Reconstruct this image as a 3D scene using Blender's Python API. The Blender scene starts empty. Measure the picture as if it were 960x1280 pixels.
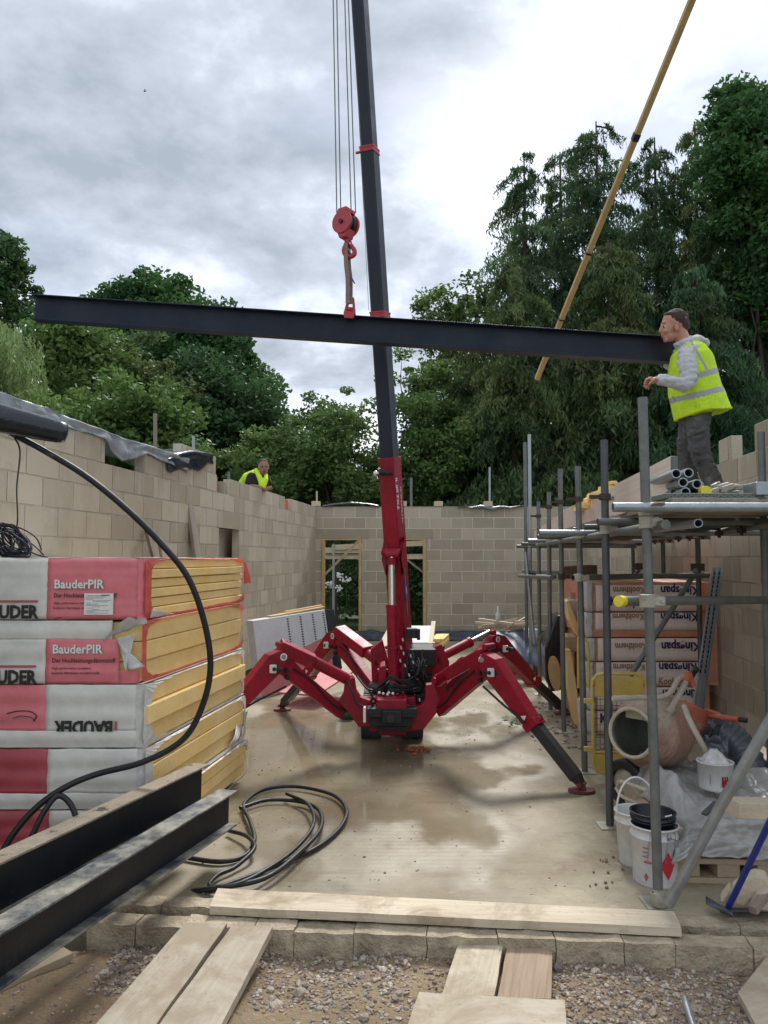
import bpy, bmesh, math, random
import numpy as np
from mathutils import Vector, Matrix, noise
random.seed(7); np.random.seed(7)
scene = bpy.context.scene
col = scene.collection
R = math.radians
EH = 1.72; FPX = 950.0; PITCH = math.atan2(57, 950)
# ---------------------------------------------------------------- camera, light, exposure
cam_d = bpy.data.cameras.new('camera'); cam = bpy.data.objects.new('camera', cam_d); col.objects.link(cam)
cam.location = (0, 0, EH); cam.rotation_euler = (R(90) + PITCH, 0, 0)
cam_d.sensor_fit = 'VERTICAL'; cam_d.angle = 2 * math.atan(640 / FPX); cam_d.clip_end = 2000; cam_d.clip_start = .05
scene.camera = cam
scene.view_settings.view_transform = 'Standard'; scene.view_settings.look = 'None'
scene.view_settings.exposure = 0.95; scene.view_settings.gamma = 1
SUN_EL, SUN_AZ = R(48), R(12)       # azimuth: clockwise from +Y (ahead of the camera)
world = bpy.data.worlds.new('World'); scene.world = world; world.use_nodes = True
wn = world.node_tree; wn.nodes.clear(); L = wn.links.new
def N(t, **k):
    n = wn.nodes.new(t)
    for a, b in k.items(): setattr(n, a, b)
    return n
out = N('ShaderNodeOutputWorld'); bg = N('ShaderNodeBackground'); bg.inputs[1].default_value = 0.1
sky = N('ShaderNodeTexSky', sky_type='NISHITA', sun_disc=False, sun_elevation=SUN_EL, sun_rotation=SUN_AZ)
tc = N('ShaderNodeTexCoord')
# cloud deck: project the direction on a plane so clouds shrink to the horizon
sep = N('ShaderNodeSeparateXYZ'); L(tc.outputs['Generated'], sep.inputs[0])
zc = N('ShaderNodeMath', operation='MAXIMUM'); L(sep.outputs[2], zc.inputs[0]); zc.inputs[1].default_value = .0
za = N('ShaderNodeMath', operation='ADD'); L(zc.outputs[0], za.inputs[0]); za.inputs[1].default_value = .22
dx = N('ShaderNodeMath', operation='DIVIDE'); L(sep.outputs[0], dx.inputs[0]); L(za.outputs[0], dx.inputs[1])
dy = N('ShaderNodeMath', operation='DIVIDE'); L(sep.outputs[1], dy.inputs[0]); L(za.outputs[0], dy.inputs[1])
cmb = N('ShaderNodeCombineXYZ'); L(dx.outputs[0], cmb.inputs[0]); L(dy.outputs[0], cmb.inputs[1])
def wnoise(scale, detail, rough, dist, off):
    mp = N('ShaderNodeMapping'); mp.inputs['Location'].default_value = off; L(cmb.outputs[0], mp.inputs[0])
    n = N('ShaderNodeTexNoise'); n.inputs['Scale'].default_value = scale; n.inputs['Detail'].default_value = detail
    n.inputs['Roughness'].default_value = rough; n.inputs['Distortion'].default_value = dist
    L(mp.outputs[0], n.inputs['Vector']); return n.outputs['Fac']
def wmath(op, a, b=None, c=None, clamp=False):
    n = N('ShaderNodeMath', operation=op, use_clamp=clamp)
    for i, x in enumerate((a, b, c)):
        if x is None: continue
        if isinstance(x, (int, float)): n.inputs[i].default_value = x
        else: L(x, n.inputs[i])
    return n.outputs[0]
def wdirmask(px, py, r0, r1, sx=1.0, sz=1.0):
    """soft blob of sky round a direction"""
    u, v = (px - 480) / FPX, (640 - py) / FPX
    c, s = math.cos(PITCH), math.sin(PITCH)
    d = Vector((u, c - v * s, s + v * c)).normalized()
    sb = N('ShaderNodeVectorMath', operation='SUBTRACT'); L(tc.outputs['Generated'], sb.inputs[0]); sb.inputs[1].default_value = d
    ml = N('ShaderNodeVectorMath', operation='MULTIPLY'); L(sb.outputs[0], ml.inputs[0]); ml.inputs[1].default_value = (1 / sx, 1, 1 / sz)
    ln = N('ShaderNodeVectorMath', operation='LENGTH'); L(ml.outputs[0], ln.inputs[0])
    mr = N('ShaderNodeMapRange', interpolation_type='SMOOTHSTEP'); L(ln.outputs['Value'], mr.inputs[0])
    mr.inputs[1].default_value = r0; mr.inputs[2].default_value = r1; mr.inputs[3].default_value = 1; mr.inputs[4].default_value = 0
    return mr.outputs[0]
n1 = wnoise(1.5, 9, .56, .15, (3.1, 1.7, 0)); n2 = wnoise(3.6, 8, .6, .1, (9.3, 4.1, 0)); n3 = wnoise(.9, 3, .5, .3, (5.5, 2.2, 0))
dens = wmath('ADD', wmath('ADD', wmath('MULTIPLY', n1, 1.75), wmath('MULTIPLY', n2, 1.05)), -.82)
dens = wmath('ADD', dens, wmath('MULTIPLY', wdirmask(225, 215, .05, .40, 1.7, .75), .30))      # the big grey cloud on the left
dens = wmath('ADD', dens, wmath('MULTIPLY', wdirmask(870, 70, .03, .30), .24))
dens = wmath('ADD', dens, wmath('MULTIPLY', wdirmask(540, 330, .0, .2, .8, .8), .10))
dens = wmath('SUBTRACT', dens, wmath('MULTIPLY', wdirmask(650, 120, .0, .27, .8, 1.2), .30))   # bright gap by the sun
dens = wmath('SUBTRACT', dens, wmath('MULTIPLY', wdirmask(60, 430, .05, .40, 2, .6), .12))
cr = N('ShaderNodeValToRGB'); e = cr.color_ramp.elements
e[0].position = .27; e[0].color = (1.0, 1.0, 1.0, 1); e[1].position = .95; e[1].color = (.30, .34, .40, 1)
x = e.new(.50); x.color = (.66, .715, .80, 1)
x = e.new(.70); x.color = (.44, .485, .56, 1)
L(dens, cr.inputs[0])
csc = N('ShaderNodeVectorMath', operation='SCALE'); L(cr.outputs[0], csc.inputs[0]); csc.inputs['Scale'].default_value = 7.9
cov = N('ShaderNodeMapRange', interpolation_type='SMOOTHSTEP'); L(n3, cov.inputs[0]); cov.inputs[1].default_value = .30; cov.inputs[2].default_value = .50
cov.inputs[3].default_value = .45; cov.inputs[4].default_value = 1
mx = N('ShaderNodeMix', data_type='RGBA'); L(cov.outputs[0], mx.inputs[0]); L(sky.outputs[0], mx.inputs[6]); L(csc.outputs[0], mx.inputs[7])
L(mx.outputs[2], bg.inputs[0]); L(bg.outputs[0], out.inputs[0])
sun_d = bpy.data.lights.new('sun', 'SUN'); sun_d.energy = 2.2; sun_d.angle = R(14); sun_d.color = (1, .975, .94)
sun = bpy.data.objects.new('sun', sun_d); col.objects.link(sun)
sd = Vector((math.sin(SUN_AZ) * math.cos(SUN_EL), math.cos(SUN_AZ) * math.cos(SUN_EL), math.sin(SUN_EL)))
sun.rotation_euler = sd.to_track_quat('Z', 'Y').to_euler(); sun.location = (0, 0, 30)

# ---------------------------------------------------------------- helpers
def P(px, py, Y):
    u, v = (px - 480) / FPX, (640 - py) / FPX
    c, s = math.cos(PITCH), math.sin(PITCH)
    k = Y / (c - v * s)
    return Vector((u * k, Y, EH + (s + v * c) * k))
def G(px, py, Z=0.0):
    u, v = (px - 480) / FPX, (640 - py) / FPX
    c, s = math.cos(PITCH), math.sin(PITCH)
    k = (Z - EH) / (s + v * c)
    return Vector((u * k, (c - v * s) * k, Z))
V = Vector
def proj(p):
    c, s = math.cos(PITCH), math.sin(PITCH); z = p.z - EH; q = p.y * c + z * s
    return 480 + FPX * p.x / q, 640 - FPX * (-p.y * s + z * c) / q
def mat(name, base, rough=.7, var=.15, scale=4, bump=.15, bscale=60, metal=0, col2=None, c2lo=.45, c2hi=.7, spec=.5, coat=0, fine=.08, attr=None, attr_amt=.3, trans=0, alpha=1, stretch=None):
    m = bpy.data.materials.new(name); m.use_nodes = True; nt = m.node_tree; l = nt.links.new
    b = nt.nodes['Principled BSDF']; b.inputs['Roughness'].default_value = rough; b.inputs['Metallic'].default_value = metal
    b.inputs['Specular IOR Level'].default_value = spec; b.inputs['Coat Weight'].default_value = coat
    t = nt.nodes.new('ShaderNodeTexCoord'); vec = t.outputs['Object']
    if stretch:
        mp = nt.nodes.new('ShaderNodeMapping'); mp.inputs['Scale'].default_value = stretch; l(vec, mp.inputs[0]); vec = mp.outputs[0]
    def nz(s, d, r=.6):
        n = nt.nodes.new('ShaderNodeTexNoise'); n.inputs['Scale'].default_value = s; n.inputs['Detail'].default_value = d; n.inputs['Roughness'].default_value = r
        l(vec, n.inputs['Vector']); return n.outputs['Fac']
    big = nz(scale, 5); fn = nz(bscale, 3)
    def mr(f, a, bb, lo, hi):
        n = nt.nodes.new('ShaderNodeMapRange'); l(f, n.inputs[0]); n.inputs[1].default_value = a; n.inputs[2].default_value = bb; n.inputs[3].default_value = lo; n.inputs[4].default_value = hi; return n.outputs[0]
    def mix(f, a, bb, bt='MIX'):
        n = nt.nodes.new('ShaderNodeMix'); n.data_type = 'RGBA'; n.blend_type = bt
        if isinstance(f, float): n.inputs[0].default_value = f
        else: l(f, n.inputs[0])
        for i, q in ((6, a), (7, bb)):
            if isinstance(q, tuple): n.inputs[i].default_value = (*q[:3], 1)
            else: l(q, n.inputs[i])
        return n.outputs[2]
    def val(f):
        n = nt.nodes.new('ShaderNodeCombineColor'); [l(f, n.inputs[i]) for i in range(3)]; return n.outputs[0]
    c = tuple(base)
    if col2: c = mix(mr(nz(scale * .8, 6, .65), c2lo, c2hi, 0, 1), c, tuple(col2))
    c = mix(1.0, c, val(mr(big, .25, .75, 1 - var, 1 + var)), 'MULTIPLY')
    c = mix(1.0, c, val(mr(fn, .25, .75, 1 - fine, 1 + fine)), 'MULTIPLY')
    if attr:
        a = nt.nodes.new('ShaderNodeAttribute'); a.attribute_name = attr
        c = mix(1.0, c, val(mr(a.outputs['Fac'], 0, 1, 1 - attr_amt, 1 + attr_amt)), 'MULTIPLY')
    l(c, b.inputs['Base Color'])
    l(mr(big, .3, .7, max(.03, rough - .1), min(1, rough + .1)), b.inputs['Roughness'])
    if bump:
        bp = nt.nodes.new('ShaderNodeBump'); bp.inputs['Strength'].default_value = bump; bp.inputs['Distance'].default_value = .02
        l(fn, bp.inputs['Height']); l(bp.outputs[0], b.inputs['Normal'])
    if alpha < 1: b.inputs['Alpha'].default_value = alpha
    if trans:
        tr = nt.nodes.new('ShaderNodeBsdfTranslucent'); l(c, tr.inputs[0]); ms = nt.nodes.new('ShaderNodeMixShader'); ms.inputs[0].default_value = trans
        l(b.outputs[0], ms.inputs[1]); l(tr.outputs[0], ms.inputs[2]); l(ms.outputs[0], nt.nodes['Material Output'].inputs[0])
    m['_b'] = b.name
    return m
def tag(o, label=None, cat=None, group=None, kind=None):
    if label: o['label'] = label
    if cat: o['category'] = cat
    if group: o['group'] = group
    if kind: o['kind'] = kind
    return o
def wloc(o):
    p = V((0, 0, 0))
    while o: p = p + V(o.location); o = o.parent
    return p
def thing(name, label, cat, loc, group=None):
    o = bpy.data.objects.new(name, None); o.empty_display_size = .1; col.objects.link(o); o.location = loc
    return tag(o, label, cat, group)
class MB:
    def __init__(s): s.v = []; s.f = []; s.sm = []; s.mi = []; s.r = []; s._r = 0.; s._m = 0; s.pl = None
    def add(s, vs, fs, smooth=False):
        o = len(s.v); s.v += [tuple(p) for p in vs]; s.f += [tuple(i + o for i in f) for f in fs]
        s.sm += [smooth] * len(fs); s.mi += [s._m] * len(fs); s.r += [s._r] * len(vs); return s
    def boxf(s, c, ex, ey, ez):
        c, ex, ey, ez = V(c), V(ex), V(ey), V(ez)
        vs = [c + a * ex + b * ey + d * ez for d in (-1, 1) for b in (-1, 1) for a in (-1, 1)]
        fs = [(0, 2, 3, 1), (4, 5, 7, 6), (0, 1, 5, 4), (2, 6, 7, 3), (0, 4, 6, 2), (1, 3, 7, 5)]
        if ex.cross(ey).dot(ez) < 0: fs = [f[::-1] for f in fs]
        return s.add(vs, fs)
    def box(s, lo, hi):
        lo, hi = V(lo), V(hi); h = (hi - lo) / 2
        return s.boxf((lo + hi) / 2, (h.x, 0, 0), (0, h.y, 0), (0, 0, h.z))
    def bar(s, p0, p1, w, h, up=(0, 0, 1), w1=None, h1=None):
        p0, p1 = V(p0), V(p1); d = (p1 - p0).normalized(); up = V(up)
        sd = d.cross(up)
        if sd.length < 1e-4: sd = d.cross(V((0, 1, 0)))
        sd.normalize(); u = sd.cross(d).normalized(); w1 = w1 or w; h1 = h1 or h
        vs = [p + sd * a * ww / 2 + u * b * hh / 2 for (p, ww, hh) in ((p0, w, h), (p1, w1, h1)) for b in (-1, 1) for a in (-1, 1)]
        return s.add(vs, [(0, 1, 3, 2), (4, 6, 7, 5), (0, 4, 5, 1), (2, 3, 7, 6), (0, 2, 6, 4), (1, 5, 7, 3)])
    def tube(s, pts, r, n=12, caps=True, rs=None, hollow=0, sq=(1, 1)):
        pts = [V(p) for p in pts]; m = len(pts); rs = rs or [r] * m
        t0 = (pts[1] - pts[0]).normalized(); ref = V((0, 0, 1)) if abs(t0.z) < .9 else V((1, 0, 0))
        a = t0.cross(ref).normalized(); vs = []; fs = []
        for i in range(m):
            t = (pts[min(i + 1, m - 1)] - pts[max(i - 1, 0)])
            if t.length < 1e-9: t = t0
            t.normalize(); a = (a - t * a.dot(t)).normalized(); b = t.cross(a)
            for k in range(n):
                q = 2 * math.pi * k / n; vs.append(pts[i] + a * math.cos(q) * rs[i] * sq[0] + b * math.sin(q) * rs[i] * sq[1])
        for i in range(m - 1):
            for k in range(n):
                k2 = (k + 1) % n; fs.append((i * n + k, i * n + k2, (i + 1) * n + k2, (i + 1) * n + k))
        s.add(vs, fs, True)
        if hollow:
            for e_, nx in ((0, 1), (m - 1, m - 2)):
                d = (pts[nx] - pts[e_]).normalized(); o = len(s.v)
                ring = vs[e_ * n:(e_ + 1) * n]; c = pts[e_]
                inner = [c + (p - c) * hollow for p in ring]; deep = [p + d * .25 for p in inner]
                s.add(ring + inner + deep + [c + d * .25], [(k, (k + 1) % n, n + (k + 1) % n, n + k) for k in range(n)] + [(n + k, n + (k + 1) % n, 2 * n + (k + 1) % n, 2 * n + k) for k in range(n)] + [(2 * n + k, 2 * n + (k + 1) % n, 3 * n) for k in range(n)])
        elif caps:
            s.add(vs[:n], [tuple(range(n))[::-1]]); s.add(vs[-n:], [tuple(range(n))])
        return s
    def lathe(s, c, ax, prof, n=24, smooth=True):
        """prof: list of (dist along axis, radius)"""
        c, ax = V(c), V(ax).normalized(); ref = V((0, 0, 1)) if abs(ax.z) < .9 else V((1, 0, 0)); a = ax.cross(ref).normalized(); b = ax.cross(a)
        vs = [c + ax * h + (a * math.cos(2 * math.pi * k / n) + b * math.sin(2 * math.pi * k / n)) * max(r, 1e-4) for h, r in prof for k in range(n)]
        fs = [(i * n + k, (i + 1) * n + k, (i + 1) * n + (k + 1) % n, i * n + (k + 1) % n) for i in range(len(prof) - 1) for k in range(n)]
        return s.add(vs, fs, smooth)
    def prism(s, poly, ext):
        poly = [V(p) for p in poly]; ext = V(ext); n = len(poly)
        vs = poly + [p + ext for p in poly]
        nrm = V((0, 0, 0))
        for i in range(n): nrm += poly[i].cross(poly[(i + 1) % n])
        fs = [tuple(range(n)), tuple(range(n, 2 * n))[::-1]] + [(i, i + n, (i + 1) % n + n, (i + 1) % n) for i in range(n)]
        if nrm.dot(ext) > 0: fs = [f[::-1] for f in fs]
        return s.add(vs, fs)
    def slab(s, top4, th):
        t = [V(p) for p in top4]; return s.prism(t, (0, 0, -th))
    def sheet(s, fn, nu, nv, smooth=True):
        vs = [fn(i / nu, j / nv) for j in range(nv + 1) for i in range(nu + 1)]
        fs = [(j * (nu + 1) + i, j * (nu + 1) + i + 1, (j + 1) * (nu + 1) + i + 1, (j + 1) * (nu + 1) + i) for j in range(nv) for i in range(nu)]
        return s.add(vs, fs, smooth)
    def ball(s, c, rx, ry=None, rz=None, n=12, m=8, rot=None):
        ry = ry or rx; rz = rz or rx; c = V(c); vs = []
        for j in range(m + 1):
            t = math.pi * j / m
            for i in range(n):
                q = 2 * math.pi * i / n; p = V((rx * math.sin(t) * math.cos(q), ry * math.sin(t) * math.sin(q), rz * math.cos(t)))
                if rot: p = rot @ p
                vs.append(c + p)
        fs = [(j * n + i, (j + 1) * n + i, (j + 1) * n + (i + 1) % n, j * n + (i + 1) % n) for j in range(m) for i in range(n)]
        return s.add(vs, fs, True)
    def build(s, name, m, parent=None, bevel=0, solid=0, sub=0, rnd=False, origin=None):
        me = bpy.data.meshes.new(name)
        if origin is None:
            if parent: origin = wloc(parent)
            else:
                a = np.array(s.v); origin = V(((a[:, 0].min() + a[:, 0].max()) / 2, (a[:, 1].min() + a[:, 1].max()) / 2, a[:, 2].min()))
        origin = V(origin)
        me.from_pydata([(p[0] - origin.x, p[1] - origin.y, p[2] - origin.z) for p in s.v], [], s.f); me.validate()
        if len(me.polygons) == len(s.sm): me.polygons.foreach_set('use_smooth', s.sm)
        ms = m if isinstance(m, (list, tuple)) else [m]
        for q in ms: me.materials.append(q)
        if len(ms) > 1 and len(me.polygons) == len(s.mi): me.polygons.foreach_set('material_index', s.mi)
        if rnd:
            at = me.attributes.new('rnd', 'FLOAT', 'POINT'); at.data.foreach_set('value', s.r)
        if s.pl:   # axis along which timber grain runs: (point, direction)
            q0, dd = s.pl; dd = V(dd).normalized(); ee = dd.cross(V((0, 0, 1))); ee = ee.normalized() if ee.length > .1 else V((1, 0, 0)); gg = dd.cross(ee); ph = random.random() * 50
            at = me.attributes.new('pl', 'FLOAT_VECTOR', 'POINT'); at.data.foreach_set('vector', [c for p in s.v for c in ((V(p) - q0).dot(dd) + ph, (V(p) - q0).dot(ee), (V(p) - q0).dot(gg) * .8)])
        me.update()
        o = bpy.data.objects.new(name, me); col.objects.link(o)
        if parent: o.parent = parent
        else: o.location = origin
        if sub: q = o.modifiers.new('sub', 'SUBSURF'); q.levels = q.render_levels = sub
        if solid: q = o.modifiers.new('solid', 'SOLIDIFY'); q.thickness = solid; q.offset = 0
        if bevel: q = o.modifiers.new('bevel', 'BEVEL'); q.width = bevel; q.segments = 2; q.limit_method = 'ANGLE'; q.angle_limit = R(40)
        return o
def cr_spline(pts, k=6):
    pts = [V(p) for p in pts]; q = [pts[0] * 2 - pts[1]] + pts + [pts[-1] * 2 - pts[-2]]; o = []
    for i in range(1, len(q) - 2):
        p0, p1, p2, p3 = q[i - 1:i + 3]
        for j in range(k):
            t = j / k; o.append(.5 * ((2 * p1) + (p2 - p0) * t + (2 * p0 - 5 * p1 + 4 * p2 - p3) * t * t + (3 * p1 - p0 - 3 * p2 + p3) * t ** 3))
    return o + [pts[-1]]
def text_mesh(s_mb, txt, size, origin, xdir, ydir, bold=0, align='LEFT', sx=1, shear=0, depth=.0012, clip=None):
    """letters as thin solid shapes in the plane (xdir, ydir)"""
    cu = bpy.data.curves.new('t', 'FONT'); cu.body = txt; cu.size = size; cu.align_x = align; cu.offset = bold * size; cu.shear = shear; cu.resolution_u = 2
    o = bpy.data.objects.new('t', cu); col.objects.link(o)
    dg = bpy.context.evaluated_depsgraph_get(); me = bpy.data.meshes.new_from_object(o.evaluated_get(dg))
    X = V(xdir).normalized(); Y = V(ydir).normalized(); Zn = X.cross(Y)
    bm = bmesh.new(); bm.from_mesh(me)
    if clip:   # cut letters at a local line (co, normal) list
        for co, no in clip: bmesh.ops.bisect_plane(bm, geom=bm.verts[:] + bm.edges[:] + bm.faces[:], plane_co=co, plane_no=no, clear_outer=True)
    vs = [V(origin) + X * v.co.x * sx + Y * v.co.y + Zn * depth for v in bm.verts]; bm.verts.index_update()
    s_mb.add(vs, [tuple(v.index for v in f.verts) for f in bm.faces])
    bm.free(); bpy.data.objects.remove(o); bpy.data.curves.remove(cu); bpy.data.meshes.remove(me)
def copy_tree(o, parent=None):
    c = o.copy(); col.objects.link(c); c.parent = parent
    for ch in o.children: copy_tree(ch, c)
    return c
def nz3(p, s, a): return a * noise.noise(V(p) * s)
# ---------------------------------------------------------------- materials
M = {}
M['block'] = mat('block', (.415, .355, .275), .92, .26, 2.6, .5, 90, col2=(.55, .50, .43), c2lo=.5, c2hi=.8, attr='rnd', attr_amt=.17, fine=.14, stretch=(1, 1, .45))
def block_mat(name, dark, light, stain):
    m = bpy.data.materials.new(name); m.use_nodes = True; nt = m.node_tree; l = nt.links.new; b = nt.nodes['Principled BSDF']; b.inputs['Roughness'].default_value = .93
    g = nt.nodes.new('ShaderNodeNewGeometry'); at = nt.nodes.new('ShaderNodeAttribute'); at.attribute_name = 'rnd'
    def nz(s, sc=(1, 1, 1), d=5, r=.6):
        mp = nt.nodes.new('ShaderNodeMapping'); mp.inputs['Scale'].default_value = sc; l(g.outputs['Position'], mp.inputs[0]); n = nt.nodes.new('ShaderNodeTexNoise'); n.inputs['Scale'].default_value = s; n.inputs['Detail'].default_value = d; n.inputs['Roughness'].default_value = r; l(mp.outputs[0], n.inputs['Vector']); return n.outputs['Fac']
    def mr(f, x0, x1, lo, hi):
        n = nt.nodes.new('ShaderNodeMapRange'); l(f, n.inputs[0]); n.inputs[1].default_value = x0; n.inputs[2].default_value = x1; n.inputs[3].default_value = lo; n.inputs[4].default_value = hi; return n.outputs[0]
    def mix(f, p, q, bt='MIX'):
        n = nt.nodes.new('ShaderNodeMix'); n.data_type = 'RGBA'; n.blend_type = bt
        if isinstance(f, float): n.inputs[0].default_value = f
        else: l(f, n.inputs[0])
        for i, z in ((6, p), (7, q)):
            if isinstance(z, tuple): n.inputs[i].default_value = (*z, 1)
            else: l(z, n.inputs[i])
        return n.outputs[2]
    c = mix(mr(at.outputs['Fac'], 0, 1, 0, 1), dark, light)
    c = mix(mr(nz(2.2, (1, 1, .7), 7, .68), .50, .68, 0, .55), c, stain)                   # damp patches
    c = mix(mr(nz(3.0, (1.6, 1.6, .35), 6, .7), .56, .72, 0, .5), c, (.58, .54, .47))        # lime bloom running down
    c = mix(mr(nz(70, (1, 1, 1), 4, .8), .60, .76, 0, .45), c, tuple(.5 * x for x in stain))  # pores
    c = mix(mr(nz(26, (1, 1, 1), 4, .7), .62, .74, 0, .35), c, (.60, .56, .50))
    l(c, b.inputs['Base Color']); bp = nt.nodes.new('ShaderNodeBump'); bp.inputs['Strength'].default_value = .7; bp.inputs['Distance'].default_value = .006; l(nz(85, (1, 1, 1), 5, .75), bp.inputs['Height']); l(bp.outputs[0], b.inputs['Normal'])
    return m
M['block'] = block_mat('block', (.33, .28, .205), (.47, .41, .315), (.29, .24, .17))
M['block_far'] = block_mat('block_far', (.34, .295, .225), (.47, .415, .325), (.31, .265, .2))
M['mortar_plain'] = mat('mortar_plain', (.47, .42, .34), .95, .2, 3, .5, 110, col2=(.62, .58, .50), c2lo=.5, c2hi=.65)
M['rust_foot'] = mat('rust_foot', (.16, .05, .04), .75, .3, 14, .3, 80)
M['mortar'] = mat('mortar', (.72, .67, .57), .95, .12, 3, .5, 110)
M['concrete_wall'] = mat('kerb', (.43, .36, .255), .95, .3, 6, .9, 45, col2=(.22, .175, .12))
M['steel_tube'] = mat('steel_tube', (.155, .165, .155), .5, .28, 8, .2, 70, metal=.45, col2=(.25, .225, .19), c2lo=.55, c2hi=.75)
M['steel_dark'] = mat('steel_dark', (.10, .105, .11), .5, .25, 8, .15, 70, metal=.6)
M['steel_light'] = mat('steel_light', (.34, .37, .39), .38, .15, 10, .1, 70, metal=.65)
M['coupler'] = mat('coupler', (.38, .36, .29), .6, .3, 14, .3, 70, metal=.3)
M['rusty'] = mat('rusty', (.075, .055, .045), .75, .3, 14, .3, 80, metal=.3)
M['timber'] = mat('timber', (.43, .34, .225), .8, .18, 3, .25, 40, col2=(.32, .26, .19), stretch=(1, 1, 1))
M['timber_pale'] = mat('timber_pale', (.52, .44, .32), .8, .14, 4, .25, 50, col2=(.36, .28, .19), c2lo=.58, c2hi=.8)
M['timber_dark'] = mat('timber_dark', (.16, .115, .075), .85, .25, 6, .3, 50)
M['timber_grey'] = mat('timber_grey', (.25, .21, .165), .85, .22, 6, .3, 50)
M['timber_gold'] = mat('timber_gold', (.50, .34, .15), .7, .2, 6, .15, 50)
M['beam'] = mat('beam_paint', (.006, .012, .028), .5, .25, 3, .06, 30, spec=.33, col2=(.016, .024, .042))
M['beam_floor'] = mat('beam_floor', (.008, .009, .013), .5, .25, 5, .08, 30, spec=.35, col2=(.07, .05, .03), c2lo=.62, c2hi=.78)
M['flange_dust'] = mat('flange_dust', (.30, .28, .22), .6, .35, 7, .2, 30, col2=(.035, .045, .06), c2lo=.36, c2hi=.58, stretch=(1, 1, 1))
M['flange_mud'] = mat('flange_mud', (.25, .205, .15), .9, .3, 9, .5, 60, col2=(.05, .045, .04), c2lo=.60, c2hi=.66)
M['red'] = mat('red_paint', (.265, .005, .022), .46, .2, 5, .06, 25, spec=.32, coat=.0, col2=(.15, .016, .02), c2lo=.52, c2hi=.75, fine=.22)
M['red_hook'] = mat('hook_red', (.42, .035, .05), .5, .2, 8, .1, 40)
M['boom'] = mat('boom_dark', (.010, .015, .028), .45, .2, 3, .04, 30, spec=.4)
M['black_part'] = mat('black_part', (.010, .010, .012), .6, .3, 12, .2, 60)
M['ext_leg'] = mat('ext_leg', (.026, .024, .024), .55, .3, 10, .1, 60, col2=(.10, .055, .04), c2lo=.6, c2hi=.75)
M['rubber'] = mat('rubber', (.009, .010, .012), .5, .25, 8, .1, 60, col2=(.12, .10, .08), c2lo=.66, c2hi=.75)
M['chrome'] = mat('chrome', (.62, .61, .58), .22, .08, 6, 0, 30, metal=1)
M['wood_mud'] = mat('slab_board', (.50, .43, .32), .85, .16, 5, .35, 45, col2=(.34, .26, .17), c2lo=.58, c2hi=.72)
M['foam'] = mat('foam_yellow', (.84, .61, .27), .9, .10, 3, .25, 120, col2=(.76, .50, .17))
M['foam_dirty'] = mat('foam_dirty', (.40, .29, .15), .9, .3, 7, .4, 60)
M['film_white'] = mat('film_white', (.66, .65, .60), .35, .06, 3, .12, 12, spec=.4)
M['film_pink'] = mat('film_pink', (.70, .19, .215), .35, .08, 3, .12, 12, spec=.4)
M['film_red'] = mat('film_red', (.40, .07, .09), .35, .1, 3, .12, 12)
M['film_torn'] = mat('film_torn', (.72, .72, .70), .3, .1, 8, .4, 20, trans=.25)
M['film_torn_red'] = mat('film_torn_red', (.70, .16, .12), .3, .1, 8, .4, 20, trans=.3)
M['ink'] = mat('ink', (.02, .018, .018), .5, .05, 5, 0)
M['ink_white'] = mat('ink_white', (.80, .78, .75), .5, .03, 5, 0)
M['ink_red'] = mat('ink_red', (.42, .09, .11), .5, .03, 5, 0)
M['ink_grey'] = mat('ink_grey', (.25, .25, .25), .5, .03, 5, 0)
M['ink_blue'] = mat('ink_blue', (.02, .018, .10), .5, .03, 5, 0)
M['ink_brown'] = mat('ink_brown', (.34, .20, .11), .5, .03, 5, 0)
M['pack_white'] = mat('pack_white', (.78, .67, .62), .5, .08, 4, .15, 30)
M['pack_brown'] = mat('pack_brown', (.56, .24, .14), .5, .12, 4, .15, 30, col2=(.62, .36, .25))
M['poly_grey'] = mat('poly_grey', (.11, .125, .145), .22, .25, 3, .35, 14, spec=.6, trans=.1)
M['poly_clear'] = mat('poly_clear', (.33, .36, .39), .25, .3, 4, .35, 12, spec=.6, trans=.25)
M['poly_black'] = mat('poly_black', (.018, .022, .03), .25, .25, 3, .35, 14)
M['poly_blue'] = mat('poly_blue', (.085, .12, .18), .5, .3, 6, .3, 14, trans=.1)
M['poly_dpm'] = mat('poly_dpm', (.015, .022, .04), .35, .4, 6, .5, 18, col2=(.05, .07, .10))
M['tarp'] = mat('tarp', (.46, .46, .44), .28, .18, 5, .45, 12, spec=.5, trans=.2, col2=(.24, .23, .21), c2lo=.5, c2hi=.75)
M['white_plastic'] = mat('white_plastic', (.62, .62, .60), .45, .1, 8, .05, 30, col2=(.42, .40, .36), c2lo=.6, c2hi=.8)
M['white_metal'] = mat('white_metal', (.60, .60, .61), .4, .08, 8, .05, 30, col2=(.38, .36, .34), c2lo=.62, c2hi=.8)
M['black_plastic'] = mat('black_plastic', (.012, .014, .024), .4, .2, 8, .1, 30)
M['yellow'] = mat('yellow_paint', (.58, .42, .10), .55, .15, 8, .1, 40, col2=(.42, .33, .15), c2lo=.6, c2hi=.8)
M['yellow_cap'] = mat('yellow_cap', (.75, .62, .04), .5, .1, 8, .1, 40)
M['orange'] = mat('orange_paint', (.48, .12, .06), .6, .2, 8, .1, 40, col2=(.38, .30, .25), c2lo=.54, c2hi=.7)
M['drum'] = mat('drum', (.34, .19, .14), .9, .25, 5, .6, 45, col2=(.38, .32, .25), c2lo=.44, c2hi=.62)
M['drum_rim'] = mat('drum_rim', (.46, .41, .31), .85, .15, 8, .5, 45)
M['drum_in'] = mat('drum_in', (.26, .26, .21), .9, .3, 8, .5, 45)
M['cream'] = mat('cream_tube', (.42, .36, .29), .8, .2, 9, .3, 45, col2=(.40, .19, .12), c2lo=.6, c2hi=.75)
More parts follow.
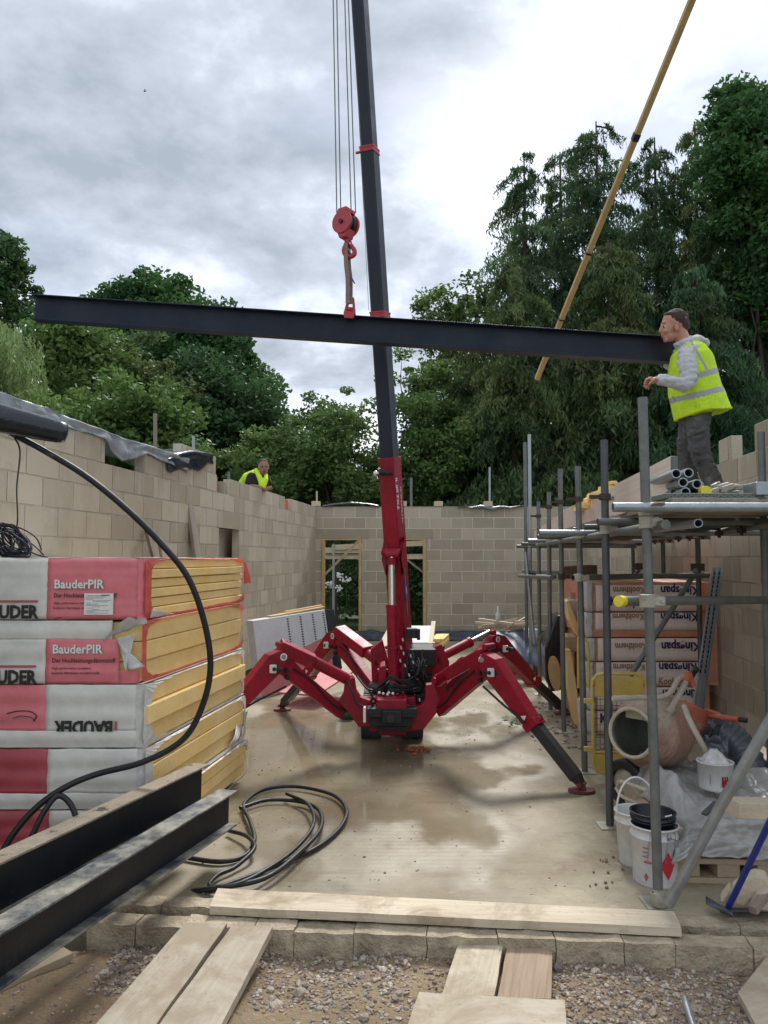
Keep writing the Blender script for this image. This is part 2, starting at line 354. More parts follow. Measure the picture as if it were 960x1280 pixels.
M['blue'] = mat('blue_paint', (.02, .03, .22), .45, .1, 8, .05, 40)
M['shovel'] = mat('shovel', (.10, .12, .14), .45, .3, 8, .1, 40, metal=.6)
M['skin'] = mat('skin', (.45, .22, .15), .5, .08, 14, .05, 90, col2=(.50, .20, .14))
M['skin_dark'] = mat('skin_tan', (.28, .14, .09), .5, .08, 14, .05, 90)
M['hair'] = mat('hair', (.055, .032, .022), .8, .2, 30, .6, 200)
M['hair_grey'] = mat('hair_grey', (.16, .14, .12), .8, .2, 30, .6, 200)
M['hoodie'] = mat('hoodie', (.50, .50, .51), .95, .1, 12, .3, 160)
M['hivis'] = mat('hivis', (.56, .80, .02), .75, .10, 7, .35, 45, col2=(.48, .70, .03))
M['reflect'] = mat('reflect', (.34, .34, .33), .4, .08, 8, .1, 60)
M['trouser'] = mat('trouser', (.085, .082, .078), .9, .3, 9, .4, 120, col2=(.26, .25, .23), c2lo=.56, c2hi=.76)
M['tshirt'] = mat('tshirt', (.012, .014, .02), .9, .1, 9, .2, 100)
M['boot'] = mat('boot', (.30, .25, .19), .8, .3, 14, .2, 60)
M['sling'] = mat('sling', (.24, .17, .15), .85, .2, 20, .3, 120)
M['bark'] = mat('bark', (.075, .058, .042), .95, .3, 5, .8, 30)
M['brickred'] = mat('brickred', (.42, .13, .06), .9, .15, 8, .4, 60)
M['board_white'] = mat('board_white', (.52, .54, .56), .45, .08, 4, .1, 30)
M['board_pink'] = mat('board_pink', (.50, .16, .17), .5, .1, 4, .1, 30)
M['deck_green'] = mat('deck_green', (.13, .155, .13), .7, .2, 8, .2, 50)
M['toe'] = mat('toe_board', (.50, .40, .32), .8, .12, 3, .2, 60, col2=(.42, .34, .28))
M['green'] = mat('green_plastic', (.03, .14, .08), .5, .1)
def leafmat(name, c, amt=.35, tr=.3, c2=None):
    return mat(name, c, .55, .25, .35, 0, 3, col2=c2, attr='rnd', attr_amt=amt, trans=tr, fine=.05, spec=.18)
M['leaf_mid'] = leafmat('leaf_mid', (.11, .185, .055), c2=(.16, .235, .075))
M['leaf_dark'] = leafmat('leaf_dark', (.055, .115, .046), c2=(.085, .15, .05))
M['leaf_chestnut'] = leafmat('leaf_chestnut', (.05, .125, .04), c2=(.095, .18, .05))
M['leaf_lime'] = leafmat('leaf_lime', (.115, .195, .052), c2=(.17, .24, .07))
M['leaf_willow'] = leafmat('leaf_willow', (.19, .27, .10), c2=(.23, .30, .13))
M['leaf_fir'] = leafmat('leaf_fir', (.052, .115, .054), amt=.5, tr=.28, c2=(.135, .18, .065))
M['leaf_fir2'] = leafmat('leaf_fir2', (.085, .14, .056), amt=.5, tr=.28, c2=(.23, .24, .085))
M['grass'] = leafmat('grass', (.05, .12, .02))
# soil, slab
def soil_mat():
    m = mat('soil', (.27, .20, .12), .95, .28, 2.5, .9, 45, col2=(.20, .135, .08), c2lo=.45, c2hi=.65); return m
M['soil'] = soil_mat()
def stone_mat():
    m = mat('gravel_stone', (.3, .26, .22), .85, .2, 20, .3, 90); nt = m.node_tree; b = nt.nodes['Principled BSDF']; l = nt.links.new
    a = nt.nodes.new('ShaderNodeAttribute'); a.attribute_name = 'rnd'; r = nt.nodes.new('ShaderNodeValToRGB'); r.color_ramp.interpolation = 'CONSTANT'; e = r.color_ramp.elements
    e[0].color = (.19, .15, .125, 1); e[1].position = .9; e[1].color = (.48, .42, .34, 1)
    for p, c in ((.18, (.34, .27, .21, 1)), (.36, (.25, .20, .175, 1)), (.5, (.42, .34, .25, 1)), (.63, (.29, .20, .14, 1)), (.76, (.36, .32, .28, 1))): q = e.new(p); q.color = c
    l(a.outputs['Fac'], r.inputs[0]); mx = nt.nodes.new('ShaderNodeMix'); mx.data_type = 'RGBA'; mx.blend_type = 'MULTIPLY'; mx.inputs[0].default_value = 1
    t = nt.nodes.new('ShaderNodeTexNoise'); t.inputs['Scale'].default_value = 120; g = nt.nodes.new('ShaderNodeNewGeometry'); l(g.outputs['Position'], t.inputs['Vector'])
    mr = nt.nodes.new('ShaderNodeMapRange'); l(t.outputs['Fac'], mr.inputs[0]); mr.inputs[1].default_value = .3; mr.inputs[2].default_value = .7; mr.inputs[3].default_value = .7; mr.inputs[4].default_value = 1.25
    l(r.outputs[0], mx.inputs[6]); l(mr.outputs[0], mx.inputs[7]); l(mx.outputs[2], b.inputs['Base Color']); return m
M['stone'] = stone_mat()
def wood_mat(name, c1, c2, mud, mudlo=.52, rough=.8):
    m = bpy.data.materials.new(name); m.use_nodes = True; nt = m.node_tree; l = nt.links.new; b = nt.nodes['Principled BSDF']; b.inputs['Roughness'].default_value = rough
    a = nt.nodes.new('ShaderNodeAttribute'); a.attribute_name = 'pl'; g = nt.nodes.new('ShaderNodeNewGeometry')
    def nz(v, s, sc, d=5, r=.6):
        mp = nt.nodes.new('ShaderNodeMapping'); mp.inputs['Scale'].default_value = sc; l(v, mp.inputs[0]); n = nt.nodes.new('ShaderNodeTexNoise'); n.inputs['Scale'].default_value = s; n.inputs['Detail'].default_value = d; n.inputs['Roughness'].default_value = r; n.inputs['Distortion'].default_value = .6; l(mp.outputs[0], n.inputs['Vector']); return n.outputs['Fac']
    def mr(f, x0, x1, lo, hi):
        n = nt.nodes.new('ShaderNodeMapRange'); l(f, n.inputs[0]); n.inputs[1].default_value = x0; n.inputs[2].default_value = x1; n.inputs[3].default_value = lo; n.inputs[4].default_value = hi; return n.outputs[0]
    def mix(f, p, q):
        n = nt.nodes.new('ShaderNodeMix'); n.data_type = 'RGBA'; l(f, n.inputs[0])
        for i, z in ((6, p), (7, q)):
            if isinstance(z, tuple): n.inputs[i].default_value = (*z, 1)
            else: l(z, n.inputs[i])
        return n.outputs[2]
    grain = nz(a.outputs['Vector'], 9, (.25, 6, 6)); knots = nz(a.outputs['Vector'], 2.2, (.8, 3, 3), 3)
    c = mix(mr(grain, .38, .66, 0, 1), c1, c2); c = mix(mr(knots, .70, .78, 0, .7), c, tuple(.35 * x for x in c2))
    c = mix(mr(nz(g.outputs['Position'], 3.2, (1, 1, 1), 7, .65), mudlo, mudlo + .14, 0, .8), c, mud)
    c = mix(mr(nz(g.outputs['Position'], 38, (1, 1, 1), 4, .7), .60, .72, 0, .55), c, tuple(.55 * x for x in mud))
    l(c, b.inputs['Base Color']); bp = nt.nodes.new('ShaderNodeBump'); bp.inputs['Strength'].default_value = .45; bp.inputs['Distance'].default_value = .004; l(grain, bp.inputs['Height']); l(bp.outputs[0], b.inputs['Normal'])
    return m
M['plank_pale'] = wood_mat('plank_pale', (.58, .50, .375), (.48, .395, .28), (.30, .225, .14), .50)
M['plank_mud'] = wood_mat('plank_mud', (.52, .455, .345), (.45, .385, .285), (.34, .26, .175), .42)
M['plank_brown'] = wood_mat('plank_brown', (.38, .28, .19), (.27, .19, .12), (.33, .25, .17), .55)
M['plank_grey'] = wood_mat('plank_grey', (.30, .26, .21), (.20, .17, .13), (.30, .25, .2), .56)
M['plank_toe'] = wood_mat('plank_toe', (.70, .58, .48), (.60, .49, .39), (.62, .54, .45), .52)
M['field'] = mat('field', (.035, .055, .02), .95, .3, .4, .3, 8)
def slab_mat():
    m = bpy.data.materials.new('concrete_slab'); m.use_nodes = True; nt = m.node_tree; l = nt.links.new; b = nt.nodes['Principled BSDF']
    g = nt.nodes.new('ShaderNodeNewGeometry'); vec = g.outputs['Position']
    def nz(s, d=5, r=.6, sc=None, dist=0):
        v = vec
        if sc: mp = nt.nodes.new('ShaderNodeMapping'); mp.inputs['Scale'].default_value = sc; l(vec, mp.inputs[0]); v = mp.outputs[0]
        n = nt.nodes.new('ShaderNodeTexNoise'); n.inputs['Scale'].default_value = s; n.inputs['Detail'].default_value = d; n.inputs['Roughness'].default_value = r; n.inputs['Distortion'].default_value = dist; l(v, n.inputs['Vector']); return n.outputs['Fac']
    def mr(f, a, bb, lo, hi, sm=True):
        n = nt.nodes.new('ShaderNodeMapRange'); n.interpolation_type = 'SMOOTHSTEP' if sm else 'LINEAR'; l(f, n.inputs[0]); n.inputs[1].default_value = a; n.inputs[2].default_value = bb; n.inputs[3].default_value = lo; n.inputs[4].default_value = hi; return n.outputs[0]
    def mix(f, a, bb, bt='MIX'):
        n = nt.nodes.new('ShaderNodeMix'); n.data_type = 'RGBA'; n.blend_type = bt
        if isinstance(f, float): n.inputs[0].default_value = f
        else: l(f, n.inputs[0])
        for i, q in ((6, a), (7, bb)):
            if isinstance(q, tuple): n.inputs[i].default_value = (*q[:3], 1)
            else: l(q, n.inputs[i])
        return n.outputs[2]
    def mm(op, a, bb):
        n = nt.nodes.new('ShaderNodeMath'); n.operation = op
        for i, q in ((0, a), (1, bb)):
            if isinstance(q, (int, float)): n.inputs[i].default_value = q
            else: l(q, n.inputs[i])
        return n.outputs[0]
    c = mix(mr(nz(1.1, 7, .65), .34, .70, 0, 1), (.245, .203, .13), (.415, .365, .26))
    c = mix(mr(nz(4, 6, .7, (1, .5, 1)), .55, .75, 0, .45), c, (.52, .46, .34))
    c = mix(mr(nz(2.3, 6, .65, (.6, 1.6, 1)), .56, .70, 0, .65), c, (.20, .14, .08))
    c = mix(mr(nz(2.9, 8, .72), .54, .64, 0, .55), c, (.215, .155, .09))
    c = mix(mr(nz(9, 7, .75), .57, .66, 0, .45), c, (.17, .13, .085))
    c = mix(mr(nz(13, 6, .7, (.5, 1.5, 1)), .60, .68, 0, .5), c, (.50, .46, .36))
    c = mix(mr(nz(42, 4, .7), .60, .70, 0, .6), c, (.14, .11, .08))
    # puddled water left of and under the crane
    sp = nt.nodes.new('ShaderNodeSeparateXYZ'); l(vec, sp.inputs[0])
    ex = mm('DIVIDE', mm('SUBTRACT', sp.outputs[0], -.6), 2.0); ey = mm('DIVIDE', mm('SUBTRACT', sp.outputs[1], 6.8), 3.0)
    d = mm('SQRT', mm('ADD', mm('MULTIPLY', ex, ex), mm('MULTIPLY', ey, ey)), 0)
    d = mm('ADD', d, mm('MULTIPLY', mm('SUBTRACT', nz(1.3, 4, .5, (1, .6, 1)), .5), 1.7))
    wet = mr(d, .55, 1.08, 1, 0)
    damp = mr(d, .9, 1.5, 1, 0)
    c = mix(mm('MULTIPLY', damp, .38), c, (.15, .122, .08))
    c = mix(mm('MULTIPLY', wet, .30), c, (.18, .145, .095))
    l(c, b.inputs['Base Color'])
    rg = mix(wet, (.80, .80, .80), (.05, .05, .05)); l(rg, b.inputs['Roughness'])
    wv = nt.nodes.new('ShaderNodeTexWave'); wv.bands_direction = 'Y'; wv.inputs['Scale'].default_value = 5.5; wv.inputs['Distortion'].default_value = 1.6; wv.inputs['Detail'].default_value = 2; wv.inputs['Detail Scale'].default_value = .8; l(vec, wv.inputs['Vector'])
    h = mm('ADD', mm('MULTIPLY', wv.outputs['Fac'], .12), mm('ADD', mm('MULTIPLY', nz(55, 4, .7), .35), mm('MULTIPLY', nz(7, 4, .6), .6)))
    bp = nt.nodes.new('ShaderNodeBump'); bp.inputs['Distance'].default_value = .008; l(h, bp.inputs['Height'])
    l(mm('SUBTRACT', .8, mm('MULTIPLY', wet, .76)), bp.inputs['Strength']); l(bp.outputs[0], b.inputs['Normal'])
    return m
M['slab'] = slab_mat()
# ---------------------------------------------------------------- ground, slab, kerbs
mb = MB(); mb.add([(-400, -60, -.35), (400, -60, -.35), (400, 900, -.35), (-400, 900, -.35)], [(0, 1, 2, 3)])
tag(mb.build('ground', M['field']), kind='structure')
def wxL(Y): return -1.43 - .115 * (16 - Y)
def wxR(Y): return 3.236 + .1 * (Y - 7.2)
mb = MB(); mb.prism([(-2.95, 4.07, 0), (3.3, 3.59, 0), (4.4, 16.6, 0), (-1.2, 16.6, 0)], (0, 0, -.3))
tag(mb.build('concrete_slab', M['slab']), kind='structure')
def soil_h(x, y): return -.098 + .035 * noise.noise(V((x * 1.7, y * 1.7, 3))) + .014 * noise.noise(V((x * 7, y * 7, 1))) + .006 * noise.noise(V((x * 24, y * 24, 5)))
mb = MB(); mb.sheet(lambda u, v: V((-3.6 + 7.2 * u, .8 + 2.85 * v, soil_h(-3.6 + 7.2 * u, .8 + 2.85 * v))), 260, 110)
tag(mb.build('soil', M['soil']), kind='structure')
# gravel: thousands of small stones nobody could count
ico = bmesh.new(); bmesh.ops.create_icosphere(ico, subdivisions=1, radius=1); icv = [v.co.copy() for v in ico.verts]; icf = [tuple(v.index for v in f.verts) for f in ico.faces]; ico.free()
def stones(mb, n, region, smin, smax, dens, zfun, flat=.6):
    k = 0
    while k < n:
        x = random.uniform(region[0], region[1]); y = random.uniform(region[2], region[3])
        if random.random() > dens(x, y): continue
        s = random.uniform(smin, smax) * random.choice((.6, .8, 1, 1.25)); q = Matrix.Rotation(random.random() * 6.28, 3, 'Z') @ Matrix.Rotation(random.uniform(-.5, .5), 3, 'X')
        sx, sy, sz = s * random.uniform(.7, 1.3), s * random.uniform(.6, 1.0), s * random.uniform(.4, .8) * flat * 1.3
        o = V((x, y, zfun(x, y) + sz * .45)); mb._r = random.random()
        mb.add([o + q @ V((p.x * sx * random.uniform(.75, 1.2), p.y * sy * random.uniform(.75, 1.2), p.z * sz * random.uniform(.75, 1.2))) for p in icv], icf); k += 1
mb = MB()
def gd(x, y):
    a = noise.noise(V((x * 1.3, y * 1.3, 7))) + .5 * noise.noise(V((x * 4, y * 4, 2)))
    w = 0; y = y + .05 * noise.noise(V((x * 5, y * 5, 1)))
    if -1.25 < x < -.75: w = max(w, 1 if y > 3.25 else .15)
    if -.55 < x < .1: w = max(w, .9 if y > 3.18 + .1 * (x > -.2) else .12)
    if .65 < x < 1.75: w = max(w, .95 if y > 3.0 - .12 * (x - .7) else .12)
    if -.3 < x < .3: w = max(w, .5)
    return max(.04, min(1, w + a * .7)) if w else .05
stones(mb, 8200, (-1.8, 2.2, 2.7, 3.66), .0045, .0125, gd, soil_h)
stones(mb, 300, (-1.8, 2.2, 2.7, 3.6), .013, .022, gd, soil_h)
stones(mb, 14, (-1.8, 2.2, 2.8, 3.5), .03, .04, gd, soil_h)
tag(mb.build('gravel', M['stone'], rnd=True), 'grey and buff gravel spread over the bare soil in front of the low walls', 'gravel', kind='stuff')
mb = MB()
def cdens(x, y): return .25 + .75 * (noise.noise(V((x * 2, y * 2, 9))) > .25)
stones(mb, 700, (-1.3, 1.4, 3.95, 9.5), .003, .009, cdens, lambda x, y: 0)
stones(mb, 200, (1.4, 2.1, 6.6, 9.2), .008, .03, lambda x, y: 1, lambda x, y: 0)
tag(mb.build('rubble_crumbs', M['stone'], rnd=True), 'small crumbs of mortar and stone scattered over the concrete floor', 'debris', kind='stuff')
# low stone walls at the slab edge
kd = V((1, -.078, 0)).normalized(); kn = V((.078, 1, 0)).normalized()
def rough_wall(name, label, x0, x1, y_at0, depth, z1, z0, seglen):
    mb = MB(); s = x0
    while s < x1:
        ln = min(random.uniform(*seglen), x1 - s + .05); nx, ny, nz_ = max(2, int(ln / .03)), 4, 5
        top = z1 + random.uniform(-.006, .006); base = V((s, y_at0 - .078 * s, 0)) + kn * random.uniform(-.004, .004)
        def pt(u, v, w):
            p = base + kd * (ln - .004) * u + kn * depth * v; p.z = z0 + (top - z0) * w
            n = .008; return p + V((noise.noise(p * 14) * n, noise.noise(p * 14 + V((9, 2, 1))) * n * 1.5, noise.noise(p * 11 + V((3, 8, 5))) * n))
        for (a, b_, f) in ((nx, nz_, lambda u, v: pt(u, 0, v)), (nx, nz_, lambda u, v: pt(1 - u, 1, v)), (nx, ny, lambda u, v: pt(u, v, 1)), (ny, nz_, lambda u, v: pt(0, 1 - u, v)), (ny, nz_, lambda u, v: pt(1, u, v))):
            mb.sheet(f, a, b_, False)
        s += ln
    mb.prism([V((x0 + .01, y_at0 - .078 * x0 + .012, z1 - .012)), V((x1 - .01, y_at0 - .078 * x1 + .012, z1 - .012)), V((x1 - .01, y_at0 - .078 * x1 + depth - .012, z1 - .012)), V((x0 + .01, y_at0 - .078 * x0 + depth - .012, z1 - .012))], (0, 0, z0 - z1))
    return tag(mb.build(name, M['concrete_wall']), label, 'low wall')
rough_wall('foundation_wall', 'low rough stone wall nearest the gravel, in front of its twin', -1.40, 2.3, 3.585, .11, .0, -.22, (.18, .34))
rough_wall('foundation_wall', 'low rough stone wall at the concrete edge, mostly under the long plank', -1.4, 2.3, 3.77, .11, .005, -.2, (.3, .5))

# ---------------------------------------------------------------- block walls
CW, CHH, MJ = .45, .225, .017
def block_wall(name, label, p0, p1, inward, z0, ncourse, solid, th=.10, parts=(), phase=0, mj=.017, mm='mortar', bm='block'):
    MJ = mj
    """p0->p1 inner face line; inward = normal to the room; solid(s,k)->bool for course k at length s"""
    p0, p1 = V((*p0, 0)), V((*p1, 0)); d = (p1 - p0); Lw = d.length; d.normalize(); nrm = V((*inward, 0)).normalized()
    nrm = (nrm - d * nrm.dot(d)).normalized(); mb = MB()
    for k in range(ncourse):
        off = (0 if k % 2 else CW / 2) + phase; s = -off
        cells = []
        while s < Lw:
            a, b = max(s, 0), min(s + CW, Lw); s += CW
            if b - a < .03: continue
            # clip this block against openings by sampling
            n = 12; xs = [a + (b - a) * i / n for i in range(n + 1)]; run = None
            for i in range(n):
                ok = solid((xs[i] + xs[i + 1]) / 2, k)
                if ok and run is None: run = xs[i]
                if (not ok or i == n - 1) and run is not None:
                    e_ = xs[i + 1] if ok else xs[i]; cells.append((run, e_)); run = None
        for a, b in cells:
            zb, zt = z0 + k * CHH, z0 + (k + 1) * CHH
            mb._m = 1; mb._r = .5
            c = p0 + d * (a + b) / 2 - nrm * (th / 2 + .0012); c.z = (zb + zt) / 2
            mb.boxf(c, d * ((b - a) / 2 + .0003), nrm * (th / 2 - .0012), V((0, 0, CHH / 2)))
            mb._m = 0; mb._r = random.random()
            jit = random.uniform(.0012, .0035); tl = random.uniform(-.0007, .0007)
            c = p0 + d * (a + b) / 2 - nrm * (.02 - jit); c.z = (zb + zt) / 2 + random.uniform(-.001, .001)
            if b - a > .06: mb.boxf(c, d * ((b - a - MJ) / 2) + nrm * tl, nrm * .02, V((0, 0, (CHH - MJ) / 2)) + nrm * random.uniform(-.0005, .0005))
    root = thing(name, label, 'wall', p0)
    mb.build('blockwork', [M[bm], M[mm]], root, rnd=True)
    return root
ZL = .084
pL0, pL1 = (wxL(2.2), 2.2), (wxL(16), 16.0)
LL = math.hypot(pL1[0] - pL0[0], pL1[1] - pL0[1]); lk = LL / 13.8
def sL(Y): return (Y - 2.2) * lk
def solidL(s, k):
    Y = 2.2 + s / lk
    if k == 11 and (6.75 < Y < 7.55 or 9.72 < Y < 10.3 or 13.3 < Y < 13.75): return False
    if k == 10 and 10.0 < Y < 10.35: return True
    if k == 12: return 8.55 < Y < 9.68
    if 9.85 < Y < 10.7 and k in (5, 6, 7, 8): return False
    return k < 12
wl = block_wall('block_wall', 'long pale block wall on the left with grey sheeting along its top', pL0, pL1, (1, -.1), ZL, 13, solidL, mj=.012, mm='mortar_plain')
# outer leaf behind (closes the window niche, carries the sheet)
dL = V((pL1[0] - pL0[0], pL1[1] - pL0[1], 0)).normalized(); nL = V((dL.y, -dL.x, 0))
mb = MB(); a = V((wxL(2.2), 2.2, 0)) - nL * .22; b = V((wxL(16), 16.0, 0)) - nL * .22
mb.prism([a + V((0, 0, -.1)), b + V((0, 0, -.1)), b + V((0, 0, 2.6)), a + V((0, 0, 2.6))], -nL * .1)
mb.build('outer_leaf', M['block'], wl)
mb = MB(); a = V((wxL(9.75), 9.75, 0)) + nL * .003; b = V((wxL(10.95), 10.95, 0)) + nL * .003
zq = ZL + 9 * CHH
mb.prism([a + V((0, 0, zq)), b + V((0, 0, zq)), b + V((0, 0, zq + .215)), a + V((0, 0, zq + .215))], -nL * .1)
mb.build('lintel', M['concrete_wall'] if 0 else M['block'], wl)
for (ya, yb, z, h, mm_) in ((9.78, 9.84, ZL + 11 * CHH, .17, 'brickred'), (10.12, 10.22, ZL + 10.9 * CHH, .2, 'block'), (13.36, 13.66, ZL + 11 * CHH, .2, 'brickred')):
    mb = MB(); c = V((wxL((ya + yb) / 2), (ya + yb) / 2, z + h / 2)) - nL * .08; mb.boxf(c, dL * (yb - ya) / 2, nL * .05, (0, 0, h / 2)); mb.build('infill_brick', M[mm_], wl, bevel=.003)
ZR = .15
pR0, pR1 = (wxR(3.6), 3.6), (wxR(16.1), 16.1)
def solidR(s, k):
    Y = 3.6 + s * .995
    if k == 11: return Y < 6.42 or 7.0 < Y < 7.32
    if k == 12: return False
    return k < 11
wr = block_wall('block_wall', 'pale block wall on the right behind the scaffold', pR0, pR1, (-1, .1), ZR, 12, solidR, phase=.12, mj=.013, mm='mortar_plain')
def solidB(s, k):
    X = -1.43 + s
    if k < 9 and (-1.30 < X < -.47 or .10 < X < .88): return False
    return k < 12
wb = block_wall('block_wall', 'far block wall with two tall door openings, closing the room', (-1.43, 16.0), (4.2, 16.0), (0, -1), ZL, 12, solidB, phase=.08, mj=.015, bm='block_far')
for x0, x1 in ((-1.30, -.47), (.10, .88)):   # door openings: timber frames, lintels
    z1 = ZL + 9 * CHH
    mb = MB(); mb.box((x0 - .15, 15.994, z1 + .002), (x1 + .15, 16.09, z1 + .21)); mb.build('lintel', M['block'], wb, bevel=.004)
    mb = MB(); mb.box((x0, 15.97, ZL), (x0 + .06, 16.10, z1 - .02)); mb.box((x1 - .06, 15.97, ZL), (x1, 16.10, z1 - .02)); mb.box((x0, 15.975, z1 - .022), (x1, 16.11, z1 + .001)); mb.build('door_frame', M['timber_gold'], wb)
    mb = MB(); mb.box((x0 + .06, 16.02, z1 - .42), (x1 - .06, 16.07, z1 - .36)); mb.build('cross_rail', M['timber_pale'], wb)
mb = MB(); mb.bar((-1.24, 16.0, ZL + 1.28), (-.52, 16.0, ZL + 2.0), .03, .05); mb.build('diagonal_brace', M['timber'], wb)
mb = MB(); mb.bar((.45, 16.05, ZL + 1.62), (.82, 16.05, ZL + 1.33), .03, .04); mb.build('diagonal_brace', M['timber_grey'], wb)
# damp-proof sheet turned up at the foot of the far wall
def strip(name, label, fn, nu, nv, m, cat='sheet', solid=.003): mb = MB(); mb.sheet(fn, nu, nv); return tag(mb.build(name, m, solid=solid), label, cat)
strip('damp_proof_sheet', 'crumpled dark blue damp proof sheet along the foot of the far wall',
      lambda u, v: V((-1.38 + 5.4 * u, 15.90 - .10 * (1 - v) - .04 * noise.noise(V((u * 40, v * 4, 0))), .005 + (.20 + .05 * noise.noise(V((u * 22, 0, 4)))) * v)), 160, 6, M['poly_dpm'])
# sheets on far wall top
strip('plastic_sheet', 'black plastic sheet lying on the far wall top beside the boom',
      lambda u, v: V((-1.3 + 1.2 * u, 15.93 + .35 * v, 2.79 + .035 + .06 * math.sin(u * 3.1) + .02 * noise.noise(V((u * 7, v * 3, 1))) - .04 * (v < .15))), 30, 6, M['poly_black'])
strip('plastic_sheet', 'grey plastic sheet on the right part of the far wall top',
      lambda u, v: V((1.55 + 1.4 * u, 15.90 + .35 * v, 2.80 + .03 * noise.noise(V((u * 7, v * 3, 6))) - .06 * (v < .15) * (1 - abs(2 * u - 1)))), 30, 6, M['poly_grey'])
mb = MB(); mb.box((-1.45, 15.99, 2.786), (4.1, 16.13, 2.80)); tag(mb.build('wall_plate', M['timber_grey']), 'thin timber plate along the top of the far wall', 'timber')
for px, py, lab in ((395, 632, 'small timber offcut on the far wall top at its left corner'), (503, 631, 'small timber offcut on the far wall top just right of the boom'), (548, 628, 'pale concrete pad on the far wall top between the boom and the grey sheet'), (610, 629, 'pale concrete pad on the far wall top on the grey sheet')):
    p = P(px, py, 16.1); mb = MB(); mb.box((p.x - .09, 16.03, 2.805), (p.x + .09, 16.2, 2.91)); tag(mb.build('offcut', M['timber_pale'], bevel=.006), lab, 'offcut')

# ---------------------------------------------------------------- plastic sheet over the left wall
tops = [(-60, 466), (0, 490), (47, 508), (85, 523), (125, 537), (150, 546), (200, 562), (232, 571)]
bots = [(-60, 500), (0, 524), (47, 524), (85, 536), (125, 548), (136, 561), (148, 577), (165, 573), (180, 567), (200, 577), (216, 583), (232, 590)]
def lerp(tab, x):
    for (a, b), (c, d) in zip(tab, tab[1:]):
        if x <= c: return b + (d - b) * max(0, (x - a)) / (c - a)
    return tab[-1][1]
def Yl(px): return 3.27 / (.115 + (480 - px) / 950)
def drape(u, v):
    px = -60 + 292 * u; Y = Yl(px); yt = lerp(tops, px); yb = lerp(bots, px)
    w = v * 1.5
    if w < .5:
        p = P(px, yt, Y); p = p - nL * (.42 * (1 - w / .5)) + V((0, 0, -.10 * (1 - w / .5)))
    else:
        t = w - .5; p = P(px, yt + (yb - yt) * t, Y) + nL * (.035 + .02 * noise.noise(V((px * .06, t * 2.5, 0))) + .03 * t * noise.noise(V((px * .09, 1, 3))))
    return p + V((0, 0, .012 * noise.noise(V((px * .05, v * 3, 8)))))
strip('plastic_sheet', 'grey plastic sheet draped over the top of the left block wall, edge hanging in folds', drape, 170, 22, M['poly_clear'])
strip('plastic_sheet', 'dark plastic sheet bunched over the raised blocks of the left wall',
      lambda u, v: P(205 + 58 * u, 572 - 9 * math.sin(u * 3) + (14 + 12 * u * (1 - u) * 4 + 8 * noise.noise(V((u * 5, 0, 3)))) * v - 4 * u, Yl(205 + 58 * u)) + nL * (.03 + .035 * abs(noise.noise(V((u * 3, v * 2, 2))))) - nL * .3 * (v < .1), 40, 10, M['poly_black'])
# posts sticking up beyond the walls
def rod(name, label, px, y0, y1, Y, r, m, group=None, lean=0):
    mb = MB(); mb.tube([P(px, y1, Y), P(px + lean, y0, Y)], r, 8); return tag(mb.build(name, m), label, 'post', group)
rod('timber_post', 'slim timber post rising behind the sheeted left wall', 194, 517, 590, 8.6, .022, M['timber_grey'])
rod('steel_post', 'short steel post rising behind the raised blocks of the left wall', 242, 545, 585, 9.5, .02, M['steel_light'])
rod('steel_post', 'steel post in the gap of the left wall beside the red brick', 270, 597, 640, 10.1, .02, M['steel_light'])
rod('steel_post', 'steel post in the gap of the left wall right of the red brick', 286, 590, 640, 10.6, .018, M['steel_tube'])
rod('steel_post', 'tall thin steel post behind the far wall right of the boom', 514, 597, 660, 17.5, .035, M['steel_tube'])
rod('steel_post', 'thin pale steel post behind the far wall near the scaffold', 612, 584, 660, 17.0, .025, M['steel_light'])
rod('timber_post', 'small thin stake behind the far left corner of the walls', 396, 614, 645, 17, .02, M['timber_pale'])
# boards leaning on the left wall
mb = MB(); p0 = V((wxL(8.9), 8.9, 0)) + nL * .35; p1 = P(229, 612, 8.85) + nL * .05; mb.bar(p0, p1, .17, .04, nL); mb.pl = (p0, p1 - p0); tag(mb.build('board', M['plank_grey'], bevel=.004), 'tall weathered board leaning against the left block wall', 'board')
mb = MB(); mb.bar(P(198, 720, 7.4), P(183, 662, 7.55), .07, .03, nL); tag(mb.build('timber_stick', M['timber_dark']), 'dark short stick leaning on the left wall behind the insulation packs', 'timber')
mb = MB(); mb.bar(P(212, 740, 7.6), P(199, 672, 7.75), .09, .03, nL); tag(mb.build('timber_stick', M['timber_grey']), 'pale broken stick leaning on the left wall beside the dark one', 'timber')
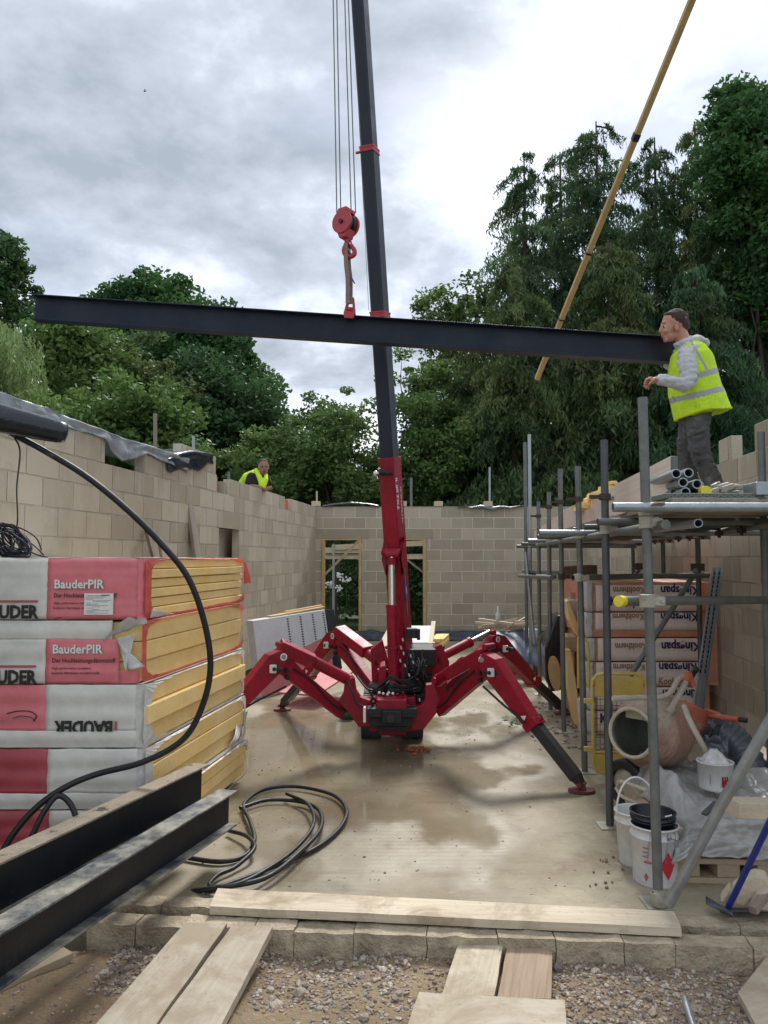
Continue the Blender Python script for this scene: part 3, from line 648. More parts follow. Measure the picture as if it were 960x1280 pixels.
# ---------------------------------------------------------------- spider crane
CR = thing('mini_crane', 'red spider crane with four outrigger legs spread and a tall dark boom raised', 'crane', (.12, 7.1, 0))
def part(name, m, fn, parent=None, **k):
    mb = MB(); fn(mb); return mb.build(name, m, parent or CR, **k)
def boxleg(pts_w, m=None):
    """chain of box sections; pts: list of (point, depth, width) ; width along 'w' dir"""
    mb = MB()
    for (a, da, wa), (b, db, wb_) in zip(pts_w, pts_w[1:]):
        mb.bar(a, b, wa, da, (0, -.25, 1), wb_, db)
    return mb
def outrigger(hub, apex, foot, frac, cyl0, cyl1, cylr, rodfrac, lug=None):
    hub, apex, foot = V(hub), V(apex), V(foot)
    side = (foot - apex).cross(V((0, 0, 1))).normalized()
    # lower arm with deep knee
    d1 = (apex - hub).normalized(); up1 = side.cross(d1).normalized()
    if up1.z < 0: up1 = -up1
    w = .10
    def pl(poly, off, th): return [p + side * off for p in poly], side * th
    arm = MB()
    poly = [hub - up1 * .05, hub + up1 * .052, apex - d1 * .26 + up1 * .05, apex - d1 * .02 + up1 * .078, apex + d1 * .05 + up1 * .01, apex - d1 * .02 - up1 * .10, apex - d1 * .20 - up1 * .082]
    a, e = pl(poly, -w / 2, w); arm.prism(a, e)
    leg = arm.build('arm', M['red'], CR, bevel=.006)
    # outer leg: gusset at the knee then long tapering box
    d2 = (foot - apex).normalized(); up2 = side.cross(d2).normalized()
    if up2.z < 0: up2 = -up2
    e_ = apex + (foot - apex) * frac
    og = MB(); poly = [apex - d2 * .07 + up2 * .03, apex + d2 * .04 + up2 * .085, e_ + up2 * .046, e_ - up2 * .050, apex + d2 * .32 - up2 * .070, apex + d2 * .06 - up2 * .092, apex - d2 * .05 - up2 * .045]
    a, e = pl(poly, -.066, .132); og.prism(a, e)
    outer = og.build('leg', M['red'], CR, bevel=.006)
    mb = MB(); mb.bar(e_ - d2 * .05, e_ + d2 * .012, .145, .118, up2); mb.build('leg_collar', M['red'], outer, bevel=.003)
    mb = MB(); ft = foot + V((0, 0, .055)); mb.bar(e_ - d2 * .1, ft + d2 * -.06, .085, .083, up2); mb.bar(ft - d2 * .07, ft - d2 * .0 , .075, .08, up2, .06, .045); mb.build('extension', M['ext_leg'], outer, bevel=.004)
    mb = MB(); q = ft; mb.tube([q + side * -.05 - up2 * .0, q + side * .05], .018, 10); mb.prism([foot + V((math.cos(t) * .10, math.sin(t) * .075, .022)) for t in [i * math.pi / 8 for i in range(16)]], (0, 0, -.018)); mb.bar(foot + V((0, 0, .02)), foot + V((0, 0, .07)), .05, .05, (0, 1, 0)); mb.build('foot', M['rust_foot'], outer, bevel=.002)
    # white round labels with a dark mark, pins and lock box on the camera side
    sn = side if side.y < 0 else -side
    mb = MB(); sp = apex - d1 * .02 + sn * .0685 + up1 * .03; ring = MB()
    ring.lathe(sp, sn, [(0, .030), (.0015, .030), (.0016, 0)], 18, False); lb = ring.build('round_label', M['ink_white'], outer)
    r2 = MB(); r2.lathe(sp + sn * .0018, sn, [(0, .021), (.001, .021), (.0011, 0)], 14, False); r2.build('label_mark', M['ink_grey'], outer)
    pins = MB()
    for (a_, b_) in ((.12, -.035), (.055, -.075), (.16, -.08)):
        c = apex - d1 * a_ + up1 * b_ + sn * .05; pins = MB(); pins.tube([c, c + sn * .035], .019, 10); pins.build('pin', M['black_part'], leg)
    mb = MB(); c = apex + d1 * .0 - up1 * .10 + sn * .085; mb.boxf(c, V((.028, 0, 0)), V((0, .02, 0)), V((0, 0, .034))); mb.build('lock_box', M['white_metal'], leg, bevel=.008)
    mb = MB(); mb.tube([c + sn * .021, c + sn * .03], .016, 10); mb.tube([c + V((.035, 0, 0)), c + V((.075, 0, -.01))], .02, 8); mb.build('lock_pin', M['black_part'], leg)
    # hydraulic cylinder
    c0, c1 = V(cyl0), V(cyl1); dd = (c1 - c0).normalized(); cm = c0 + (c1 - c0) * rodfrac
    mb = MB(); mb.tube([c0, cm], cylr, 16); mb.tube([cm - dd * .03, cm + dd * .006], cylr * 1.12, 16); mb.ball(c0, cylr * 1.1); mb.build('cylinder', M['red'], CR)
    mb = MB(); mb.tube([cm, c1], cylr * .55, 12); mb.build('piston_rod', M['chrome'], leg)
    mb = MB(); mb.tube([c1 - side * .07, c1 + side * .07], .025, 10); mb.build('pivot_pin', M['red'], leg); mb = MB(); mb.tube([c0 - side * .07, c0 + side * .07], .028, 10); mb.build('pivot_pin', M['red'], leg)
    # warning triangle, lid bolts and a hose along the arm
    q = e_ - d2 * .09 + sn * .0672; mb = MB(); mb.prism([q + up2 * .022, q - up2 * .018 + d2 * .024, q - up2 * .018 - d2 * .024], sn * .001); mb.build('warning_triangle', M['ink_white'], outer)
    q = e_ - d2 * .01 + up2 * .058; mb = MB(); mb.tube(cr_spline([q - d2 * .05, q - d2 * .03 + up2 * .035, q + up2 * .03, q + d2 * .004], 4), .006, 6); mb.build('lift_eye', M['black_part'], outer)
    mb = MB(); q0 = hub + up1 * .03 + sn * .058; mb.tube(cr_spline([q0, q0 + d1 * .18 - up1 * .03, q0 + (apex - hub) * .55, q0 + (apex - hub) * .8 - up1 * .02], 5), .008, 6); mb.build('arm_hose', M['rubber'], leg)
    return leg, outer
fRF = G(727, 990); fRR = G(704, 893); fRL = G(353, 888); fLF = fRF + fRL - fRR
aRF = P(612, 826, 6.2); aRR = P(619, 800, 7.75); aRL = P(420, 796, 7.9); aLF = P(346, 822, 6.35)
outrigger(P(549, 889, 6.75), aRF, fRF, .52, P(548, 850, 6.75), P(611, 808, 6.25), .050, .52)
outrigger(P(548, 868, 7.35), aRR, fRR, .55, P(545, 824, 7.3), P(612, 790, 7.7), .046, .62)
outrigger(P(470, 862, 7.35), aRL, fRL, .50, P(474, 828, 7.3), P(425, 790, 7.85), .05, .78)
outrigger(P(428, 892, 6.75), aLF, fLF, .52, P(436, 850, 6.7), P(351, 806, 6.4), .050, .95)
# box covers over two of the cylinders
part('cylinder_cover', M['red'], lambda m: m.bar(P(561, 842, 6.55), P(606, 816, 6.27), .13, .10, (0, -.2, 1)), bevel=.01)
part('cylinder_cover', M['red'], lambda m: m.bar(P(392, 827, 6.48), P(349, 807, 6.38), .12, .11, (0, -.2, 1)), bevel=.01)
part('cylinder_cover', M['red'], lambda m: m.bar(P(460, 815, 7.45), P(424, 788, 7.83), .13, .11, (0, -.2, 1)), bevel=.01)
# thin stay cables under the legs
part('stay_rod', M['black_part'], lambda m: m.tube([P(604, 858, 6.2), P(628, 880, 6.05), P(656, 903, 5.9)], .009, 8))
part('stay_rod', M['black_part'], lambda m: m.tube([P(358, 858, 6.35), P(325, 874, 6.3), P(292, 893, 6.2)], .009, 8))
# outrigger mounting plates
o5 = lambda z: (290 + z[0] / 5.05, 770 + z[1] / 5.05)
def plate(poly, Y, th, name='mounting_plate'):
    part(name, M['red'], lambda m: m.prism([P(x, y, Y) for x, y in poly], (0, th, 0)), bevel=.008)
plate([o5(q) for q in ((668, 540), (702, 490), (712, 400), (772, 392), (784, 470), (810, 510), (900, 545), (900, 700), (800, 702), (770, 660), (730, 605))], 6.66, .10)
o2 = lambda z: (440 + z[0] / 5.815, 720 + z[1] / 5.815)
plate([o2(q) for q in ((535, 790), (600, 785), (632, 880), (640, 930), (612, 1000), (590, 1030), (520, 1118), (430, 1125), (420, 960), (500, 945), (530, 900))], 6.68, .10)
plate([(463, 812), (478, 800), (486, 830), (486, 868), (466, 874)], 7.25, .12)
plate([(528, 815), (552, 805), (562, 828), (556, 875), (530, 880)], 7.25, .12)
# base: black front bumper, red frame, tracks
def base(m):
    for (x0, y0, x1, y1, Y, t) in ((459, 886, 521, 897, 6.50, .18), (462, 897, 516, 908, 6.56, .2), (470, 908, 508, 914, 6.62, .2), (478, 889, 502, 904, 6.46, .06)):
        a, b = P(x0, y1, Y), P(x1, y0, Y); m.box((a.x, Y, a.z), (b.x, Y + t, b.z))
    m.tube([P(488, 898, 6.46), P(488, 898, 6.42)], .035, 14)
    for x in (463, 471, 508, 516): m.tube([P(x, 890, 6.5), P(x, 890, 6.485)], .012, 8)
part('front_bumper', M['black_part'], base, bevel=.006)
part('side_lamp', M['ink_white'], lambda m: (m.box((P(457, 0, 6.5).x - .012, 6.5, P(0, 904, 6.5).z), (P(457, 0, 6.5).x + .012, 6.55, P(0, 884, 6.5).z))), bevel=.01)
bz = P(490, 0, 7).x
part('frame', M['red'], lambda m: (m.box((bz - .20, 6.75, .20), (bz + .20, 8.3, .50)), m.box((bz - .14, 6.52, .40), (bz + .12, 6.8, .52)), m.box((bz - .12, 6.9, .13), (bz + .12, 7.1, .22))), bevel=.012)
for sx in (-1, 1):
    def tr(m):
        x0, x1 = bz + sx * .20 - .09, bz + sx * .20 + .09; n = 15
        pr = [(7.42 + .135 * math.sin(-math.pi * i / n) , .145 + .135 * math.cos(math.pi * i / n)) for i in range(n + 1)]
        pr2 = [(8.5 + .135 * math.sin(math.pi * i / n), .145 - .135 * math.cos(math.pi * i / n)) for i in range(n + 1)]
        loop = pr + pr2
        m.prism([V((x0, y, z)) for y, z in loop], (x1 - x0, 0, 0))
        for i in range(46):   # grouser bars
            t = i / 46; per = [V((0, y, z)) for y, z in loop]
            k = t * len(per); a = per[int(k) % len(per)]; b = per[(int(k) + 1) % len(per)]; p = a + (b - a) * (k % 1)
            m.box((x0 - .004, p.y - .012, p.z - .012), (x1 + .004, p.y + .012, p.z + .012))
        for i in range(9):
            y = 7.42 + (8.5 - 7.42) * (i + .5) / 9
            for z in (.012, .275): m.box((x0 - .004, y - .03, z - .01), (x1 + .004, y + .03, z + .01))
    part('track', M['rubber'], tr)
# turret and pivot
part('slewing_ring', M['black_part'], lambda m: m.lathe((bz + .02, 7.05, .50), (0, 0, 1), [(0, 0), (0, .24), (.06, .24), (.06, 0)], 32))
def turret(m):
    for x, w in ((474, 8), (502, 7)):
        poly = [(x, 878), (x + w, 878), (x + w + 1, 838), (x + w - 1, 832), (x + 1, 833), (x - 1, 840)]
        m.prism([P(a, b, 6.86) for a, b in poly], (0, .42, 0))
    a, b = P(474, 880, 6.9), P(508, 862, 6.9); m.box((a.x, 6.84, a.z), (b.x, 7.3, b.z))
    m.tube([P(472, 840, 6.95), P(513, 840, 6.95)], .03, 14)
part('turret', M['red'], turret, bevel=.008)
# boom: frame turned a little clockwise so its right side shows
phi = R(20); bf = V((-math.sin(phi), -math.cos(phi), 0)); br = V((math.cos(phi), -math.sin(phi), 0))
B0 = P(505, 850, 7.22); B1 = P(453.5, 60, 6.35); bd = (B1 - B0).normalized()
bfr = (bf - bd * bf.dot(bd)).normalized(); brr = bd.cross(bfr).normalized()
if brr.dot(br) < 0: brr = -brr
def on_axis(py):   # point of the boom axis at image height py
    lo, hi = 0.0, 14.0
    for _ in range(40):
        mid = (lo + hi) / 2; p = B0 + bd * mid
        c, s = math.cos(PITCH), math.sin(PITCH); q = p - V((0, 0, EH)); w_ = q.y * c + q.z * s; y = 640 - 950 * (-q.y * s + q.z * c) / w_
        if y > py: lo = mid
        else: hi = mid
    return lo
def hexbeam(m, s0, s1, w, d, ch):
    pr = [(-w / 2 + ch, d / 2), (w / 2 - ch, d / 2), (w / 2, d / 2 - ch), (w / 2, -d / 2 + ch), (w / 2 - ch, -d / 2), (-w / 2 + ch, -d / 2), (-w / 2, -d / 2 + ch), (-w / 2, d / 2 - ch)]
    m.prism([B0 + bd * s0 + brr * a + bfr * b for a, b in pr], bd * (s1 - s0))
sA, sB, sC, sTop = on_axis(572), on_axis(391), on_axis(186), on_axis(-330)
boom = part('boom', M['red'], lambda m: hexbeam(m, .0, sA, .150, .225, .012), bevel=.004)
part('boom_collar', M['red'], lambda m: hexbeam(m, sA - .035, sA + .002, .158, .233, .012), boom)
b2 = part('boom_section', M['boom'], lambda m: hexbeam(m, sA - .3, sB, .128, .185, .014))
part('section_collar', M['red_hook'], lambda m: (hexbeam(m, sB - .05, sB - .035, .142, .20, .012), hexbeam(m, sB - .012, sB + .003, .142, .20, .012), hexbeam(m, sB - .05, sB, .134, .192, .012)), b2)
b3 = part('boom_section', M['boom'], lambda m: hexbeam(m, sB - .3, sC, .124, .172, .014))
part('section_collar', M['red_hook'], lambda m: (hexbeam(m, sC - .045, sC - .03, .135, .184, .012), hexbeam(m, sC - .012, sC + .003, .135, .184, .012), hexbeam(m, sC - .04, sC, .128, .178, .012), m.tube([B0 + bd * (sC - .02) + brr * (-.06) + bfr * .02, B0 + bd * (sC - .02) + brr * (-.12) + bfr * .02], .012, 8)), b3)
part('boom_section', M['boom'], lambda m: hexbeam(m, sC - .3, sTop, .112, .155, .014))
part('boom_stop', M['steel_light'], lambda m: m.tube([B0 + bd * (sB - .09) + brr * -.06 + bfr * .03, B0 + bd * (sB - .09) + brr * -.12 + bfr * .03], .005, 6))
tip = B0 + bd * sTop
HK = P(434.5, 268, 6.0)
part('boom_head', M['red'], lambda m: (m.bar(tip - bd * .1, tip + bd * .2, .16, .2, bfr), m.bar(tip + V((0, 0, .1)), V((HK.x - .12, HK.y, tip.z + .15)), .12, .16, (0, 0, 1))), bevel=.01)
part('sheave', M['black_part'], lambda m: m.lathe((HK.x - .14, HK.y - .06, tip.z + .08), (0, 1, 0), [(0, 0), (0, .13), (.02, .11), (.10, .11), (.12, .13), (.12, 0)], 20))
for tx, bx, yy in ((416.5, 421, 0), (421, 426, .05), (431, 439, .0), (435.5, 444.5, .05)):
    a, b = P(tx, 0, 6.0 + yy), P(bx, 266, 6.0 + yy); dr = (a - b).normalized(); t = (tip.z + .05 - b.z) / dr.z
    part('wire_rope', M['steel_tube'], lambda m: m.tube([b, b + dr * t], .0055, 6))
a, b = P(441, 0, 6.4), P(461, 388, 6.7); part('limit_wire', M['steel_light'], lambda m: m.tube([a + (a - b).normalized() * 2.0, b], .0022, 5))
# luffing cylinder in front of the boom
part('boom_bracket', M['red'], lambda m: (
    m.prism([P(x, y, 6.93) for x, y in ((481, 672), (486, 684), (499, 684), (503, 674), (506, 690), (500, 692), (498, 699), (480, 700), (476, 692))], (0, .10, 0)),
    m.prism([P(x, y, 6.90) for x, y in ((479, 676), (477, 700), (482, 720), (484, 700))], (0, .16, 0)),
    m.prism([P(x, y, 6.90) for x, y in ((506, 670), (501, 697), (505, 718), (508, 690))], (0, .16, 0)),
    m.tube([P(479, 690, 6.9), P(500, 690, 6.9)], .035, 16)), bevel=.004)
c0, c1, c2 = P(492.5, 850, 6.86), P(490, 756, 6.84), P(489.5, 694, 6.86)
cy = part('luffing_cylinder', M['red'], lambda m: (m.tube([c0, c1], .052, 20), m.tube([c1 + V((0, 0, -.03)), c1], .056, 20), m.tube([c0 + (c1 - c0) * .42, c0 + (c1 - c0) * .45], .075, 20)))
part('piston_rod', M['chrome'], lambda m: m.tube([c1, c2], .033, 16), cy)
part('rod_eye', M['red'], lambda m: (m.tube([P(481, 693, 6.86), P(498, 693, 6.86)], .04, 16), m.tube([P(489.5, 706, 6.86), P(489.5, 697, 6.86)], .042, 16)), cy)
part('hydraulic_line', M['red'], lambda m: m.tube(cr_spline([P(498, 763, 6.8), P(500, 770, 6.8), P(497, 790, 6.8), P(499, 810, 6.8), P(496, 830, 6.8)]), .006, 6), cy)
# camera / lamp on the boom head of the base section
part('boom_lamp', M['black_part'], lambda m: (m.tube([P(478, 592, 6.75), P(489, 591, 6.78)], .02, 10), m.tube([P(474, 590, 6.72), P(479, 591, 6.75)], .028, 12)))
part('lamp_head', M['chrome'], lambda m: (m.ball(P(470, 592, 6.7), .027), m.ball(P(474, 586, 6.72), .013), m.tube([P(471, 595, 6.7), P(472, 599, 6.7)], .006, 6)))
# faded lettering and an oval badge on the right side of the boom: the marks are strokes of the size seen in the photo
def side_pt(s, b): return B0 + bd * s + brr * (.150 / 2 + .0016) + bfr * b
def strokes(m, s0, s1, b, h, n, rngseed):
    rg = random.Random(rngseed); cell = (s1 - s0) / n
    for i in range(n):
        c = s0 + cell * (i + .5); w = cell * .7
        segs = rg.sample([((-.5, -.5), (.5, -.5)), ((-.5, .5), (.5, .5)), ((-.5, -.5), (-.5, .5)), ((.5, -.5), (.5, .5)), ((0, -.5), (0, .5)), ((-.5, -.5), (.5, .5))], 3)
        for (a0, b0), (a1, b1) in segs:
            p, q = side_pt(c + a0 * w, b + b0 * h), side_pt(c + a1 * w, b + b1 * h)
            m.bar(p, q, .0015 if 0 else h * .22, .0012, brr)
s595, s637, s655, s606 = on_axis(597), on_axis(637), on_axis(655), on_axis(609)
part('lettering', M['ink_white'], lambda m: (strokes(m, s637, s595, .065, .045, 6, 3), strokes(m, s655, s606, -.035, .022, 11, 8)), boom)
sb = on_axis(738)
part('badge', M['blue'], lambda m: m.prism([side_pt(sb + .11 * math.cos(t), .0 + .06 * math.sin(t)) for t in [i * math.pi / 12 for i in range(24)]], brr * .002), boom)
part('badge_mark', M['ink_white'], lambda m: m.prism([side_pt(sb + .05 * math.cos(t), .0 + .02 * math.sin(t)) + brr * .002 for t in [i * math.pi / 8 for i in range(16)]], brr * .001), boom)
part('hydraulic_line', M['steel_light'], lambda m: m.tube([side_pt(on_axis(770), .02) + brr * .01, side_pt(on_axis(700), .03) + brr * .01], .004, 6), boom)
# engine, valve bank, hoses at the right
def eng(m):
    for (x0, y0, x1, y1, Y, t) in ((511, 812, 545, 832, 7.1, .5), (516, 832, 534, 868, 6.98, .45), (520, 868, 530, 884, 6.85, .2), (508, 786, 522, 798, 6.9, .12), (505, 838, 516, 882, 6.95, .2), (533, 845, 541, 880, 7.1, .3)):
        a, b = P(x0, y1, Y), P(x1, y0, Y); m.box((a.x, Y, a.z), (b.x, Y + t, b.z))
    m.tube([P(519, 855, 6.95), P(519, 855, 6.85)], .07, 18); m.tube([P(527, 843, 7.0), P(527, 843, 6.88)], .045, 14)
    m.box((P(519, 0, 6.9).x, 6.88, P(0, 800, 6.9).z), (P(523, 0, 6.9).x, 6.95, P(0, 786, 6.9).z))
part('engine_housing', M['black_part'], eng, bevel=.006)
def hoses(m):
    rg = random.Random(4)
    for i in range(22):
        x = rg.uniform(506, 533); y0 = rg.uniform(812, 836); y1 = y0 + rg.uniform(25, 50); Y = rg.uniform(6.78, 6.95)
        m.tube(cr_spline([P(x, y0, Y), P(x + rg.uniform(-4, 4), (y0 * 2 + y1) / 3, Y - .05), P(x + rg.uniform(-4, 4), (y0 + 2 * y1) / 3, Y - .05), P(x + rg.uniform(-8, 8), y1, Y)], 5), rg.choice((.007, .009, .011)), 6)
    for i in range(9):
        y = rg.uniform(850, 875); m.tube(cr_spline([P(470 + rg.uniform(0, 12), y + 6, 6.75), P(488, y - 8, 6.68), P(505, y - 2, 6.7), P(524, y - 8 + rg.uniform(-5, 5), 6.78)], 5), .008, 6)
    m.tube(cr_spline([P(434, 850, 6.6), P(441, 866, 6.55), P(447, 880, 6.55), P(466, 884, 6.6), P(474, 876, 6.7)], 6), .009, 6)
    m.tube(cr_spline([P(446, 845, 7.0), P(458, 860, 6.9), P(470, 862, 6.9), P(478, 850, 6.9)], 6), .009, 6)
part('hose', M['rubber'], hoses)
part('hose_fitting', M['steel_light'], lambda m: [m.tube([P(x, y, 6.73), P(x + 1, y + 4, 6.72)], .009, 6) for x, y in ((501, 808), (504, 815), (500, 824), (506, 830), (513, 818), (515, 806), (511, 842), (524, 873), (516, 826), (503, 798))])
def levers(m):
    for i in range(7): m.tube([P(474 + i * 5, 876, 6.72), P(474 + i * 5, 868, 6.68)], .005, 6)
part('control_lever', M['black_part'], levers)
for i, x in enumerate((474, 479, 484.5, 486, 491, 497, 504)):
    part('lever_knob', M['ink_white'] if i < 5 else M['red'], lambda m: m.ball(P(x, 866 + (i % 3), 6.68), .013, n=8, m=6))
part('valve_block', M['black_part'], lambda m: (m.box((P(472, 0, 6.7).x, 6.70, P(0, 882, 6.7).z), (P(508, 0, 6.7).x, 6.8, P(0, 873, 6.7).z))), bevel=.004)
part('chain', M['black_part'], lambda m: [m.ball(P(464 + (i % 3), 866 + i * 3.2, 6.6), .014, n=6, m=5) for i in range(8)])
part('cover_panel', M['red'], lambda m: (m.box((P(476, 0, 6.62).x, 6.60, P(0, 893, 6.62).z), (P(505, 0, 6.62).x, 6.7, P(0, 880, 6.62).z))), bevel=.008)

# ---------------------------------------------------------------- hook block, sling, clamp, hanging beam
HB = thing('hook_block', 'round red hook block hanging on four wire ropes beside the boom', 'hook block', P(434, 282, 6.0))
hc = P(432, 280, 6.0)
ha = V((.55, .83, 0)).normalized()
def disc(m, c, ax, r, t, tail=True):
    m.lathe(c, ax, [(0, 0), (0, r), (t, r), (t, 0)], 26, False)
mb = MB(); disc(mb, hc - ha * .06, ha, .094, .02); disc(mb, hc + ha * .05, ha, .094, .02); mb.prism([hc - ha * .06 + V((ha.y, -ha.x, 0)) * a + V((0, 0, b)) for a, b in ((-.05, .08), (.045, .085), (.05, .115), (-.03, .115))], ha * .13)
mb.prism([hc - ha * .05 + V((ha.y, -ha.x, 0)) * a + V((0, 0, b)) for a, b in ((-.055, -.06), (.06, -.06), (.035, -.125), (-.03, -.125))], ha * .1); mb.build('side_plate', M['red_hook'], HB, bevel=.004)
mb = MB(); disc(mb, hc - ha * .038, ha, .082, .03); disc(mb, hc + ha * .01, ha, .082, .03); mb.tube([hc - ha * .075, hc + ha * .08], .018, 10); mb.build('sheave', M['black_part'], HB)
hp = hc + V((.012, 0, 0))
mb = MB(); mb.tube([hp + V((0, 0, -.11)), hp + V((0, 0, -.165))], .022, 12)
pts = [(0, -.16), (-.028, -.19), (-.034, -.23), (-.012, -.262), (.022, -.27), (.05, -.25), (.052, -.22), (.03, -.185), (.018, -.17)]
q = cr_spline([hp + V((a + .008, 0, b)) for a, b in pts], 5); mb.tube(q, .017, 10, rs=[.02 - .008 * abs(i / len(q) - .6) for i in range(len(q))]); mb.build('hook', M['red_hook'], HB)
mb = MB(); mb.tube([hp + V((-.01, 0, -.175)), hp + V((.035, 0, -.25))], .006, 6); mb.build('latch', M['steel_light'], HB)
mb = MB()
for dx_, dy_ in ((-.012, -.015), (.010, .012)):
    pts = [P(434, 305, 6.0), P(434.5, 330, 6.0), P(436.5, 350, 6.0), P(436.5, 379, 6.0)]
    q = cr_spline([p + V((dx_, dy_, 0)) for p in pts], 5)
    for a, b in zip(q, q[1:]): mb.bar(a, b - V((0, 0, .004)), .034, .006, (.3, 1, 0))
mb.tube(cr_spline([P(432, 302, 6.0), P(435, 296, 6.0), P(439, 303, 6.0)], 5), .018, 8, sq=(1, .4))
SL = mb.build('lifting_sling', M['sling']); tag(SL, 'grey and brown lifting sling looped over the crane hook, down to the beam clamp', 'sling')
mb = MB(); mb.tube([P(439, 346, 5.97), P(443, 354, 5.96)], .013, 6, sq=(1, .4)); mb.build('sling_tag', M['blue'], SL)
# the beam being lifted
BL, BR = P(45, 370, 6.12), P(843, 423, 6.02)
bdir = (BR - BL).normalized(); bup = V((0, -.05, 1)); bup = (bup - bdir * bup.dot(bdir)).normalized(); bside = bdir.cross(bup).normalized()
def ibeam(m, p0, p1, up, h, w, tf, tw):
    """p0,p1: centre of top face"""
    d = (p1 - p0).normalized(); up = (up - d * up.dot(d)).normalized(); s = d.cross(up)
    pr = [(-w / 2, 0), (w / 2, 0), (w / 2, -tf), (tw / 2, -tf), (tw / 2, -h + tf), (w / 2, -h + tf), (w / 2, -h), (-w / 2, -h), (-w / 2, -h + tf), (-tw / 2, -h + tf), (-tw / 2, -tf), (-w / 2, -tf)]
    m.prism([p0 + s * a + up * b for a, b in pr], p1 - p0)
mb = MB(); ibeam(mb, BL, BR, bup, .205, .133, .009, .007)
tag(mb.build('steel_beam', M['beam'], bevel=.002), 'long dark blue-black steel beam hanging level from the crane hook', 'steel beam')
BC = thing('beam_clamp', 'red beam clamp gripping the top flange of the hanging beam', 'clamp', P(436, 392, 6.0))
cb = BL + bdir * ((P(436, 400, 6.0) - BL).dot(bdir))
mb = MB()
for s_ in (-1, 1):
    for a, w_ in ((-.042, .016), (.038, .018)): mb.bar(cb + bside * s_ * .045 + bdir * a + bup * .01, cb + bside * s_ * .015 + bdir * a * .45 + bup * .15, .012, w_, bdir)
    mb.bar(cb + bside * s_ * .035 - bdir * .035 + bup * .06, cb + bside * s_ * .035 + bdir * .03 + bup * .06, .012, .02, bup)
mb.bar(cb - bdir * .022 + bup * .145, cb + bdir * .022 + bup * .145, .05, .02, bup)
mb.build('clamp_plate', M['red_hook'], BC, bevel=.003)
mb = MB(); mb.bar(cb - bdir * .045 + bup * .012 - bside * 0, cb + bdir * .045 + bup * .012, .165, .02, bup)
for s_ in (-1, 1): mb.bar(cb - bdir * .04 + bside * s_ * .078 - bup * .012, cb + bdir * .04 + bside * s_ * .078 - bup * .012, .02, .04, bup)
mb.build('jaw', M['red_hook'], BC, bevel=.003)
mb = MB(); mb.tube([cb + bup * .135 - bside * .03, cb + bup * .135 + bside * .03], .018, 10); mb.build('shackle_pin', M['red_hook'], BC)
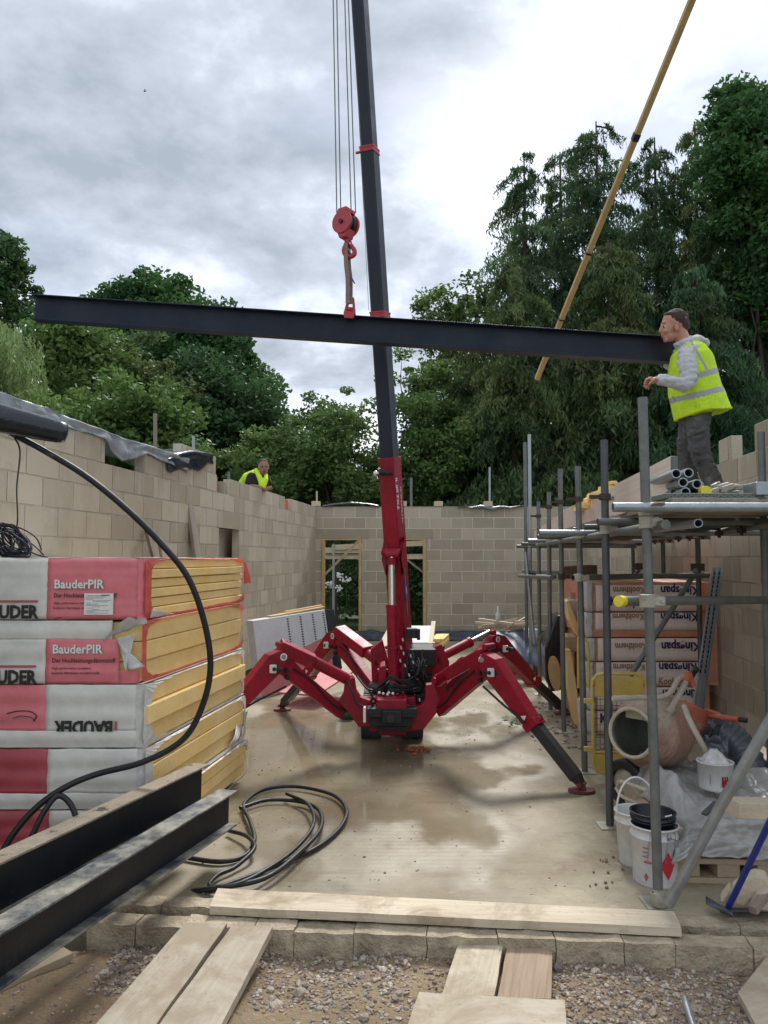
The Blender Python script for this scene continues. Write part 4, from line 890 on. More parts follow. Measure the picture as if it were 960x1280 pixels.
# ---------------------------------------------------------------- insulation packs on the left
FY = 4.3; XC = P(180, 697, FY).x; XL_ = -3.0 + .45; BY = 6.0
SD = V((.145, 1, 0)).normalized()     # direction of the side face (going back)
def zc(py): return P(180, py, FY).z
lvl = [697, 775, 855, 935, 1012, 1070]
kx = FY / 950
def fx(px): return P(px, 700, FY).x
pack_lab = ['top insulation pack, pink end print with a white paper label', 'insulation pack second from the top, corner torn open',
            'insulation pack in the middle of the stack, upside-down print', 'insulation pack second from the bottom, dark red and grey film', 'bottom insulation pack, half hidden by the steel beams']
def side_p(t, z, off=0):   # point on the side face: t metres back
    return V((XC, FY, 0)) + SD * t + V((SD.y, -SD.x, 0)) * off + V((0, 0, z))
SLn = (BY - FY) / SD.y
for i in range(5):
    zt, zb = zc(lvl[i]) - .003, zc(lvl[i + 1]) + .003
    if i == 4: zb = .06
    xo = [0, -.012, .006, .02, .045][i]
    root = thing('insulation_pack', pack_lab[i], 'insulation pack', ((XL_ + XC) / 2, FY + .8, zb), 'insulation packs stacked on the left')
    nb = [6, 3, 3, 3, 3][i]; H = zt - zb - .012
    for j in range(nb):
        z0 = zb + .006 + H * j / nb; z1 = z0 + H / nb - .004; o = random.uniform(-.012, .014) + xo + (.012 if (i in (1, 2, 3) and j == 1) else 0)
        mb = MB(); c = [side_p(.02, z1, o), side_p(SLn - .02 + random.uniform(-.02, .02), z1, o)]
        mb.prism([V((XL_ + .02, FY + .02, z1)), c[0], c[1], V((XL_ + .02, BY - .05, z1))], (0, 0, z0 - z1)); mb.build('foam_board', M['foam'], root, bevel=.006)
    # film: front sheet with a little sag and wrinkles, in printed zones
    pk = {0: (61, 190), 1: (61, 160), 2: (-100, 63), 3: (-100, 67), 4: (-100, 71)}[i]
    edges = sorted(set([XL_] + [fx(p) for p in pk if p > 0] + [XC + xo]))
    def front(u, v, xa, xb, za, zb2, yo=0):
        x = xa + (xb - xa) * u; z = za + (zb2 - za) * v
        e = min(1, (XC + xo - x) / .05)
        nbw = nb * 1.0; bul = .008 * math.sin(math.pi * ((z - zb) / (zt - zb)) * nbw) ** 2
        return V((x, FY - .006 - bul * 1 + yo + (1 - e) * .02 + .005 * noise.noise(V((x * 5, z * 9, i))), z + .004 * noise.noise(V((x * 9, z * 3, i + 5)))))
    xr = XC + xo - (0 if i != 1 else .10)
    ztop = zt if i != 1 else zt - .0
    def zone(xa, xb, za, zb2, m, nm='film'):
        mb = MB(); mb.sheet(lambda u, v: front(u, v, xa, xb, za, zb2), max(3, int((xb - xa) / .03)), 14); return mb.build(nm, M[m], root, solid=.0015)
    if i == 0:
        zone(XL_, fx(61), zb, zt, 'film_white'); zone(fx(61), XC + xo, zb, zt, 'film_pink')
    elif i == 1:
        zm = zc(799); zone(XL_, fx(61), zb, zm, 'film_white'); zone(fx(61), fx(152), zb, zm, 'film_pink'); zone(XL_, fx(143), zm, zt, 'film_white')
        zone(fx(152), fx(176), zb, zc(838), 'film_pink')
    elif i == 2:
        zm = zc(913); zone(XL_, fx(63), zm, zt, 'film_pink'); zone(fx(63), XC + xo - .01, zm, zt, 'film_white'); zone(XL_, XC + xo - .01, zb, zm, 'film_white')
    elif i == 3:
        zm = zc(991); zone(XL_, fx(67), zm, zt, 'film_red'); zone(fx(67), XC + xo - .01, zm, zt, 'film_white'); zone(XL_, XC + xo - .01, zb, zm, 'film_white')
    else:
        zone(XL_, fx(71), zb, zt, 'film_red'); zone(fx(71), XC + xo - .01, zb, zt, 'film_white')
    # top sheet
    mb = MB(); mb.sheet(lambda u, v: V((XL_ + (XC + xo - XL_) * u, FY - .004 + (BY - FY) * v, zt + .003 + .004 * noise.noise(V((u * 8, v * 8, i))))) + V((SD.x * 1.7 * v * 0, 0, 0)) + V((.246 * v * u, 0, 0)), 20, 12)
    mb.build('film_top', M['film_white'], root)
    # film folded round the open end: ragged ring
    def ring(m, m0=None):
        n = 80; outer = []; inner = []
        for k in range(n):
            a = 2 * math.pi * k / n; ca, sa = math.cos(a), math.sin(a)
            sx_ = math.copysign(abs(ca) ** .12, ca); sz_ = math.copysign(abs(sa) ** .12, sa)
            t = SLn / 2 + sx_ * SLn / 2; z = (zt + zb) / 2 + sz_ * (zt - zb) / 2
            outer.append(side_p(t, z, xo + .012 + .006 * noise.noise(V((k * .5, i, 0)))))
            ex_ = math.copysign(abs(ca) ** .33, ca); ez_ = math.copysign(abs(sa) ** .33, sa)
            wf = [.05, .03, .07, .07, .06][i]
            t2 = SLn / 2 + ex_ * (SLn / 2 - wf * (1.1 if ca < 0 else .9)) ; z2 = (zt + zb) / 2 + ez_ * ((zt - zb) / 2 - (.006 if sa > 0 else .016) - .010 * noise.noise(V((k * .35, i, 4))))
            inner.append(side_p(t2, z2, xo + .022 + .008 * noise.noise(V((k * .9, i, 9)))))
        m.add(outer + inner, [(k, (k + 1) % n, n + (k + 1) % n, n + k) for k in range(n)], True)
    mb = MB(); ring(mb); mb.build('film_edge', M[['film_torn_red', 'film_torn_red', 'film_torn', 'film_torn', 'film_torn'][i]], root)
    # corner wrap from the front face to the ring
    if i != 1:
        mb = MB(); mb.sheet(lambda u, v: V((XC + xo - .03 + .05 * u, FY - .008 + .05 * u * u, zb + (zt - zb) * v)) + V((.008 * noise.noise(V((u * 9, v * 7, i))), 0, 0)), 5, 12)
        mb.build('film_corner', M['film_pink' if i == 0 else 'film_torn'], root)
    # print
    def yz(px, py): return V((fx(px), FY - .019, zc(py)))
    if i < 2:
        oy = 0 if i == 0 else 81
        mb = MB(); text_mesh(mb, 'BauderPIR', .068, yz(70, 735 + oy), (1, 0, 0), (0, 0, 1), .022, sx=.97); mb.build('print', M['ink_white'], root)
        mb = MB(); text_mesh(mb, 'BauderPIR', .068, yz(70.8, 735.8 + oy) + V((0, .0015, 0)), (1, 0, 0), (0, 0, 1), .022, sx=.97); mb.build('print_shadow', M['ink_grey'], root)
        mb = MB()
        text_mesh(mb, 'Der Hochleistungsdämmstoff', .034, yz(70, 746.5 + oy), (1, 0, 0), (0, 0, 1), .018, sx=.88)
        text_mesh(mb, 'High performance insulation', .020, yz(70, 755 + oy), (1, 0, 0), (0, 0, 1), .012, sx=.95)
        text_mesh(mb, 'Isolation thermique exceptionnelle', .020, yz(70, 761 + oy), (1, 0, 0), (0, 0, 1), .012, sx=.95)
        mb.build('fine_print', M['ink'], root); mb = MB(); text_mesh(mb, 'BAUDER', .098, yz(50.5, 772 + oy), (1, 0, 0), (0, 0, 1), .045, 'RIGHT', sx=.86)
        mb.build('print', M['ink'], root)
        mb = MB(); a, b = yz(-100, 753 + oy), yz(50.5, 750 + oy); mb.box((a.x, a.y - .001, a.z), (b.x, a.y, b.z)); mb.build('print_bar', M['ink_red'], root)
    if i == 0:
        mb = MB(); a, b = yz(108.5, 768), yz(144.5, 741.5); mb.box((a.x, a.y - .004, a.z), (b.x, a.y - .0025, b.z)); lb = mb.build('paper_label', M['ink_white'], root)
        mb = MB(); rg = random.Random(5)
        for k in range(15):
            py = 744 + k * 1.55; x0 = 110.5 + rg.choice((0, 0, 2, 8)); x1 = x0 + rg.uniform(6, 30)
            a, b = yz(x0, py + .5), yz(min(x1, 142), py); mb.box((a.x, a.y - .005, a.z), (b.x, a.y - .0042, b.z))
        a, b = yz(129, 744.6), yz(140, 743); mb.box((a.x, a.y - .005, a.z), (b.x, a.y - .0042, b.z)); mb.build('label_text', M['ink_grey'], lb)
    if i == 2:
        mb = MB(); text_mesh(mb, 'BAUDER', .098, yz(147, 901), (-1, 0, 0), (0, 0, -1), .045, sx=.86, depth=.0012, clip=[((0, .055, 0), (0, 1, 0))]); mb.build('print', M['ink'], root)
        mb = MB(); a, b = yz(149, 912), yz(152, 901); mb.box((a.x, a.y - .001, a.z), (b.x, a.y, b.z)); mb.build('print_bar', M['ink_red'], root)
        mb = MB(); mb.tube(cr_spline([yz(16, 891), yz(30, 888), yz(45, 888.5), yz(52.5, 894), yz(49, 901)], 8), .003, 5, rs=None); mb.tube(cr_spline([yz(24, 897), yz(34, 894), yz(46, 896), yz(51, 900)], 8), .0018, 5); mb.build('swoosh', M['ink'], root)
        mb = MB(); text_mesh(mb, 'TECHNOLOGY', .014, yz(44, 895), (-1, 0, 0), (0, 0, -1), .02); mb.build('print_small', M['ink_grey'], root)
    if i == 0:
        mb = MB(); mb.tube(cr_spline([yz(71, 774.5), yz(74, 772.8), yz(80, 771.5)], 5), .002, 5); mb.build('swoosh', M['ink'], root)
# torn flaps
tag_root = bpy.data.objects['insulation_pack.001']
mb = MB(); mb.sheet(lambda u, v: P(128 + 56 * u, 800 - 22 * u - (2 + 14 * (1 - abs(2 * u - 1.1)) * 1) * v + 3 * noise.noise(V((u * 6, v * 2, 0))), FY - .02 - .05 * math.sin(u * 3) * v), 16, 6); mb.build('torn_flap', M['film_torn'], tag_root, solid=.001)
def tri_sheet(mb, a, b, c, n=10, amp=.01, bow=.02):
    a, b, c = V(a), V(b), V(c); nn = (b - a).cross(c - a).normalized()
    mb.sheet(lambda u, v: a + (b - a) * u * (1 - v) + (c - a) * v + nn * (bow * math.sin(v * 3) * (1 - v) + amp * noise.noise(V((u * 3, v * 6, a.x)))), n, n)
mb = MB(); tri_sheet(mb, P(146, 798, FY - .03), P(168, 792, FY - .035), P(157, 839, FY - .05)); tri_sheet(mb, P(147, 801, FY - .032), P(160, 838, FY - .03), P(181, 833, FY - .005)); mb.build('torn_flap', M['film_torn'], tag_root, solid=.001)
r3 = bpy.data.objects['insulation_pack.003']
mb = MB(); mb.sheet(lambda u, v: side_p(SLn - .5 + .53 * u, zc(935) - .30 + .06 * u + .08 * v * (.3 + u) + .01 * noise.noise(V((u * 9, v * 9, 2))), .05 + .03 * math.sin(u * 5 + v)), 12, 6); mb.build('torn_flap', M['film_torn'], r3, solid=.001)
r0 = bpy.data.objects['insulation_pack']
mb = MB(); mb.sheet(lambda u, v: side_p(SLn - .02 + .02 * u + .02 * v, zc(697) - .03 - .17 * v + .02 * noise.noise(V((u * 3, v * 5, 2))), .01 + .05 * u * (.15 + v) * (1.2 - v * .3)), 8, 12); mb.build('torn_flap', M['film_torn_red'], r0, solid=.001)
mb = MB(); mb.sheet(lambda u, v: side_p(.02 + .3 * u, zc(775) + .01 + (.05 * (1 - u)) * v + .008 * noise.noise(V((u * 8, v * 4, 2))), .035 + .01 * v), 10, 5); mb.build('torn_flap', M['film_torn'], r0, solid=.001)
# pallet
PL = thing('pallet', 'wooden pallet under the stack of insulation packs', 'pallet', (-2, 5, 0))
mb = MB()
for y in (FY + .05, FY + .8, BY - .2): mb = MB(); mb.box((XL_, y, .0), (XC - .05, y + .1, .055)); mb.build('bearer', M['timber_grey'], PL)
# ---------------------------------------------------------------- steel beams lying bottom left
def floor_beam(label, far_top, far_Y, near_top, near_Y, h, w, fl_m):
    """px of the front edge of the top flange at the far and near end"""
    a = P(*far_top, far_Y); b = P(*near_top, near_Y); d = (b - a).normalized(); up = V((0, 0, 1)); up = (up - d * d.z).normalized(); s = up.cross(d).normalized()
    if s.y > 0: s = -s     # towards the viewer
    ca, cb_ = a - s * w / 2, b - s * w / 2; cb_ = cb_ + d * 1.2
    root = thing('steel_beam', label, 'steel beam', (a.x, a.y, a.z - h))
    mb = MB(); tf, tw = .010, .008
    mb.prism([ca + s * x + up * z for x, z in ((-tw / 2, -tf + .001), (tw / 2, -tf + .001), (tw / 2, -h + tf - .001), (-tw / 2, -h + tf - .001))], cb_ - ca); mb.build('web', M['beam_floor'], root)
    mb = MB(); mb.prism([ca + s * x + up * z for x, z in ((-w / 2, 0), (w / 2, 0), (w / 2, -tf), (-w / 2, -tf))], cb_ - ca); mb.build('top_flange', M[fl_m], root, bevel=.0015)
    mb = MB(); mb.prism([ca + s * x + up * z for x, z in ((-w / 2, -h + tf), (w / 2, -h + tf), (w / 2, -h), (-w / 2, -h))], cb_ - ca); mb.build('bottom_flange', M['flange_dust'], root, bevel=.0015)
    return a, b, d, s, up
floor_beam('dark steel beam with a mud-caked top, lying against the insulation packs', (262, 955), 4.55, (0, 1079), 2.95, .215, .105, 'flange_mud')
fb = floor_beam('dark steel beam with a grey dusty top, nearer the viewer of the two', (297, 988), 4.45, (0, 1168), 2.72, .195, .115, 'flange_dust')
mb = MB(); mb.bar(G(112, 1196, -.10) + V((-.1, 0, 0)), G(-60, 1262, -.11), .10, .07, (0, 0, 1)); tag(mb.build('timber_bearer', M['timber'], bevel=.004), 'timber bearer lying under the near end of the front steel beam', 'timber')
mb = MB(); mb.bar(V((-1.75, 4.0, .03)), V((-1.2, 4.15, .03)), .09, .06); tag(mb.build('timber_bearer', M['timber_grey']), 'timber bearer between the rear steel beam and the concrete', 'timber')
# ---------------------------------------------------------------- hoses and cables
def hose(label, pts, r, name='hose', k=8, m='rubber', cat='hose', group=None):
    mb = MB(); mb.tube(cr_spline(pts, k), r, 10); return tag(mb.build(name, M[m]), label, cat, group)
hose('long black hose hanging in a big loop in front of the insulation packs',
     [P(14, 541, 3.75), P(60, 566, 3.78), P(110, 597, 3.8), P(160, 638, 3.85), P(200, 678, 3.9), P(235, 722, 3.95), P(256, 780, 4.0), P(263, 835, 4.05), P(252, 885, 4.08), P(228, 925, 4.1), P(180, 952, 4.1), P(120, 968, 4.1), P(80, 985, 4.05), P(45, 1010, 4.0), P(15, 1045, 3.95), P(-10, 1090, 3.9)], .0165)
hose('short bend of black hose standing up behind the rear steel beam', [P(38, 1050, 3.9), P(55, 1015, 3.95), P(72, 995, 4.0), P(88, 1005, 4.0), P(100, 1035, 3.95)], .015)
def ring_h(pts, zf): return [G(x, y, zf + .02 * (i % 2)) for i, (x, y) in enumerate(pts)]
hose('black hose coiled loosely on the concrete beside the steel beams',
     [G(x, y, z) for x, y, z in ((200, 1064, .02), (235, 1072, .02), (275, 1077, .02), (305, 1070, .02), (318, 1050, .03), (312, 1025, .04), (305, 1005, .03), (330, 987, .03), (370, 983, .03), (415, 993, .03), (433, 1012, .03), (425, 1035, .02), (395, 1060, .02), (350, 1080, .02), (300, 1100, .02), (262, 1112, .01), (238, 1118, -.05))] +
     [G(x, y, z) for x, y, z in ((228, 1116, -.05), (262, 1111, .03), (330, 1098, .05), (375, 1065, .05), (401, 1035, .05), (398, 1012, .04), (375, 1002, .03), (335, 1000, .03), (300, 1010, .03))], .0135, k=7)
hose('second black hose loop lying across the coil near the plank', [G(x, y, z) for x, y, z in ((358, 992, .05), (385, 1005, .06), (392, 1030, .07), (368, 1062, .06), (325, 1092, .06), (290, 1107, .05), (262, 1108, .03), (272, 1094, .03), (295, 1083, .03), (318, 1060, .06), (308, 1045, .05), (285, 1038, .03))], .012, k=7)
# black cylinder end top left + thin cable + coil
mb = MB(); a, b = P(-70, 506, 3.6), P(74, 540, 3.75); d = (b - a).normalized(); mb.tube([a, a + (b - a) * .5, b, b + d * .02, b + d * .035, b + d * .04], .08, 20, rs=[.078, .070, .058, .053, .042, .015]); 
tag(mb.build('flexible_duct', M['poly_black']), 'fat black pipe end poking in from the left above the packs', 'pipe')
hose('thin black cable hanging from the fat pipe down to the cable coil', [P(17, 545, 3.72), P(25, 565, 3.8), P(21, 610, 4.2), P(22, 650, 4.5), P(18, 672, 4.6)], .0045, 'cable', cat='cable')
CO = thing('cable_coil', 'tangled coil of thin dark cable lying on top of the insulation packs', 'cable', P(15, 690, 4.6))
mb = MB(); rg = random.Random(2)
for k in range(26):
    cx, cy = 10 + rg.uniform(-7, 7), 676 + rg.uniform(-5, 5); rx, ry = rg.uniform(14, 24), rg.uniform(12, 17); ph = rg.uniform(0, 6)
    mb.tube([P(cx + rx * math.cos(t + ph) + 6 * math.sin(t), min(696, cy + ry * math.sin(t + ph) + .5 * rx * math.cos(t + ph)), 4.55 + .12 * math.sin(t + k)) for t in [j * 2 * math.pi / 22 for j in range(23)]], .005, 5, False)
for pts in ([(5, 657), (25, 660), (45, 672), (52, 688)], [(20, 672), (40, 680), (55, 694)], [(28, 684), (45, 693), (60, 697)]):
    mb.tube(cr_spline([P(x, y, 4.5) for x, y in pts], 5), .0045, 5)
mb.build('loops', M['black_plastic'], CO)

# ---------------------------------------------------------------- planks at the front
def plank(label, tops, th, m='plank_mud', name='plank', group=None, bevel=.003):
    """tops: four (px,py,Z) corners of the top face"""
    t = [G(*q) for q in tops]; mb = MB(); a, b, c, d = t
    # subdivide a bit and warp so edges are not ruler-straight
    n = 14
    def pt(u, v, w):
        p = (a * (1 - u) + b * u) * (1 - v) + (d * (1 - u) + c * u) * v; p = p + V((0, 0, -th * w)); s = .003
        return p + V((noise.noise(p * 9) * s, noise.noise(p * 9 + V((4, 4, 4))) * s, noise.noise(p * 6 + V((8, 1, 4))) * s * .8 * (1 if w < .5 else 1)))
    L1, L2 = (b - a).length, (d - a).length; nu, nv = max(2, int(L1 / .07)), max(2, int(L2 / .07))
    for f, (x, y) in ((lambda u, v: pt(u, v, 0), (nu, nv)), (lambda u, v: pt(u, 1 - v, 1), (nu, nv)), (lambda u, v: pt(u, 0, 1 - v), (nu, 1)), (lambda u, v: pt(1 - u, 1, 1 - v), (nu, 1)), (lambda u, v: pt(0, 1 - u, 1 - v), (nv, 1)), (lambda u, v: pt(1, u, 1 - v), (nv, 1))):
        mb.sheet(f, x, y, False)
    mb.pl = (a, (b - a) if L1 > L2 else (d - a)); return tag(mb.build(name, M[m]), label, 'plank', group)
plank('long pale plank laid along the low stone walls', [(262, 1133, .05), (852, 1160, .05), (842, 1139, .05), (272, 1110, .05)], .038, 'plank_pale')
plank('left plank of the pair sloping down to the soil at lower left', [(118, 1282, -.055), (194, 1282, -.055), (284, 1154, .035), (232, 1153, .035)], .038)
plank('right plank of the pair sloping down to the soil at lower left', [(198, 1282, -.055), (276, 1282, -.055), (341, 1158, .035), (290, 1157, .035)], .038)
plank('short pale plank, left of the two short ones against the low wall', [(552, 1243, -.058), (618, 1245, -.058), (629, 1179, -.03), (574, 1176, -.03)], .038, 'plank_pale')
plank('short brown plank, right of the two short ones against the low wall', [(622, 1247, -.058), (689, 1248, -.058), (691, 1169, -.03), (637, 1168, -.03)], .038, 'plank_brown')
plank('wide muddy board lying flat at the bottom edge of the view', [(500, 1310, -.04), (710, 1315, -.04), (706, 1250, -.028), (524, 1240, -.028)], .03)
plank('pale board corner resting on the gravel at the lower right', [(955, 1300, -.04), (1040, 1270, -.04), (975, 1175, -.03), (922, 1240, -.04)], .03)
plank('small plank end poking out beside the sloping pair of planks', [(268, 1290, -.1), (300, 1290, -.1), (301, 1272, -.1), (274, 1271, -.1)], .03)
mb = MB(); mb.tube([G(858, 1256, -.06), G(872, 1300, -.07)], .016, 10, hollow=.8); tag(mb.build('steel_tube', M['steel_light']), 'short end of grey tube lying on the gravel at the bottom', 'tube')
# ---------------------------------------------------------------- scaffold
SC = thing('scaffold', 'grey tube scaffold standing along the right wall, with a boarded deck', 'scaffold', (2.0, 7.0, 0))
def spart(name, m, fn, **k):
    mb = MB(); fn(mb); return mb.build(name, m, SC, **k)
TR = .0245
def coupler(p, m='coupler', s=1):
    spart('coupler', M[m], lambda q: (q.tube([V(p) + V((0, 0, -.03)), V(p) + V((0, 0, .03))], .036 * s, 10), q.boxf(V(p) + V((.045, -.01, 0)), (.028, 0, 0), (0, .022, 0), (0, 0, .02)), q.tube([V(p) + V((.06, -.04, 0)), V(p) + V((.06, .03, 0))], .009, 6)))
left_row = [(823, 1130, 803, 497, 'steel_tube'), (762.5, 1033, 755, 550, 'steel_dark'), (731, 965, 722, 583, 'steel_tube'), (705, 915, 700, 586, 'steel_tube'), (688, 888, 686, 615, 'steel_tube'), (675, 868, 673, 627, 'steel_tube'), (664, 853, 661.5, 543, 'steel_light'), (659, 850, 656, 553, 'steel_tube')]
LP = []
for xb, yb, xt, yt, m in left_row:
    b = G(xb, yb); t = P(xt, yt, b.y + .02); LP.append((b, t))
    spart('standard', M[m], lambda q: q.tube([b + V((0, 0, .01)), t], TR, 14, hollow=.8))
    spart('base_plate', M['coupler'], lambda q: q.box((b.x - .075, b.y - .075, 0), (b.x + .075, b.y + .075, .008)))
def onp(i, z):
    b, t = LP[i]; return b + (t - b) * ((z - b.z) / (t.z - b.z))
ZLg = 1.885
# ledger along the left row, transoms sticking out
spart('ledger', M['steel_tube'], lambda q: q.tube([onp(0, ZLg) + V((.055, -.12, 0)), onp(2, ZLg) + V((.055, 0, 0)), onp(6, ZLg) + V((.055, .3, 0))], TR, 14))
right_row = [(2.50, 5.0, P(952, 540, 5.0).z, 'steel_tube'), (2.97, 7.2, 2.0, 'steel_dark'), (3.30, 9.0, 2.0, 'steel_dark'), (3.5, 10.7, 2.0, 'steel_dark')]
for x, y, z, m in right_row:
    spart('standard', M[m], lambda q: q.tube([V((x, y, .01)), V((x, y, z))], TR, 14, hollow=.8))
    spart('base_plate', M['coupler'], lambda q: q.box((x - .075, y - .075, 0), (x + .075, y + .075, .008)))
spart('ledger', M['steel_tube'], lambda q: q.tube([V((2.02, 3.4, 1.925)), V((2.45, 5.0, 1.925)), V((2.92, 7.2, 1.925)), V((3.46, 10.9, 1.925))], TR, 14))
tz = 1.965
trans = [(P(766, 634, 3.84), 3.2), (P(747, 652, 4.9), 3.3), (P(674, 666, 6.1), 3.3), (P(672, 671, 7.6), 3.4), (P(660, 676, 8.9), 3.5), (P(652, 680, 10), 3.7), (P(646, 683, 10.8), 3.9)]
for i, (p, x1) in enumerate(trans):
    spart('transom', M['steel_light' if i in (0, 2, 4) else 'steel_tube'], lambda q: q.tube([p, V((x1, p.y + (.06 if i else .0), p.z))], TR, 14, hollow=.8))
    if i < 7 and i != 0: coupler(onp(min(i, 6), ZLg + .02))
coupler(onp(0, 1.90)); coupler(onp(0, 1.965), s=1.05)
# loose-ended tubes below the deck near the first standard
spart('transom', M['steel_light'], lambda q: q.tube([P(873, 654, 3.95), P(820, 662, 5.2)], TR * .95, 14, hollow=.78))
spart('transom', M['steel_light'], lambda q: q.tube([P(821, 651, 3.9), P(812, 655, 4.6)], TR * .8, 14, hollow=.7))
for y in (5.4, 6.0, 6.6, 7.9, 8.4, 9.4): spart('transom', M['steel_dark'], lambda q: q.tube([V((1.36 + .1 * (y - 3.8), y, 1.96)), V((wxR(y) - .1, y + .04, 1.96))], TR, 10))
# hanging coupler bolts under the inner ledger
for i in range(13):
    t = i / 12; p = V((2.30, 4.4, 1.925)).lerp(V((3.35, 10.2, 1.925)), t ** .8); spart('coupler', M['rusty'], lambda q: (q.tube([p + V((0, 0, .02)), p + V((0, 0, -.055))], .012, 6), q.boxf(p + V((0, 0, -.02)), (.022, 0, 0), (0, .026, 0), (0, 0, .018))))
# guard and mid ledgers lower down
a = P(722, 722, 6.1); spart('ledger', M['steel_tube'], lambda q: q.tube([P(716, 722, 6.15), P(885, 719, 7.1)], TR, 14, hollow=.8)); coupler(P(724, 722, 6.1))
spart('ledger', M['steel_tube'], lambda q: q.tube([P(775, 751.5, 3.78), P(960, 750, 4.75), P(1010, 750, 5.0)], TR, 14)); coupler(P(810, 751, 3.72), s=1.1)
spart('end_cap', M['yellow_cap'], lambda q: q.tube([P(773, 751.5, 3.77), P(778.5, 751.5, 3.80)], TR * 1.15, 14))
spart('ledger', M['steel_tube'], lambda q: q.tube([P(649, 720, 10.5), P(688, 722, 8.8)], TR, 10)); spart('ledger', M['steel_tube'], lambda q: q.tube([P(654, 714, 10.9), P(700, 716, 9.5)], TR, 10))
spart('ledger', M['steel_tube'], lambda q: q.tube([P(672, 721, 7.6), P(690, 722, 7.2)], TR, 10))
for i, z in ((2, 1.56), (3, 1.53), (4, 1.5), (6, 1.5)): coupler(onp(i, z), 'rusty')
# black collars on the standards above the deck
for i, z in ((1, 2.12), (3, 2.28), (4, 2.3), (5, 2.25), (2, 2.2)):
    if onp(i, z).z < LP[i][1].z: spart('coupler', M['rusty'], lambda q: (q.tube([onp(i, z - .02), onp(i, z + .02)], .038, 10), q.boxf(onp(i, z) + V((-.06, 0, .0)), (.04, 0, 0), (0, .015, 0), (0, 0, .012))))
# braces
spart('brace', M['steel_light'], lambda q: q.tube([P(836, 1130, 3.62), P(905, 1000, 3.45), P(985, 863, 3.25)], TR, 16, hollow=.85))
spart('coupler', M['coupler'], lambda q: (q.tube([G(822, 1132, .0) + V((0, -.03, .015)), G(822, 1132, 0) + V((0, -.03, .075))], .037, 10), q.boxf(G(826, 1131) + V((-.03, -.02, .035)), (.022, 0, 0), (0, .012, 0), (0, 0, .012)), q.tube([G(815, 1130) + V((-.01, -.04, .02)), G(815, 1130) + V((-.01, -.04, .075))], .009, 6)))
spart('brace', M['steel_tube'], lambda q: q.tube([P(871, 712, 7.0), P(788, 845, 6.9)], TR, 12)); spart('coupler', M['rusty'], lambda q: q.boxf(P(872, 709, 7.1), (.05, 0, 0), (0, .04, 0), (0, 0, .035)))
spart('brace', M['steel_tube'], lambda q: q.tube([P(799, 712, 9.3), P(776, 740, 9.3), P(700, 840, 9.0)], TR, 12)); spart('coupler', M['rusty'], lambda q: q.boxf(P(799, 708, 9.2), (.05, 0, 0), (0, .04, 0), (0, 0, .04)))
spart('brace', M['steel_light'], lambda q: q.tube([P(657, 690, 10.6), P(668, 805, 10.4)], TR, 12))
spart('brace', M['steel_tube'], lambda q: q.tube([P(700, 770, 8.9), P(672, 800, 9.3)], .015, 8))
# deck boards
for j in range(4):
    mb = MB(); x0 = 1.60 + j * .235
    a = V((x0, 3.92 + .03 * (j % 3), 2.01)); b = V((x0 + .74, 11.0, 2.01)); mb.bar(a, b, .222, .038); mb.pl = (a, b - a)
    tag(mb.build('scaffold_board', M['plank_grey'], bevel=.003), '%s deck board of the scaffold counting from the room side' % ['first', 'second', 'third', 'fourth', 'fifth', 'sixth'][j], 'scaffold board', 'boards of the scaffold deck')
# green metal deck edge near the man
mb = MB(); a, b = P(832, 621.5, 4.02), P(945, 621.5, 4.12); mb.box((a.x, a.y, 2.032), (b.x, a.y + .22, 2.062)); root = mb.build('deck_tray', M['deck_green'], bevel=.004); tag(root, 'green-grey perforated metal tray on the near end of the scaffold deck', 'metal tray')
mb = MB()
for i in range(26):
    x = a.x + .03 + i * (b.x - a.x - .06) / 25; mb.tube([V((x, a.y - .001, 2.044 + .008 * (i % 2))), V((x, a.y + .002, 2.044 + .008 * (i % 2)))], .0035, 6)
mb.build('hole', M['black_part'], root)
mb = MB(); q = P(823, 635, 3.8); mb.lathe(P(823, 631, 3.80), (0, .25, 1), [(0, 0), (0, .033), (.006, .033), (.006, 0)], 16, False); tag(mb.build('metal_disc', M['coupler']), 'small pale metal disc lying on the nearest scaffold tube', 'disc')
mb = MB(); a = P(946, 622, 4.0); mb.box((a.x, 4.0, 2.05), (a.x + .12, 4.15, 2.12)); tag(mb.build('block_offcut', M['steel_light'], bevel=.004), 'grey metal block at the right end of the green tray', 'metal block')
# toe boards along the deck edge
def toe(label, x0, yt0, yb0, Y0, x1, yt1, yb1, Y1, m='plank_toe'):
    a, b, c, d = P(x0, yt0, Y0), P(x1, yt1, Y1), P(x1, yb1, Y1), P(x0, yb0, Y0); mb = MB(); mb.prism([a, b, c, d], V((.038, .004, 0))); mb.pl = (a, b - a)
    return tag(mb.build('toe_board', M[m], bevel=.002), label, 'scaffold board', 'toe boards on edge along the scaffold deck')
t1 = toe('nearest toe board standing on edge beside the bundle of tubes', 838, 570, 622, 4.35, 768, 606, 645, 5.2)
mb = MB(); a, b = P(838, 570, 4.34), P(838, 624, 4.34); mb.bar(a + V((.02, 0, -.005)), b + V((.02, 0, 0)), .046, .03, (1, 0, 0)); mb.build('end_band', M['deck_green'], t1)
toe('second toe board on edge, just beyond the nearest one', 812, 585, 630, 4.85, 722, 631, 661, 7.2)
toe('third toe board on edge, further along the deck', 757, 612, 648, 6.2, 700, 640, 665, 8.6)
toe('farthest toe board on edge at the far end of the deck', 704, 641, 664, 8.4, 668, 664, 678, 11.0)
